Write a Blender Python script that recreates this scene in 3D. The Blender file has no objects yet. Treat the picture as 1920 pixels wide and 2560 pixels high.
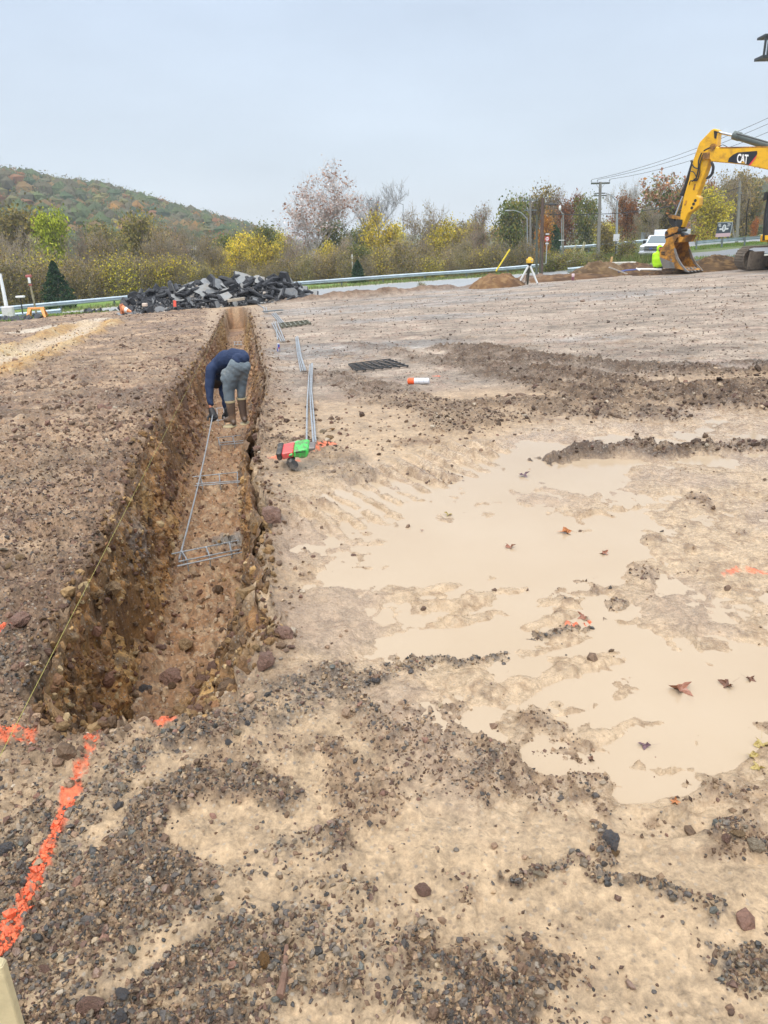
import bpy, bmesh, math, random
import numpy as np
from mathutils import Vector, Matrix
R = math.radians
random.seed(7)
C = bpy.context.scene.collection
SC = bpy.context.scene
# ---------------------------------------------------------------- camera
F = 1848.0                       # focal length in pixels of a 1920 x 2560 frame
CAMZ = 1.75
PITCH, ROLL = R(20.53), math.atan(0.028)
cam_d = bpy.data.cameras.new('camera'); cam = bpy.data.objects.new('camera', cam_d); C.objects.link(cam)
cam_d.sensor_fit = 'VERTICAL'; cam_d.sensor_height = 36; cam_d.sensor_width = 27
cam_d.lens = F / 2560 * 36
cam_d.clip_start = 0.05; cam_d.clip_end = 6000
CM = Matrix.Rotation(math.pi / 2 - PITCH, 4, 'X') @ Matrix.Rotation(-ROLL, 4, 'Z')
cam.matrix_world = Matrix.Translation((0, 0, CAMZ)) @ CM
SC.camera = cam
# ---------------------------------------------------------------- sky and sun
EL, ROT = R(58), R(200)
w = bpy.data.worlds.new('World'); SC.world = w; w.use_nodes = True
nt = w.node_tree; nt.nodes.clear()
def wn(t, **k):
    n = nt.nodes.new(t)
    for a, b in k.items(): setattr(n, a, b)
    return n
o = wn('ShaderNodeOutputWorld'); bg = wn('ShaderNodeBackground')
sky = wn('ShaderNodeTexSky', sky_type='NISHITA', sun_disc=False, sun_elevation=EL, sun_rotation=ROT)
tc = wn('ShaderNodeTexCoord'); sx = wn('ShaderNodeSeparateXYZ'); nt.links.new(tc.outputs['Generated'], sx.inputs[0])
rmp = wn('ShaderNodeValToRGB'); cr = rmp.color_ramp                     # cloud deck: even, growing brighter towards the zenith
cr.elements[0].position = 0.0; cr.elements[0].color = (5.3, 5.75, 6.2, 1)
cr.elements[1].position = 1.0; cr.elements[1].color = (17.5, 17.6, 17.8, 1)
for p_, c_ in ((0.10, (4.85, 5.5, 6.15, 1)), (0.26, (4.15, 4.9, 5.95, 1)), (0.45, (8.0, 8.8, 9.8, 1))):
    e = cr.elements.new(p_); e.color = c_
nt.links.new(sx.outputs['Z'], rmp.inputs[0])
cn = wn('ShaderNodeTexNoise'); cn.inputs['Scale'].default_value = 3.2; cn.inputs['Detail'].default_value = 5; cn.inputs['Roughness'].default_value = .5
mp = wn('ShaderNodeMapping'); mp.inputs['Scale'].default_value = (1, 1, 3.4); nt.links.new(tc.outputs['Generated'], mp.inputs[0]); nt.links.new(mp.outputs[0], cn.inputs['Vector'])
mr = wn('ShaderNodeMapRange'); mr.inputs['From Min'].default_value = .3; mr.inputs['From Max'].default_value = .7
mr.inputs['To Min'].default_value = .93; mr.inputs['To Max'].default_value = 1.07; nt.links.new(cn.outputs[0], mr.inputs[0])
vm = wn('ShaderNodeVectorMath', operation='SCALE'); nt.links.new(rmp.outputs[0], vm.inputs[0]); nt.links.new(mr.outputs[0], vm.inputs['Scale'])
mx = wn('ShaderNodeMix', data_type='RGBA'); mx.inputs[0].default_value = 0.9
nt.links.new(sky.outputs[0], mx.inputs['A']); nt.links.new(vm.outputs[0], mx.inputs['B'])
nt.links.new(mx.outputs['Result'], bg.inputs['Color']); bg.inputs['Strength'].default_value = 0.1
nt.links.new(bg.outputs[0], o.inputs[0])
sun_d = bpy.data.lights.new('sun', 'SUN'); sun = bpy.data.objects.new('sun', sun_d); C.objects.link(sun)
sun_d.energy = 1.5; sun_d.angle = R(25); sun_d.color = (1, .96, .9)
sun.rotation_euler = (R(90) - EL, 0, R(180) - ROT)
SC.view_settings.view_transform = 'Standard'; SC.view_settings.look = 'None'
SC.view_settings.exposure = 0.64; SC.view_settings.gamma = 1; SC.view_settings.use_curve_mapping = False
try:
    SC.cycles.max_bounces = 5; SC.cycles.diffuse_bounces = 3; SC.cycles.glossy_bounces = 3; SC.cycles.transmission_bounces = 3
    SC.cycles.transparent_max_bounces = 8; SC.cycles.volume_bounces = 0; SC.cycles.use_denoising = True
    SC.cycles.use_adaptive_sampling = True; SC.cycles.adaptive_threshold = 0.02
except Exception: pass
# ---------------------------------------------------------------- helpers: rays and placement
CM3 = np.array(CM.to_3x3())
def ray(px, py):
    d = CM3 @ np.array([(px - 960) / F, -(py - 1280) / F, -1.0])
    return d
def at_d(px, py, D):
    "world point seen at that spot of the frame, D metres away over the ground"
    d = ray(px, py); k = D / math.hypot(d[0], d[1])
    return Vector((d[0] * k, d[1] * k, CAMZ + d[2] * k))
def at_z(px, py, z=0.0):
    d = ray(px, py); k = (z - CAMZ) / d[2]
    return Vector((d[0] * k, d[1] * k, z))
def sm(a, b, x):
    t = np.clip((np.asarray(x, float) - a) / (b - a), 0, 1); return t * t * (3 - 2 * t)
def pad(x, y):
    "the graded pad: level near the camera, falling to the far left"
    s = sm(3, 15, y)
    return s * (0.0396 * np.clip(x, -40, 40) - 0.0243 * np.clip(y, 0, 60))
def on_pad(px, py, dz=0.0):
    z = 0.0
    for _ in range(12):
        p = at_z(px, py, z + dz); z = float(pad(p.x, p.y))
    return Vector((p.x, p.y, z + dz))
# ---------------------------------------------------------------- helpers: objects
def tag(o, label=None, cat=None, group=None, kind=None):
    if label: o['label'] = label
    if cat: o['category'] = cat
    if group: o['group'] = group
    if kind: o['kind'] = kind
    return o
def empty(name, loc=(0, 0, 0), rz=0.0, label=None, cat=None, group=None):
    o = bpy.data.objects.new(name, None); C.objects.link(o); o.location = loc; o.rotation_euler = (0, 0, rz)
    o.empty_display_size = .1
    return tag(o, label, cat, group)
def obj(name, me, parent=None, loc=None, mats=None):
    o = bpy.data.objects.new(name, me); C.objects.link(o)
    if mats:
        for m in mats: me.materials.append(m)
    if parent: o.parent = parent
    if loc is not None: o.location = loc
    return o
def kids(o): return [c for c in bpy.data.objects if c.parent == o]
_ch = {}
def copy_tree(o, tree):
    "tree: [(object, [(child, [...])])] - a copy of a thing with copies of its parts"
    def go(node, par):
        c = node[0].copy(); C.objects.link(c)
        if par: c.parent = par
        for k in node[1]: go(k, c)
        return c
    return go(tree, None)
def treeof(o):
    return (o, [treeof(c) for c in o.children])
def np_mesh(name, V, Fq, mats=None, smooth=False, n=4):
    "mesh from arrays, every face with n corners"
    me = bpy.data.meshes.new(name)
    V = np.ascontiguousarray(V, dtype=np.float32); Fq = np.ascontiguousarray(Fq, dtype=np.int32)
    me.vertices.add(len(V)); me.vertices.foreach_set('co', V.ravel())
    me.loops.add(Fq.size); me.loops.foreach_set('vertex_index', Fq.ravel())
    k = Fq.shape[1]
    me.polygons.add(len(Fq)); me.polygons.foreach_set('loop_start', np.arange(0, Fq.size, k, dtype=np.int32))
    try: me.polygons.foreach_set('loop_total', np.full(len(Fq), k, dtype=np.int32))
    except Exception: pass
    me.polygons.foreach_set('use_smooth', np.full(len(Fq), smooth, dtype=bool))
    me.update(calc_edges=True)
    for m in (mats or []): me.materials.append(m)
    return me
def vcol(me, col, name='col'):
    a = me.color_attributes.new(name, 'FLOAT_COLOR', 'POINT')
    c = np.ones((len(col), 4), np.float32); c[:, :3] = col; a.data.foreach_set('color', c.ravel())
def vatt(me, name, v):
    a = me.attributes.new(name, 'FLOAT', 'POINT'); a.data.foreach_set('value', np.ascontiguousarray(v, dtype=np.float32))
class MB:
    def __init__(s): s.v = []; s.f = []; s.m = []
    def add(s, vs, fs, m=0):
        b = len(s.v); s.v += [tuple(v) for v in vs]; s.f += [tuple(b + i for i in f) for f in fs]; s.m += [m] * len(fs)
    def box(s, c, size, rot=None, m=0, taper=1.0):
        hx, hy, hz = size[0] / 2, size[1] / 2, size[2] / 2
        vs = []
        for z in (-1, 1):
            t = taper if z > 0 else 1
            for x, y in ((-1, -1), (1, -1), (1, 1), (-1, 1)): vs.append(Vector((x * hx * t, y * hy * t, z * hz)))
        if rot is not None: vs = [rot @ v for v in vs]
        c = Vector(c); vs = [v + c for v in vs]
        s.add(vs, [(0, 3, 2, 1), (4, 5, 6, 7), (0, 1, 5, 4), (1, 2, 6, 5), (2, 3, 7, 6), (3, 0, 4, 7)], m); return s
    def tube(s, pts, rad, n=8, m=0, cap=True, flat=1.0):
        pts = [Vector(p) for p in pts]
        if not hasattr(rad, '__len__'): rad = [rad] * len(pts)
        rings = []; prev = None
        for i, p in enumerate(pts):
            t = (pts[min(i + 1, len(pts) - 1)] - pts[max(i - 1, 0)]).normalized()
            if prev is None:
                a = Vector((0, 0, 1)) if abs(t.z) < .9 else Vector((1, 0, 0))
                u = t.cross(a).normalized()
            else: u = (prev - t * prev.dot(t)).normalized()
            prev = u; v_ = t.cross(u)
            rings.append([p + (u * math.cos(2 * math.pi * k / n) + v_ * math.sin(2 * math.pi * k / n) * flat) * rad[i] for k in range(n)])
        vs = [q for r_ in rings for q in r_]; fs = []
        for i in range(len(pts) - 1):
            for k in range(n):
                fs.append((i * n + k, i * n + (k + 1) % n, (i + 1) * n + (k + 1) % n, (i + 1) * n + k))
        if cap: fs += [tuple(range(n))[::-1], tuple((len(pts) - 1) * n + k for k in range(n))]
        s.add(vs, fs, m); return s
    def prism(s, pts, off, m=0):
        "closed outline of 3-D points, pushed out by the vector off"
        n = len(pts); off = Vector(off); pts = [Vector(p) for p in pts]
        s.add(pts + [p + off for p in pts], [tuple(range(n)), tuple(range(2 * n - 1, n - 1, -1))] + [((i + 1) % n, i, n + i, n + (i + 1) % n) for i in range(n)], m)
        return s
    def ell(s, c, r, m=0, nu=10, nv=6, rot=None):
        vs = []; fs = []
        for j in range(nv + 1):
            th = math.pi * j / nv
            for i in range(nu):
                ph = 2 * math.pi * i / nu
                v = Vector((r[0] * math.sin(th) * math.cos(ph), r[1] * math.sin(th) * math.sin(ph), r[2] * math.cos(th)))
                if rot is not None: v = rot @ v
                vs.append(v + Vector(c))
        for j in range(nv):
            for i in range(nu): fs.append((j * nu + i, (j + 1) * nu + i, (j + 1) * nu + (i + 1) % nu, j * nu + (i + 1) % nu))
        s.add(vs, fs, m); return s
    def mesh(s, name='mesh', mats=(), smooth=False, bevel=0, angle=40):
        me = bpy.data.meshes.new(name); me.from_pydata(s.v, [], s.f)
        for m in mats: me.materials.append(m)
        if len(mats) > 1: me.polygons.foreach_set('material_index', s.m)
        bm = bmesh.new(); bm.from_mesh(me)
        bmesh.ops.remove_doubles(bm, verts=bm.verts, dist=1e-5)
        if bevel:
            ed = [e for e in bm.edges if len(e.link_faces) == 2 and e.calc_face_angle(0) > R(30)]
            bmesh.ops.bevel(bm, geom=ed, offset=bevel, segments=1, affect='EDGES', clamp_overlap=True)
        bmesh.ops.recalc_face_normals(bm, faces=bm.faces)
        if smooth:
            for f in bm.faces: f.smooth = True
            for e in bm.edges:
                if len(e.link_faces) == 2 and e.calc_face_angle(0) > R(angle): e.smooth = False
        bm.to_mesh(me); bm.free(); me.update(); return me
    def obj(s, name, mats, parent=None, loc=None, **k):
        if not isinstance(mats, (list, tuple)): mats = [mats]
        return obj(name, s.mesh(name, mats, **k), parent, loc)
# ---------------------------------------------------------------- helpers: materials
def srgb(r, g, b, k=1.0):
    f = lambda c: ((c / 255 + .055) / 1.055) ** 2.4 if c > 10 else c / 255 / 12.92
    return (f(r) * k, f(g) * k, f(b) * k)
def mat(name, col, rough=.7, metal=0.0, spec=.5, noise=0.0, nscale=8.0, bump=0.0, bscale=30.0, dirt=None, dscale=4.0, damt=.5, coat=0, rand=0.0, attr=None, dlo=.5):
    m = bpy.data.materials.new(name); m.use_nodes = True; t = m.node_tree; n = t.nodes; b = n['Principled BSDF']
    b.inputs['Roughness'].default_value = rough; b.inputs['Metallic'].default_value = metal
    b.inputs['Specular IOR Level'].default_value = spec
    if coat: b.inputs['Coat Weight'].default_value = coat; b.inputs['Coat Roughness'].default_value = .15
    L = t.links.new
    tcn = n.new('ShaderNodeTexCoord')
    if attr:
        a = n.new('ShaderNodeAttribute'); a.attribute_name = attr; cur = a.outputs['Color']
    else:
        rgb = n.new('ShaderNodeRGB'); rgb.outputs[0].default_value = (*col[:3], 1); cur = rgb.outputs[0]
    if noise:
        ns = n.new('ShaderNodeTexNoise'); ns.inputs['Scale'].default_value = nscale; ns.inputs['Detail'].default_value = 6; ns.inputs['Roughness'].default_value = .65
        L(tcn.outputs['Object'], ns.inputs['Vector'])
        mrn = n.new('ShaderNodeMapRange'); mrn.inputs['From Min'].default_value = .3; mrn.inputs['From Max'].default_value = .7
        mrn.inputs['To Min'].default_value = 1 - noise; mrn.inputs['To Max'].default_value = 1 + noise; L(ns.outputs[0], mrn.inputs[0])
        v = n.new('ShaderNodeVectorMath'); v.operation = 'SCALE'; L(cur, v.inputs[0]); L(mrn.outputs[0], v.inputs['Scale']); cur = v.outputs[0]
    if rand:
        oi = n.new('ShaderNodeObjectInfo'); hs = n.new('ShaderNodeHueSaturation'); L(cur, hs.inputs['Color'])
        m1 = n.new('ShaderNodeMapRange'); m1.inputs['To Min'].default_value = 1 - rand; m1.inputs['To Max'].default_value = 1 + rand; L(oi.outputs['Random'], m1.inputs[0]); L(m1.outputs[0], hs.inputs['Value'])
        cur = hs.outputs[0]
    if dirt is not None:
        ds = n.new('ShaderNodeTexNoise'); ds.inputs['Scale'].default_value = dscale; ds.inputs['Detail'].default_value = 8; ds.inputs['Roughness'].default_value = .7
        L(tcn.outputs['Object'], ds.inputs['Vector'])
        mm = n.new('ShaderNodeMapRange'); mm.inputs['From Min'].default_value = dlo; mm.inputs['From Max'].default_value = dlo + .14
        mm.inputs['To Max'].default_value = damt; L(ds.outputs[0], mm.inputs[0])
        mxn = n.new('ShaderNodeMix'); mxn.data_type = 'RGBA'; L(mm.outputs[0], mxn.inputs[0]); L(cur, mxn.inputs['A']); mxn.inputs['B'].default_value = (*dirt, 1)
        cur = mxn.outputs['Result']
    L(cur, b.inputs['Base Color'])
    if bump:
        bs = n.new('ShaderNodeTexNoise'); bs.inputs['Scale'].default_value = bscale; bs.inputs['Detail'].default_value = 5
        L(tcn.outputs['Object'], bs.inputs['Vector']); bn = n.new('ShaderNodeBump'); bn.inputs['Strength'].default_value = bump; bn.inputs['Distance'].default_value = .02
        L(bs.outputs[0], bn.inputs['Height']); L(bn.outputs[0], b.inputs['Normal'])
    return m
# ================================================================ noise
def _h(ix, iy, iz, seed):
    n = (ix.astype(np.int64) * 374761393 + iy.astype(np.int64) * 668265263 + iz * 2147483647 + seed * 974711) & 0xFFFFFFFF
    n = ((n ^ (n >> 13)) * 1274126177) & 0xFFFFFFFF
    return ((n ^ (n >> 16)) & 0xFFFFFF).astype(np.float32) / 16777216.0
def vn(x, y, s=0):
    ix = np.floor(x).astype(np.int64); iy = np.floor(y).astype(np.int64); fx = (x - ix).astype(np.float32); fy = (y - iy).astype(np.float32)
    u = fx * fx * fx * (fx * (fx * 6 - 15) + 10); v = fy * fy * fy * (fy * (fy * 6 - 15) + 10)
    a = _h(ix, iy, 0, s); b = _h(ix + 1, iy, 0, s); c = _h(ix, iy + 1, 0, s); d = _h(ix + 1, iy + 1, 0, s)
    return (a + (b - a) * u) * (1 - v) + (c + (d - c) * u) * v - 0.5
def fbm(x, y, s=0, o=4, g=.5):
    t = 0; a = 1.0; k = 1.0; q = 0
    for i in range(o):
        ca, sa = math.cos(i * 1.3 + .4), math.sin(i * 1.3 + .4)
        t = t + a * vn((x * ca - y * sa) * k + 17.3 * i, (x * sa + y * ca) * k - 9.1 * i, s + i); q += a; a *= g; k *= 2.03
    return t / q * 2
def vn3(x, y, z, s=0):
    iz = np.floor(z).astype(np.int64); fz = z - iz; w_ = fz * fz * (3 - 2 * fz)
    def layer(k):
        ix = np.floor(x).astype(np.int64); iy = np.floor(y).astype(np.int64); fx = x - ix; fy = y - iy
        u = fx * fx * (3 - 2 * fx); v = fy * fy * (3 - 2 * fy)
        a = _h(ix, iy + k * 7919, 0, s); b = _h(ix + 1, iy + k * 7919, 0, s); c = _h(ix, iy + 1 + k * 7919, 0, s); d = _h(ix + 1, iy + 1 + k * 7919, 0, s)
        return (a + (b - a) * u) * (1 - v) + (c + (d - c) * u) * v
    return layer(iz) * (1 - w_) + layer(iz + 1) * w_ - .5
def worley(x, y, s=0):
    "distance to the nearest and the second nearest cell point, and the cell's own random number"
    ix = np.floor(x).astype(np.int64); iy = np.floor(y).astype(np.int64)
    d1 = np.full(x.shape, 9.0, np.float32); d2 = d1.copy(); idr = np.zeros(x.shape, np.float32)
    for i in (-1, 0, 1):
        for j in (-1, 0, 1):
            cx = ix + i; cy = iy + j
            qx = cx + .15 + .7 * _h(cx, cy, 0, s + 11); qy = cy + .15 + .7 * _h(cx, cy, 0, s + 23)
            d = np.hypot(qx - x, qy - y).astype(np.float32); r_ = _h(cx, cy, 0, s + 37)
            n1 = d < d1
            d2 = np.where(n1, d1, np.minimum(d2, d)); idr = np.where(n1, r_, idr); d1 = np.where(n1, d, d1)
    return d1, d2, idr
def poly_sd(x, y, P):
    "signed distance to a closed outline, positive inside"
    P = np.array(P, float); n = len(P); dmin = np.full(x.shape, 1e9); ins = np.zeros(x.shape, bool)
    for i in range(n):
        ax, ay = P[i]; bx, by = P[(i + 1) % n]; ex, ey = bx - ax, by - ay
        t = np.clip(((x - ax) * ex + (y - ay) * ey) / (ex * ex + ey * ey + 1e-12), 0, 1)
        dmin = np.minimum(dmin, np.hypot(x - ax - t * ex, y - ay - t * ey))
        c = ((ay > y) != (by > y)) & (x < (bx - ax) * (y - ay) / (by - ay + 1e-12) + ax); ins ^= c
    return np.where(ins, dmin, -dmin)
def line_d(x, y, P):
    d = np.full(x.shape, 1e9)
    for (ax, ay), (bx, by) in zip(P[:-1], P[1:]):
        ex, ey = bx - ax, by - ay
        t = np.clip(((x - ax) * ex + (y - ay) * ey) / (ex * ex + ey * ey + 1e-12), 0, 1)
        d = np.minimum(d, np.hypot(x - ax - t * ex, y - ay - t * ey))
    return d
def gp(*pts):                   # points on the graded pad
    out = []
    for px, py in pts:
        p = on_pad(px, py); out.append((p.x, p.y))
    return out
def tp(*pts, dz=-.8):           # points on the trench floor
    out = []
    for px, py in pts:
        p = on_pad(px, py, dz); out.append((p.x, p.y))
    return out
TD = 0.80                       # depth of the trench
LIP = gp((140, 1840), (80, 1750), (95, 1640), (140, 1530), (195, 1440), (250, 1350), (285, 1270), (328, 1160), (372, 1060), (425, 985), (480, 915), (525, 850), (550, 800), (566, 775),
         (618, 772), (634, 810), (645, 850), (655, 900), (672, 955), (668, 1010), (648, 1070), (640, 1140), (655, 1220), (680, 1310), (664, 1380), (684, 1450), (668, 1510), (700, 1580), (690, 1640), (620, 1720), (540, 1770), (400, 1795), (300, 1800))
FLO = [(-1.02, 2.85), (-1.10, 2.50), (-1.30, 2.62)] + tp((318, 1740), (372, 1640), (400, 1560), (412, 1480), (424, 1417), (436, 1360), (455, 1270), (474, 1190), (495, 1110), (515, 1040), (535, 960), (556, 890), (574, 820), (578, 800),
         (609, 800), (613, 860), (619, 940), (622, 1010), (619, 1070), (613, 1140), (613, 1220), (616, 1310), (628, 1410), (622, 1500), (604, 1600), (560, 1680), (480, 1722))
EDGE = gp((-400, 830), (0, 800), (200, 786), (430, 770), (800, 750), (1000, 735), (1200, 718), (1330, 704), (1480, 693), (1600, 682), (1760, 676), (1920, 671), (2300, 664))
EX = [p[0] for p in EDGE]; EY = [p[1] for p in EDGE]
def edge_y(x): return np.interp(x, EX, EY)
ZF = ([-200, -60, -29, -7, 10, 18.5, 23, 30, 45, 120], [-4, -3.2, -2.9, -2.5, -2.1, -1.6, -.95, -.15, .5, 1.5])
def base_h(x, y):
    x = np.asarray(x, float); y = np.asarray(y, float)
    e = edge_y(x); t = sm(0.3, 6.0, y - e)
    zf = np.interp(x, ZF[0], ZF[1]) - sm(72, 80, y) * .6 * (1 - sm(12, 25, x)) - sm(80, 260, y) * 2.5
    p = pad(x, np.minimum(y, e + 3))
    return p * (1 - t) + zf * t
def ground_z(x, y): return float(base_h(np.array([x]), np.array([y]))[0])
def on_far(px, py, dz=0.0):
    "first crossing of a ray with the smooth ground"
    d = ray(px, py); h = math.hypot(d[0], d[1]); D = 20.0
    while D < 300:
        x, y, z = d[0] * D / h, d[1] * D / h, CAMZ + d[2] * D / h
        if z < ground_z(x, y) + dz: break
        D *= 1.004
    return Vector((x, y, ground_z(x, y) + dz))
# paint, tracks and soil zones, laid out on the site
PAINT = [(gp((250, 1805), (225, 1880), (195, 1960), (160, 2050), (125, 2140), (85, 2220), (55, 2300), (20, 2380), (-10, 2430)), .020),
         (gp((0, 1845), (55, 1840)), .055), (gp((355, 1795), (430, 1800)), .036), (gp((412, 1800), (440, 1785)), .04), (gp((0, 1580), (12, 1590)), .05),
         (gp((675, 1153), (740, 1157)), .035), (gp((775, 1140), (800, 1130), (835, 1112)), .04),
         (gp((1812, 1432), (1850, 1424)), .02), (gp((1880, 1424), (1920, 1430)), .022), (gp((1415, 1556), (1470, 1552)), .012), (gp((478, 828), (492, 828)), .05), (gp((1085, 942), (1092, 942)), .04)]
CHURN = [(gp((1130, 872), (1300, 888), (1480, 912), (1640, 930), (1900, 925), (2300, 905)), .5, 1.0),
         (gp((1180, 905), (1400, 945), (1560, 980), (1750, 990), (2300, 985)), .8, 1.0),
         (gp((1120, 1020), (1300, 1010), (1480, 1030), (1650, 1040)), .35, .7),
         (gp((1360, 1150), (1500, 1125), (1640, 1125), (1800, 1115), (2100, 1100)), .22, 1.0),
         (gp((820, 940), (1000, 1000), (1200, 1060)), .5, .55), (gp((880, 860), (1100, 905)), .4, .5), (gp((700, 1120), (820, 1150), (880, 1190)), .3, .5)]
CLAY = [(gp((-350, 1010), (-100, 950), (0, 905), (100, 868), (180, 838), (225, 812)), 1.05)]
PALE = [(gp((60, 832), (150, 815), (245, 800)), .6), (gp((-200, 960), (0, 893), (100, 858), (190, 830), (230, 805)), .42)]
GRAV = [(gp((40, 2150), (150, 2070), (260, 1990), (330, 1920), (450, 1850), (560, 1815), (680, 1790), (790, 1740), (860, 1690)), .13),
        (gp((20, 2420), (120, 2330), (60, 2200)), .22), (gp((300, 2540), (420, 2450), (560, 2380), (690, 2390)), .10), (gp((300, 2120), (400, 2000), (560, 1960), (700, 1990)), .10),
        (gp((930, 1690), (1010, 1655), (1100, 1640), (1260, 1630)), .12), (gp((1350, 1590), (1450, 1560), (1560, 1500)), .08), (gp((1500, 2090), (1520, 2170)), .06), (gp((1260, 2200), (1400, 2190), (1560, 2230), (1700, 2260), (1800, 2300)), .045),
        (gp((1820, 2080), (1920, 2130)), .08), (gp((1860, 2420), (1920, 2440)), .09), (gp((640, 2480), (720, 2420)), .07), (gp((0, 2090), (100, 2050)), .09), (gp((1140, 2560), (1320, 2480)), .07),
        (gp((860, 1720), (900, 1790), (980, 1830)), .08)]
WET = gp((610, 1300), (650, 1200), (760, 1150), (1000, 1150), (1200, 1090), (1400, 1050), (1700, 1020), (2500, 1020), (2700, 1500), (2500, 2100), (1920, 2200), (1500, 2150), (1150, 2080), (900, 1900), (760, 1800), (560, 1770), (640, 1640), (620, 1450))
POOL = gp((700, 1330), (760, 1240), (900, 1200), (1050, 1180), (1300, 1110), (1500, 1080), (1750, 1100), (1560, 1200), (1650, 1290), (1660, 1390), (1500, 1500), (1560, 1540), (1760, 1600), (1920, 1560), (2300, 1650), (2200, 1950), (1920, 1870), (1700, 2010), (1560, 1990), (1480, 1930), (1380, 1880), (1450, 1780), (1300, 1690), (1100, 1590), (1040, 1640), (930, 1650), (860, 1580), (700, 1700), (560, 1760), (660, 1640), (700, 1450))
WATER_Z = -0.016
PIT = at_d(1648, 668, 40.3); PITD = ground_z(PIT.x, PIT.y) + .25 - (PIT.z - .86)
def lerp3(a, b, t): return a + (np.array(b, np.float32) - a) * np.clip(t, 0, 1)[:, None]
KA = .58                                                            # photo tone -> surface albedo
def alb(r, g, b): return np.array(srgb(r, g, b, KA), np.float32)
print('zones', LIP[:3], EDGE[0], EDGE[-1])
def terrain(x, y):
    "height, sideways shift, colour, wetness and grain of the site"
    n = len(x); D = np.hypot(x, y)
    near = 1 - sm(14, 40, D)
    wx = x + .055 * fbm(x * 5, y * 5, 3, 4) + .03 * fbm(x * 22, y * 22, 5, 2); wy = y + .055 * fbm(x * 5 + 40, y * 5, 4, 4) + .03 * fbm(x * 22 + 9, y * 22, 6, 2)
    e = edge_y(x); site = 1 - sm(.0, 1.5, y - e)
    h = base_h(x, y)
    m = np.zeros(n, bool); m |= (y > 1.7) & (y < 34) & (x > -9) & (x < 1)
    li = np.full(n, -9.0); fl = np.full(n, -9.0)
    li[m] = poly_sd(wx[m], wy[m], LIP); fl[m] = poly_sd(wx[m], wy[m], FLO)
    fr = np.where(li > 0, np.where(fl > 0, 1.0, li / (li + np.maximum(-fl, 0) + 1e-6)), 0.0)
    bank = sm(0, 1, fr); wall = np.where((li > -.03) & (fl < .05), 1.0, 0.0)
    shoulder = np.exp(-np.maximum(-li, 0) / .18) * (li < 0) * (li > -1.2)
    # soil zones
    wet_z = sm(-.12, .3, poly_sd(wx, wy, WET) + .25 * fbm(x * 1.6, y * 1.6, 21, 3))
    pool = poly_sd(wx, wy, POOL) + .16 * fbm(x * 2.2, y * 2.2, 22, 4)
    poolm = sm(-.12, .16, pool)
    far_pad = sm(0, 1.6, y - (8.6 + .9 * fbm(x * .4, y * .4, 31, 3))) * sm(-.45, .35, x + .16 * y - .2 + .25 * fbm(x * .9, y * .9, 34, 3)) * site
    left = sm(.05, -.25, x - (-.21 * y - .35) ) * site * (1 - poolm) * sm(1.9, 3.1, D + .25 * fbm(x * 2, y * 2, 36, 3))
    churn = np.zeros(n)
    for P, wd, k in CHURN:
        dd = line_d(wx, wy, P) / (wd * (1 + .5 * fbm(x * .8, y * .8, 41, 2))); churn = np.maximum(churn, k * sm(1.15, .55, dd))
    churn *= sm(-.55, .15, fbm(x * 1.6, y * 3.2, 42, 4) + .25)
    clay = np.zeros(n); pale = np.zeros(n); grav = np.zeros(n); paint = np.zeros(n)
    for P, wd in CLAY: clay = np.maximum(clay, sm(1.2, .75, line_d(wx, wy, P) / (wd * (1 + .35 * fbm(x * 1.3, y * 1.3, 44, 3)))))
    for P, wd in PALE: pale = np.maximum(pale, sm(1.4, .5, line_d(wx, wy, P) / wd))
    for P, wd in GRAV: grav = np.maximum(grav, sm(1.5, .45, line_d(wx, wy, P) / (.55 * wd * (1 + .8 * fbm(x * 3, y * 3, 46, 3)))))
    for P, wd in PAINT: paint = np.maximum(paint, sm(1.25, .8, line_d(x + .02 * fbm(x * 20, y * 20, 8, 2), y + .02 * fbm(x * 20, y * 20 + 5, 9, 2), P) / (wd * (1 + .35 * fbm(x * 9, y * 9, 47, 2)))))
    fore_l = sm(2.9, 2.3, y + .4 * x) * sm(.75, -.2, x - .1)
    grav = np.clip(np.maximum(grav, fore_l * sm(.02, .42, fbm(x * 2.4, y * 2.4, 48, 4) - .24 + .40 * sm(-.25, -1.1, x))), 0, 1) * (1 - bank)
    # roughness of the surface
    rough = np.clip(.55 * left + .12 * fore_l + .5 * shoulder + .9 * churn + .25, 0, 1.1) * (1 - .75 * wet_z * (1 - churn))
    rough = np.where(fr > 0, .55, rough) * site
    r_amp = rough * (.25 + .75 * near) + far_pad * .04
    b1 = fbm(x * 2.1, y * 2.1, 51, 3); b2 = np.abs(fbm(x * 7, y * 7, 52, 3)); b3 = np.abs(fbm(x * 19, y * 19, 53, 3)); b4 = fbm(x * 55, y * 55, 54, 2)
    d1, d2, idr = worley(wx * 9, wy * 9, 3); clod = np.clip(1 - d1 * 1.5, 0, 1) * (idr > .35) * (.5 + idr)
    e1, e2, ide = worley(wx * 26, wy * 26, 5); clod2 = np.clip(1 - e1 * 1.45, 0, 1) * (ide > .3)
    h = h + r_amp * (.03 * b1 + .05 * (b2 - .12) + .03 * (b3 - .12) + .010 * b4 + .045 * clod + .016 * clod2)
    h = h + left * (D > 4) * (.05 * fbm(x * 1.3, y * 2.2, 56, 4) + .05 * np.abs(fbm(x * 3.2, y * 4.5, 57, 3)))
    h = h + wet_z * site * (.012 * fbm(x * 1.5, y * 1.5, 61, 3) + .010 * fbm(x * 6, y * 6, 62, 3) + .004 * fbm(x * 25, y * 25, 63, 3)) * (1 - bank)
    h = h + grav * .012 * (1 - e1) * site
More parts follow.
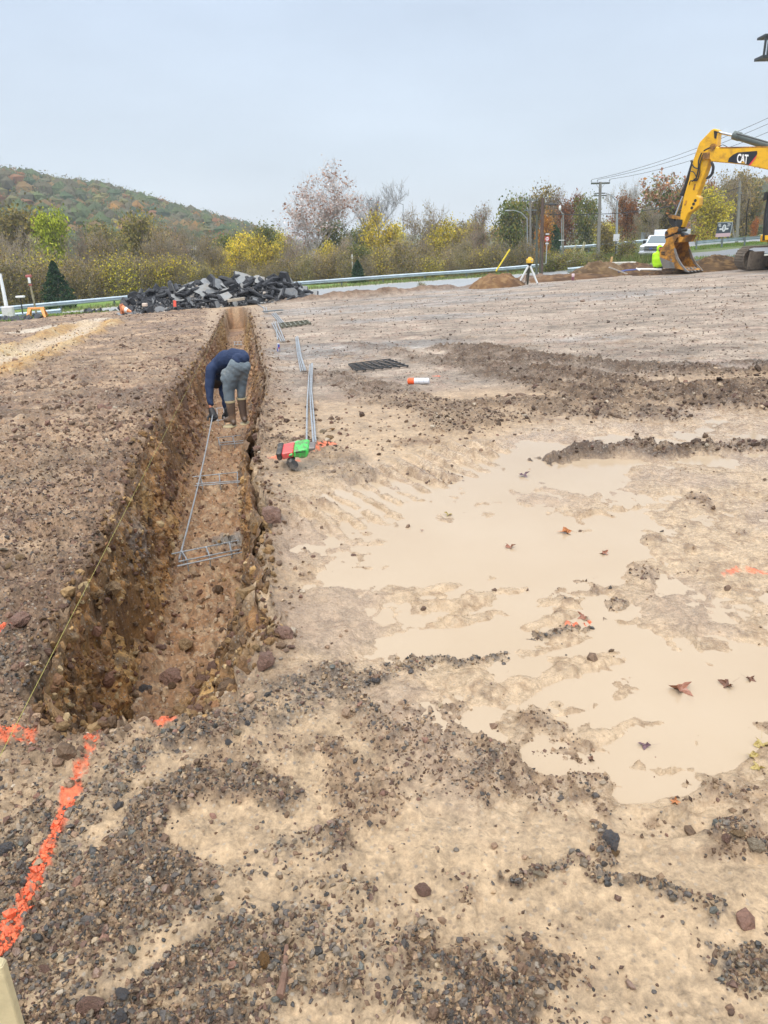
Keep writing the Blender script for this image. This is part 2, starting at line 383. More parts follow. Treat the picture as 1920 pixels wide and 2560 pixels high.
    # pushed-up rims of boot and tyre prints in the mud
    p1, p2, idp = worley(x * 2.6 + .2 * fbm(x * 3, y * 3, 64, 2), y * 2.6, 9); rim = np.exp(-((p1 + .16 * fbm(x * 6, y * 6, 67, 3) - .34) / .05) ** 2) * (idp > .55) * (p2 > .5) * sm(-.15, .15, fbm(x * 3, y * 3, 68, 2))
    h = h + rim * .022 * wet_z * (1 - bank) * (fbm(x * 4, y * 4, 66, 2) > -.1) - (p1 < .34) * (idp > .45) * .010 * wet_z * (1 - bank)
    lug = sm(.5, .2, line_d(x, y, gp((820, 1290), (1010, 1190), (1180, 1130)))) * sm(-.2, .6, np.sin((x * 1.0 + y * .55) * 34 + 2.5 * fbm(x, y, 79, 3)) + .7 * fbm(x * 3, y * 3, 69, 3))
    lug2 = sm(.45, .2, line_d(x, y, gp((1180, 1500), (1500, 1700), (1740, 1960)))) * sm(-.1, .7, np.sin((x * .4 - y * 1.0) * 30 + 4 * fbm(x * .9, y * .9, 70, 3)) + .8 * fbm(x * 3, y * 3, 69, 3))
    h = h + .036 * lug * (1 - bank) + .02 * lug2
    und = .030 * fbm(x * 1.25, y * 1.25, 72, 3) + .024 * fbm(x * 4.2, y * 4.2, 73, 3) + .009 * fbm(x * 15, y * 15, 74, 3)
    h = h + (poolm * (-.033 + und) + (1 - poolm) * wet_z * (.000 + .75 * und)) * (1 - bank)
    h = h + shoulder * np.where(x > -.2 * y - .1, .08, -.03) * (.8 + fbm(x * 1.7, y * 1.7, 65, 3))
    h = h + churn * .6 * (.035 * (np.sin(line_d(x, y, CHURN[1][0]) * 14 + 3 * b1) * .5 + .5) + .07 * np.abs(fbm(x * 4, y * 4, 58, 4)) + .05 * np.abs(fbm(x * 10, y * 10, 59, 3)))
    h = h + clay * site * (-.10 + .22 * sm(.5, .9, np.abs(line_d(wx, wy, CLAY[0][0]) / 1.05)))
    berm = np.exp(-((y - e + .15) / .55) ** 2) * (.15 + .22 * np.clip(fbm(x * .5, y * .5, 71, 3) + .25, 0, 1)) * sm(-9, -4, x); h = h + berm * (1 + .5 * b1)
    h = h - PITD * np.exp(-(np.hypot(x - PIT[0], y - PIT[1]) / .9) ** 4)
    h = h - TD * bank - .10 * bank * (1 - bank) * 4 * b1 * .5
    # trench floor and wall relief
    h = h + np.where(fl > -.1, .02 * b1 + .03 * clod + .014 * clod2 + .02 * (b2 - .1), 0)
    sxx = wall * .025 * (2 * vn3(x * 7, y * 7, h * 9, 80) + 1.2 * vn3(x * 19, y * 19, h * 24, 82)); syy = wall * .025 * (2 * vn3(x * 7 + 31, y * 7, h * 9, 81) + 1.2 * vn3(x * 19 + 5, y * 19, h * 24, 83))
    # crumbs of soil lying in patches on the smooth mud
    cm_n = fbm(x * 2.3 + .3 * b1, y * 2.3, 75, 5, .6); crumb = sm(.24, .56, cm_n + .05 * fore_l + .5 * grav - .10 * poolm) * (1 - left) * (1 - bank) * site * (D < 16)
    h = h + crumb * (.006 + .016 * (1 - e1) * (ide > .25) + .010 * np.abs(b3))
    # colour
    t = fbm(x * .9, y * .9, 91, 4); t2 = fbm(x * 5, y * 5, 92, 4); t3 = fbm(x * 24, y * 24, 93, 3)
    c = np.tile(alb(210, 181, 148), (n, 1))
    c = lerp3(c, alb(176, 146, 116), .45 + 1.1 * t2)
    c = lerp3(c, alb(212, 184, 150), .5 * (1 - left) * sm(-.1, .3, t2 + .3 * t))
    c = lerp3(c, alb(160, 128, 98), left * (.6 + .7 * t2) * sm(1.5, 3.5, D)); c = lerp3(c, alb(138, 108, 84), left * sm(.0, .4, t) * .8 * sm(2, 4, D)); c = lerp3(c, alb(112, 86, 66), left * sm(2, 4, D) * sm(.08, .35, fbm(x * 3.1, y * 4.4, 102, 5, .62)) * .75); c = lerp3(c, alb(190, 160, 130), left * sm(.1, .45, t3) * .75)
    c = lerp3(c, alb(184, 168, 152), far_pad * .85); c = lerp3(c, alb(172, 166, 160), far_pad * sm(.1, .5, fbm(x * .25, y * .5, 95, 3)) * .8); c = lerp3(c, alb(168, 140, 122), far_pad * sm(.05, .5, t2 + .3 * t) * .6)
    tf = fbm(x * 1.1, y * 1.7, 101, 5, .65); c = c * (1 + (.7 * tf * far_pad + .6 * tf * left * (D > 4)))[:, None]
    c = lerp3(c, alb(226, 200, 170), wet_z * (.6 + .6 * t2) * (1 - far_pad * .5)); c = lerp3(c, alb(170, 138, 108), wet_z * sm(.12, .42, t3 + .6 * t2) * .75)
    c = lerp3(c, alb(150, 120, 92), rim * wet_z * .7)
    c = lerp3(c, alb(226, 196, 158), (1 - crumb) * (1 - left) * (1 - far_pad) * sm(9, 4, D) * (1 - bank) * .8); c = lerp3(c, alb(176, 146, 114), crumb * (.6 + .8 * t3)); c = lerp3(c, alb(130, 104, 82), crumb * sm(.08, .38, t3 + .3 * t2) * .7)
    rd_ = np.abs(fbm(x * 8 + .5 * b1, y * 8, 77, 4)); rdg = wet_z * (1 - bank) * (1 - far_pad); h = h + rdg * .022 * (.25 - rd_); c = lerp3(c, alb(172, 140, 106), rdg * sm(.14, .03, rd_) * .65); c = lerp3(c, alb(196, 170, 146), rdg * sm(.0, .4, fbm(x * 1.4, y * 1.4, 78, 5)) * .6)
    c = lerp3(c, alb(104, 80, 60), churn * (.8 + .6 * t2)); c = lerp3(c, alb(136, 110, 86), churn * sm(.1, .4, t3) * .6)
    c = lerp3(c, alb(214, 172, 108), clay * site * .95); c = lerp3(c, alb(190, 140, 78), clay * sm(.0, .4, t2) * .7); c = lerp3(c, alb(232, 214, 190), pale * .95 * (1 - .3 * clay)); c = lerp3(c, alb(232, 206, 160), clay * sm(.15, .35, fbm(x * .7 + y * .9, y * .3, 96, 3)) * .7)
    c = lerp3(c, alb(166, 146, 124), grav * (.5 + .6 * t3)); c = lerp3(c, alb(114, 106, 100), grav * sm(.1, .4, t3) * .6)
    c = lerp3(c, alb(126, 96, 74), shoulder * .55)
    fm = sm(-.1, .12, fl)
    c = lerp3(c, alb(150, 112, 66), np.clip(bank * 3, 0, 1) * (1 - fm) * .95); c = lerp3(c, alb(118, 84, 50), (1 - fm) * np.clip(bank * 3, 0, 1) * sm(-.1, .35, vn3(x * 5, y * 5, h * 7, 85) * 2))
    c = lerp3(c, alb(184, 136, 70), (1 - fm) * np.clip(bank * 3, 0, 1) * sm(.1, .4, vn3(x * 3, y * 3, h * 3 + 4, 86) * 2) * .7)
    c = lerp3(c, alb(128, 86, 70), (1 - fm) * np.clip(bank * 2, 0, 1) * sm(.0, .5, fbm(x * .5, y * .5, 97, 2) + .2 * (y > 8)) * .7)
    c = lerp3(c, alb(176, 132, 92), fm * (.9 + .3 * t2)); c = lerp3(c, alb(212, 180, 142), fm * sm(.08, .3, t3) * .8); c = lerp3(c, alb(130, 92, 72), fm * sm(.1, .5, t) * .6)
    c = lerp3(c, alb(150, 150, 146), sm(.35, .1, np.hypot((x + 1.35) / 1.2, (y - 6.2) / .8)) * fm * .8)
    c = lerp3(c, alb(134, 100, 70), np.clip(berm * 5, 0, 1) * .75); c = lerp3(c, alb(98, 68, 46), np.clip(berm * 5, 0, 1) * sm(0, .4, t2) * .7)
    grass = sm(.2, 2.5, y - e) * (1 - clay)
    c = lerp3(c, np.array((.10, .13, .035), np.float32), grass); c = lerp3(c, np.array((.16, .14, .06), np.float32), grass * sm(.0, .5, fbm(x * .12, y * .12, 99, 4)) )
    c = lerp3(c, np.array((.09, .075, .04), np.float32), sm(76, 84, y + .12 * x) * (1 - sm(12, 26, x)))
    pt = paint * sm(.60, .10, np.abs(t3) * .9 + .35 * (t2 + .3) - .12 * paint)
    c = lerp3(c, np.array((.84, .17, .07), np.float32), pt * .88)
    c = c * (1 + .10 * b4)[:, None]
    wetv = np.clip(.25 + .65 * wet_z + .2 * t - .6 * far_pad * (1 - wet_z) - .25 * churn * .5, 0, 1) * site
    grain = np.clip(.35 + .5 * rough + .5 * grav - .25 * poolm + .3 * far_pad, 0, 1)
    return h, sxx, syy, np.clip(c, .01, .95), wetv, grain, dict(crumb=crumb, grav=grav, churn=churn, left=left, wet=wet_z, pool=pool, fr=fr, fl=fl, li=li, site=site, fore=fore_l, shoulder=shoulder, far=far_pad, clay=clay, paint=paint, berm=berm)
# ================================================================ ground sheet
def ground_mat():
    m = bpy.data.materials.new('site_soil'); m.use_nodes = True; t = m.node_tree; n = t.nodes; b = n['Principled BSDF']; L = t.links.new
    def nd(ty, **k):
        q = n.new(ty)
        for a, v in k.items(): setattr(q, a, v)
        return q
    geo = nd('ShaderNodeNewGeometry'); pos = geo.outputs['Position']
    col = nd('ShaderNodeAttribute', attribute_name='col'); wet = nd('ShaderNodeAttribute', attribute_name='wet'); gr = nd('ShaderNodeAttribute', attribute_name='grain')
    n1 = nd('ShaderNodeTexNoise'); n1.inputs['Scale'].default_value = 38; n1.inputs['Detail'].default_value = 8; n1.inputs['Roughness'].default_value = .72; L(pos, n1.inputs['Vector'])
    v1 = nd('ShaderNodeTexVoronoi'); v1.inputs['Scale'].default_value = 62; v1.inputs['Randomness'].default_value = 1; L(pos, v1.inputs['Vector'])
    n2 = nd('ShaderNodeTexNoise'); n2.inputs['Scale'].default_value = 9; n2.inputs['Detail'].default_value = 9; n2.inputs['Roughness'].default_value = .7; L(pos, n2.inputs['Vector'])
    def rng(src, a, b_, c_, d):
        q = nd('ShaderNodeMapRange'); L(src, q.inputs[0])
        for i, v in zip((1, 2, 3, 4), (a, b_, c_, d)): q.inputs[i].default_value = v
        return q.outputs[0]
    def mul(a, b_, op='MULTIPLY'):
        q = nd('ShaderNodeMath', operation=op)
        for i, v in enumerate((a, b_)):
            if isinstance(v, (int, float)): q.inputs[i].default_value = v
            else: L(v, q.inputs[i])
        return q.outputs[0]
    f1 = rng(n1.outputs[0], .32, .68, -.5, .5); f2 = rng(n2.outputs[0], .35, .65, -.5, .5)
    amp = rng(gr.outputs['Fac'], 0, 1, .30, 1.05)
    n4 = nd('ShaderNodeTexNoise'); n4.inputs['Scale'].default_value = 3.3; n4.inputs['Detail'].default_value = 10; n4.inputs['Roughness'].default_value = .78; L(pos, n4.inputs['Vector'])
    fac = mul(mul(rng(n4.outputs[0], .3, .7, -.24, .24), rng(gr.outputs['Fac'], 0, 1, .3, 1.3)), mul(mul(f1, amp), mul(f2, rng(gr.outputs['Fac'], 0, 1, .22, .6)), 'ADD'), 'ADD'); fac = mul(fac, 1.0, 'ADD')
    # single pale or dark grains
    sepv = nd('ShaderNodeSeparateColor'); L(v1.outputs['Color'], sepv.inputs[0])
    g1 = mul(rng(sepv.outputs[0], .80, .84, 0, 1), rng(v1.outputs['Distance'], .45, .25, 0, 1)); g1 = mul(g1, rng(gr.outputs['Fac'], .2, .7, 0, .8))
    g2 = mul(rng(sepv.outputs[1], .82, .86, 0, 1), rng(v1.outputs['Distance'], .45, .25, 0, 1)); g2 = mul(g2, rng(gr.outputs['Fac'], .2, .7, 0, .6))
    sc = nd('ShaderNodeVectorMath', operation='SCALE'); L(col.outputs['Color'], sc.inputs[0]); L(fac, sc.inputs['Scale'])
    ma = nd('ShaderNodeMix', data_type='RGBA'); L(g1, ma.inputs[0]); L(sc.outputs[0], ma.inputs['A']); ma.inputs['B'].default_value = (.36, .31, .25, 1)
    mb = nd('ShaderNodeMix', data_type='RGBA'); L(g2, mb.inputs[0]); L(ma.outputs['Result'], mb.inputs['A']); mb.inputs['B'].default_value = (.07, .06, .06, 1)
    L(mb.outputs['Result'], b.inputs['Base Color'])
    L(mul(rng(wet.outputs['Fac'], 0, 1, .85, .20), mul(f1, .35), 'ADD'), b.inputs['Roughness'])
    b.inputs['Specular IOR Level'].default_value = .5
    hsum = mul(mul(n1.outputs[0], 1.0), mul(v1.outputs['Distance'], -.35), 'ADD')
    bp = nd('ShaderNodeBump'); L(hsum, bp.inputs['Height']); bp.inputs['Distance'].default_value = .02; L(rng(gr.outputs['Fac'], 0, 1, .5, 1.0), bp.inputs['Strength']); L(bp.outputs[0], b.inputs['Normal'])
    return m
M_SOIL = ground_mat()
rr = [.45]
while rr[-1] < 42: rr.append(rr[-1] * 1.0057)
while rr[-1] < 160: rr.append(rr[-1] * 1.012)
while rr[-1] < 3500: rr.append(rr[-1] * 1.06)
rr = np.array(rr)
aa = np.concatenate([np.linspace(-180, -43, 26)[:-1], np.arange(-43, 43.01, .15), np.linspace(43.1, 180, 26)[1:]])
aa = aa[:-1]                                                      # the last column closes on the first
RR, AA = np.meshgrid(rr, np.radians(aa), indexing='ij')
gx = (RR * np.sin(AA)).ravel(); gy = (RR * np.cos(AA)).ravel()
gh, gsx, gsy, gc, gw, gg, GM = terrain(gx, gy)
V = np.stack([gx + gsx, gy + gsy, gh], 1)
nr, na = len(rr), len(aa)
I = np.arange(nr * na).reshape(nr, na); J = np.roll(I, -1, 1)
Q = np.stack([I[:-1], J[:-1], J[1:], I[1:]], -1).reshape(-1, 4)[:, ::-1]
V = np.vstack([V, [[0, 0, float(gh[:na].mean())]]]); gc = np.vstack([gc, gc[:1]]); gw = np.append(gw, .3); gg = np.append(gg, .5)
tri = np.stack([I[0], J[0], np.full(na, len(V) - 1), np.full(na, len(V) - 1)], -1)
me = np_mesh('ground', V, Q, [M_SOIL], True)
vcol(me, gc); vatt(me, 'wet', gw); vatt(me, 'grain', gg)
ground = obj('ground', me); tag(ground, kind='structure')
GHm = gh.reshape(nr, na)
def gz(x, y):
    "height of the finished ground at points near the camera"
    x = np.atleast_1d(x).astype(float); y = np.atleast_1d(y).astype(float)
    r_ = np.hypot(x, y); a_ = np.degrees(np.arctan2(x, y))
    i = np.clip(np.interp(r_, rr, np.arange(nr)), 0, nr - 1.001); j = np.clip(np.interp(a_, aa, np.arange(na)), 0, na - 1.001)
    i0 = i.astype(int); j0 = j.astype(int); u = i - i0; v = j - j0
    return GHm[i0, j0] * (1 - u) * (1 - v) + GHm[i0 + 1, j0] * u * (1 - v) + GHm[i0, j0 + 1] * (1 - u) * v + GHm[i0 + 1, j0 + 1] * u * v
def gz1(x, y): return float(gz(x, y)[0])
def drop(px, py, dz=0.0):
    "point of the finished ground seen at that spot of the frame"
    d = ray(px, py); h = math.hypot(d[0], d[1]); Ds = 1.0 * 1.003 ** np.arange(1500)
    xs, ys, zs = d[0] * Ds / h, d[1] * Ds / h, CAMZ + d[2] * Ds / h
    k = np.argmax(zs < gz(xs, ys) + dz)
    return Vector((xs[k], ys[k], gz1(xs[k], ys[k])))
# standing muddy water in the hollows
def puddle():
    m = bpy.data.materials.new('muddy_water'); m.use_nodes = True; t = m.node_tree; n = t.nodes; b = n['Principled BSDF']; L = t.links.new
    g = n.new('ShaderNodeNewGeometry'); n1 = n.new('ShaderNodeTexNoise'); n1.inputs['Scale'].default_value = 1.3; n1.inputs['Detail'].default_value = 8; L(g.outputs['Position'], n1.inputs['Vector'])
    mx_ = n.new('ShaderNodeMix'); mx_.data_type = 'RGBA'; L(n1.outputs[0], mx_.inputs[0]); mx_.inputs['A'].default_value = (*srgb(208, 182, 150, KA), 1); mx_.inputs['B'].default_value = (*srgb(224, 202, 174, KA), 1)
    L(mx_.outputs['Result'], b.inputs['Base Color']); rz_ = n.new('ShaderNodeMapRange'); rz_.inputs['From Min'].default_value = .35; rz_.inputs['From Max'].default_value = .65; rz_.inputs['To Min'].default_value = .02; rz_.inputs['To Max'].default_value = .14; L(n1.outputs[0], rz_.inputs[0]); L(rz_.outputs[0], b.inputs['Roughness']); b.inputs['IOR'].default_value = 1.33
    n2 = n.new('ShaderNodeTexNoise'); n2.inputs['Scale'].default_value = 26; n2.inputs['Detail'].default_value = 3; L(g.outputs['Position'], n2.inputs['Vector'])
    bp = n.new('ShaderNodeBump'); bp.inputs['Strength'].default_value = .05; bp.inputs['Distance'].default_value = .01; L(n2.outputs[0], bp.inputs['Height']); L(bp.outputs[0], b.inputs['Normal'])
    xs = np.linspace(-.95, 9, 120); ys = np.linspace(1.5, 9.2, 90); X, Y = np.meshgrid(xs, ys, indexing='ij')
    # the sheet lies level and is cut where the hollow ends, away from the trench
    keep = (poly_sd(X.ravel(), Y.ravel(), WET) > -.2) & (poly_sd(X.ravel(), Y.ravel(), LIP) < -.04)
    Vw = np.stack([X.ravel(), Y.ravel(), np.full(X.size, WATER_Z) + pad(X.ravel(), Y.ravel())], 1)
    I = np.arange(X.size).reshape(X.shape); q = np.stack([I[:-1, :-1], I[1:, :-1], I[1:, 1:], I[:-1, 1:]], -1).reshape(-1, 4)
    q = q[keep[q].all(1)]
    u, inv = np.unique(q, return_inverse=True); me = np_mesh('water', Vw[u], inv.reshape(-1, 4), [m], True)
    tag(obj('water', me), kind='structure')
puddle()

# ---------------------------------------------------------------- the cut walls of the trench
LW = LIP[0:14]; RW = LIP[14:31][::-1]; NF = len(FLO)
iL = [i for i, p in enumerate(FLO)]
FL_L = FLO[1:17]; FL_R = FLO[17:][::-1]
def _iy(P, y):
    P = sorted(P, key=lambda q: q[1]); return np.interp(y, [q[1] for q in P], [q[0] for q in P])
def wall_point(side, y, v, seed=0):
    "spot on the cut face: y along the trench, v from 0 at the lip to 1 at the floor"
    xl = _iy(LW if side < 0 else RW, y); xf = _iy(FL_L if side < 0 else FL_R, y); xl = xl + .05 * fbm(y * 2.2, y * 0 + side, 301, 3) + .03 * fbm(y * 8, y * 0 + side, 303, 2)
    f = np.where(v < .62, .30 * (v / .62) ** 1.4, .30 + .70 * ((v - .62) / .38) ** 1.15); f = np.where(side < 0, f, .15 * v + .85 * f)
    z = pad(xl, y) + .04 - (TD + .06) * v ** .92
    x = xl + (xf - xl) * f - side * (-.0)
    big = vn3(y * 2.4 + 3, z * 3.2, x * 0 + side * 5, 310); mid = np.abs(vn3(y * 7.5, z * 9.5, x * 0 + side * 3, 311)) * 2; rk1, rk2, rid = worley(y * 8.5 + .3 * big, z * 11 + side, 312); sm1, _, sid = worley(y * 24, z * 30 + side, 313)
    fine = vn3(y * 42, z * 52, x * 0, 314)
    dsp = .14 * big + .08 * (.35 - mid) + .045 * np.clip(.62 - rk1, 0, 1) * (rid > .5) + .034 * np.clip(.6 - sm1, 0, 1) * (sid > .3) + .026 * fine
    env = np.sin(np.clip(v, 0, 1) * np.pi) ** .5
    x = x - side * (.065 + dsp * env)
    y2 = y + .03 * env * vn3(y * 14, z * 16, x * 0 + 9, 316)
    return x, y2, z, big, mid, rk1, rid, fine
def trench_wall(side):
    ys = [2.36 if side < 0 else 2.9]
    while ys[-1] < 26.5: ys.append(ys[-1] + max(.013, ys[-1] * .004))
    ys = np.array(ys); vs_ = np.linspace(0, 1, 60); Y, Vv = np.meshgrid(ys, vs_, indexing='ij'); y = Y.ravel(); v = Vv.ravel()
    x, y2, z, big, mid, rk, rid, fine = wall_point(side, y, v)
    c = np.tile(alb(220, 164, 98), (len(y), 1)); c = lerp3(c, alb(160, 116, 72), .5 + 1.6 * vn3(y * 5, z * 7, y * 0, 320)); c = lerp3(c, alb(232, 186, 116), sm(.05, .35, vn3(y * 2.6, z * 3.3, y * 0 + side, 321)) * .8)
    c = lerp3(c, alb(190, 142, 106), sm(5.5, 9, y) * .6); c = lerp3(c, alb(128, 90, 70), sm(6, 10, y) * sm(0, .35, vn3(y * 3, z * 5, y * 0, 322)) * .8)
    if side < 0: c = lerp3(c, alb(154, 138, 124), sm(.75, .35, np.hypot((y - 4.9) / .9, (v - .40) / .45)) * .85)
    else: c = lerp3(c, alb(124, 104, 78), sm(.0, .3, vn3(y * 1.3, z * 4, y * 0, 323)) * .7)
    c = lerp3(c, alb(196, 164, 122), (rid > .8) * sm(.45, .2, rk) * .8); c = lerp3(c, alb(120, 100, 84), (rid > .6) * (rid < .72) * sm(.45, .2, rk) * .7)
    c = lerp3(c, alb(200, 160, 96), sm(18, 24, y) * .8); c = lerp3(c, alb(140, 110, 84), sm(.12, 0, v) * .7)
    c = c * (1 + .5 * fine)[:, None]
    I = np.arange(len(y)).reshape(Y.shape); q = np.stack([I[:-1, :-1], I[1:, :-1], I[1:, 1:], I[:-1, 1:]], -1).reshape(-1, 4)
    if side > 0: q = q[:, ::-1]
    me = np_mesh('trench_wall', np.stack([x, y2, z], 1), q, [M_SOIL], True); vcol(me, np.clip(c, .01, .9)); vatt(me, 'wet', np.full(len(y), .42)); vatt(me, 'grain', np.full(len(y), .85))
    tag(obj('trench_wall', me), kind='structure')
trench_wall(-1); trench_wall(1)
# ================================================================ stones, clods, gravel
def rock_shape(seed, sub=1, flat=.7, sharp=True):
    rnd = random.Random(seed); bm = bmesh.new(); bmesh.ops.create_icosphere(bm, subdivisions=sub, radius=1)
    ax = [Vector((rnd.gauss(0, 1), rnd.gauss(0, 1), rnd.gauss(0, 1))).normalized() for _ in range(7)]
    cut = [rnd.uniform(.45, .85) for _ in ax]
    for v in bm.verts:
        p = v.co.copy()
        for a, c_ in zip(ax, cut):
            d = p.dot(a)
            if d > c_: p -= a * (d - c_) * .9
        p *= 1 + rnd.uniform(-.08, .08); v.co = Vector((p.x * rnd_s[0], p.y * rnd_s[1], p.z * flat)) if False else Vector((p.x, p.y * rnd.uniform(.93, 1.07), p.z * flat))
    vs = np.array([v.co[:] for v in bm.verts]); fs = np.array([[v.index for v in f.verts] for f in bm.faces]); bm.free()
    if sub > 2: q_ = vs.copy(); vs = vs * (1 + .34 * (vn3(q_[:, 0] * 2.1 + seed, q_[:, 1] * 2.1, q_[:, 2] * 2.1, seed) + .55 * vn3(q_[:, 0] * 5 + seed, q_[:, 1] * 5, q_[:, 2] * 5, seed + 1) + .3 * vn3(q_[:, 0] * 11, q_[:, 1] * 11, q_[:, 2] * 11, seed + 2)))[:, None]
    vs[:, 1] *= rnd.uniform(.65, 1.0); return vs, fs
SH0 = [rock_shape(i, 1, random.Random(i).uniform(.4, .85)) for i in range(14)]
def rotm(n, rng, tilt=.5):
    a = rng.uniform(0, 2 * np.pi, n); b_ = rng.normal(0, tilt, n); c_ = rng.normal(0, tilt, n)
    ca, sa, cb, sb, cc, sc_ = np.cos(a), np.sin(a), np.cos(b_), np.sin(b_), np.cos(c_), np.sin(c_)
    M = np.empty((n, 3, 3))
    M[:, 0] = np.stack([ca * cb, ca * sb * sc_ - sa * cc, ca * sb * cc + sa * sc_], 1)
    M[:, 1] = np.stack([sa * cb, sa * sb * sc_ + ca * cc, sa * sb * cc - ca * sc_], 1)
    M[:, 2] = np.stack([-sb, cb * sc_, cb * cc], 1); return M
def scatter(name, P, S, col, mats, shapes, rng, tilt=.5):
    "all pieces of a kind nobody could count, one mesh"
    Vs = []; Fs = []; Cs = []; off = 0; k = rng.integers(0, len(shapes), len(P)); M = rotm(len(P), rng, tilt)
    for s_i, (v, f) in enumerate(shapes):
        idx = np.where(k == s_i)[0]
        if not len(idx): continue
        W = np.einsum('nij,vj->nvi', M[idx], v) * S[idx][:, None, None] + P[idx][:, None, :]
        Vs.append(W.reshape(-1, 3)); F_ = f[None] + (np.arange(len(idx)) * len(v))[:, None, None] + off; Fs.append(F_.reshape(-1, f.shape[1])); off += W.shape[0] * W.shape[1]
        Cs.append(np.repeat(col[idx], len(v), 0))
    me = np_mesh(name, np.vstack(Vs), np.vstack(Fs), mats, False); vcol(me, np.vstack(Cs))
    return me
def cam_pts(n, rng, y0, y1, x0=-60, x1=1980):
    "random spots of the site that the frame can see, evenly spread over the picture, ground height included"
    px = rng.uniform(x0, x1, n); py = rng.uniform(y0, y1, n)
    dc = np.stack([(px - 960) / F, -(py - 1280) / F, -np.ones(n)], 1) @ CM3.T
    z = np.zeros(n)
    for _ in range(6):
        k = (z - CAMZ) / dc[:, 2]; x = dc[:, 0] * k; y = dc[:, 1] * k; z = pad(x, y)
    return x, y
def soil_fields(x, y): return terrain(x, y)[6]
M_STONE = mat('wet_stone', (0, 0, 0), .42, attr='col', noise=.22, nscale=60, bump=.4, bscale=90)
M_CLOD = mat('soil_clod', (0, 0, 0), .75, attr='col', noise=.3, nscale=50, bump=.8, bscale=60)
def pick(rng, n, pal, w=None):
    pal = np.array([alb(*c) for c in pal]); k = rng.choice(len(pal), n, p=w); c = pal[k] * rng.uniform(.75, 1.25, (n, 1)); return c
GPAL = [(100, 92, 86), (134, 122, 108), (74, 71, 68), (158, 140, 118), (190, 160, 124), (156, 128, 110), (108, 108, 100), (200, 176, 142), (138, 124, 104)]
GW = np.array([.2, .13, .15, .13, .11, .09, .07, .05, .07]); GW = GW / GW.sum()
CPAL = [(124, 98, 78), (146, 118, 94), (104, 80, 64), (166, 138, 112), (134, 100, 84), (116, 92, 70)]
rng = np.random.default_rng(5)
def build_gravel():
    x, y = cam_pts(42000, rng, 1560, 2620); g = soil_fields(x, y)
    p = np.clip(g['grav'] ** 1.2 * .75 + .005 + .02 * g['crumb'] * (1 - g['pool']), 0, 1) * np.clip((np.hypot(x, y) / 3.0) ** 1.6, .2, 1) * (1 - .85 * g['pool'] * (1 - g['grav'])) * (g['fr'] < .05)
    k = rng.uniform(0, 1, len(x)) < p * .8; x, y = x[k], y[k]
    s = rng.lognormal(math.log(.0075), .42, len(x)).clip(.003, .024)
    P = np.stack([x, y, gz(x, y) + s * .15], 1)
    c = pick(rng, len(x), GPAL, GW); pa = (g['paint'][k] > .5) & (rng.uniform(0, 1, len(x)) < .85); c[pa] = np.array([.80, .14, .055]) * rng.uniform(.7, 1.1, (pa.sum(), 1))
    obj('gravel', scatter('gravel', P, s, c, [M_STONE], SH0, rng)); tag(bpy.data.objects['gravel'], kind='stuff'); print('gravel', len(x))
build_gravel()
def build_clods():
    xs = []; ys = []
    for a, b_, n in ((1040, 2620, 26000), (780, 1130, 38000), (690, 800, 9000)):
        x, y = cam_pts(n, rng, a, b_); xs.append(x); ys.append(y)
    x = np.concatenate(xs); y = np.concatenate(ys); g = soil_fields(x, y); D = np.hypot(x, y)
    p = np.clip(.85 * g['left'] * sm(-.25, .35, fbm(x * .9, y * 1.4, 35, 4)) + .05 * g['fore'] + .12 * g['crumb'] + .9 * g['churn'] + 1.0 * g['shoulder'] + .07 - .2 * g['far'] * (1 - g['churn']), 0, 1) * (1 - .85 * g['wet'] * (1 - g['churn']) * (1 - g['shoulder'])) * (g['fr'] < .03) * g['site'] * np.clip((D / 4.6) ** 1.8, .05, 1)
    p = np.where(g['churn'] > .3, .7 * g['site'] * (g['fr'] < .03), p)
    k = rng.uniform(0, 1, len(x)) < p; x, y, D = x[k], y[k], D[k]
    s = rng.lognormal(math.log(.010), .5, len(x)).clip(.004, .045) * (.75 + D * .09).clip(.8, 2.2)
    s = s * (1 - .3 * g['far'][k])
    P = np.stack([x, y, gz(x, y) + s * .1], 1)
    c = pick(rng, len(x), CPAL) * (1 + .35 * (1 - sm(2.2, 4.5, D)))[:, None]; dk = g['churn'][k] > .3; c[dk] *= .72; s[dk] *= .85
    rd = (g['left'][k] > .4) & (rng.uniform(0, 1, len(x)) < .16); c[rd] = pick(rng, rd.sum(), [(150, 116, 94), (128, 98, 80)])
    pl = rng.uniform(0, 1, len(x)) < .10; c[pl] = pick(rng, pl.sum(), [(206, 180, 150), (190, 160, 130), (214, 196, 172)])
    cl = g['clay'][k] > .5; c[cl] = pick(rng, cl.sum(), [(206, 160, 98), (176, 130, 76), (222, 190, 140)])
    obj('loose_soil', scatter('loose_soil', P, s, c, [M_CLOD], SH0, rng)); tag(bpy.data.objects['loose_soil'], kind='stuff'); print('clods', len(x))
build_clods()
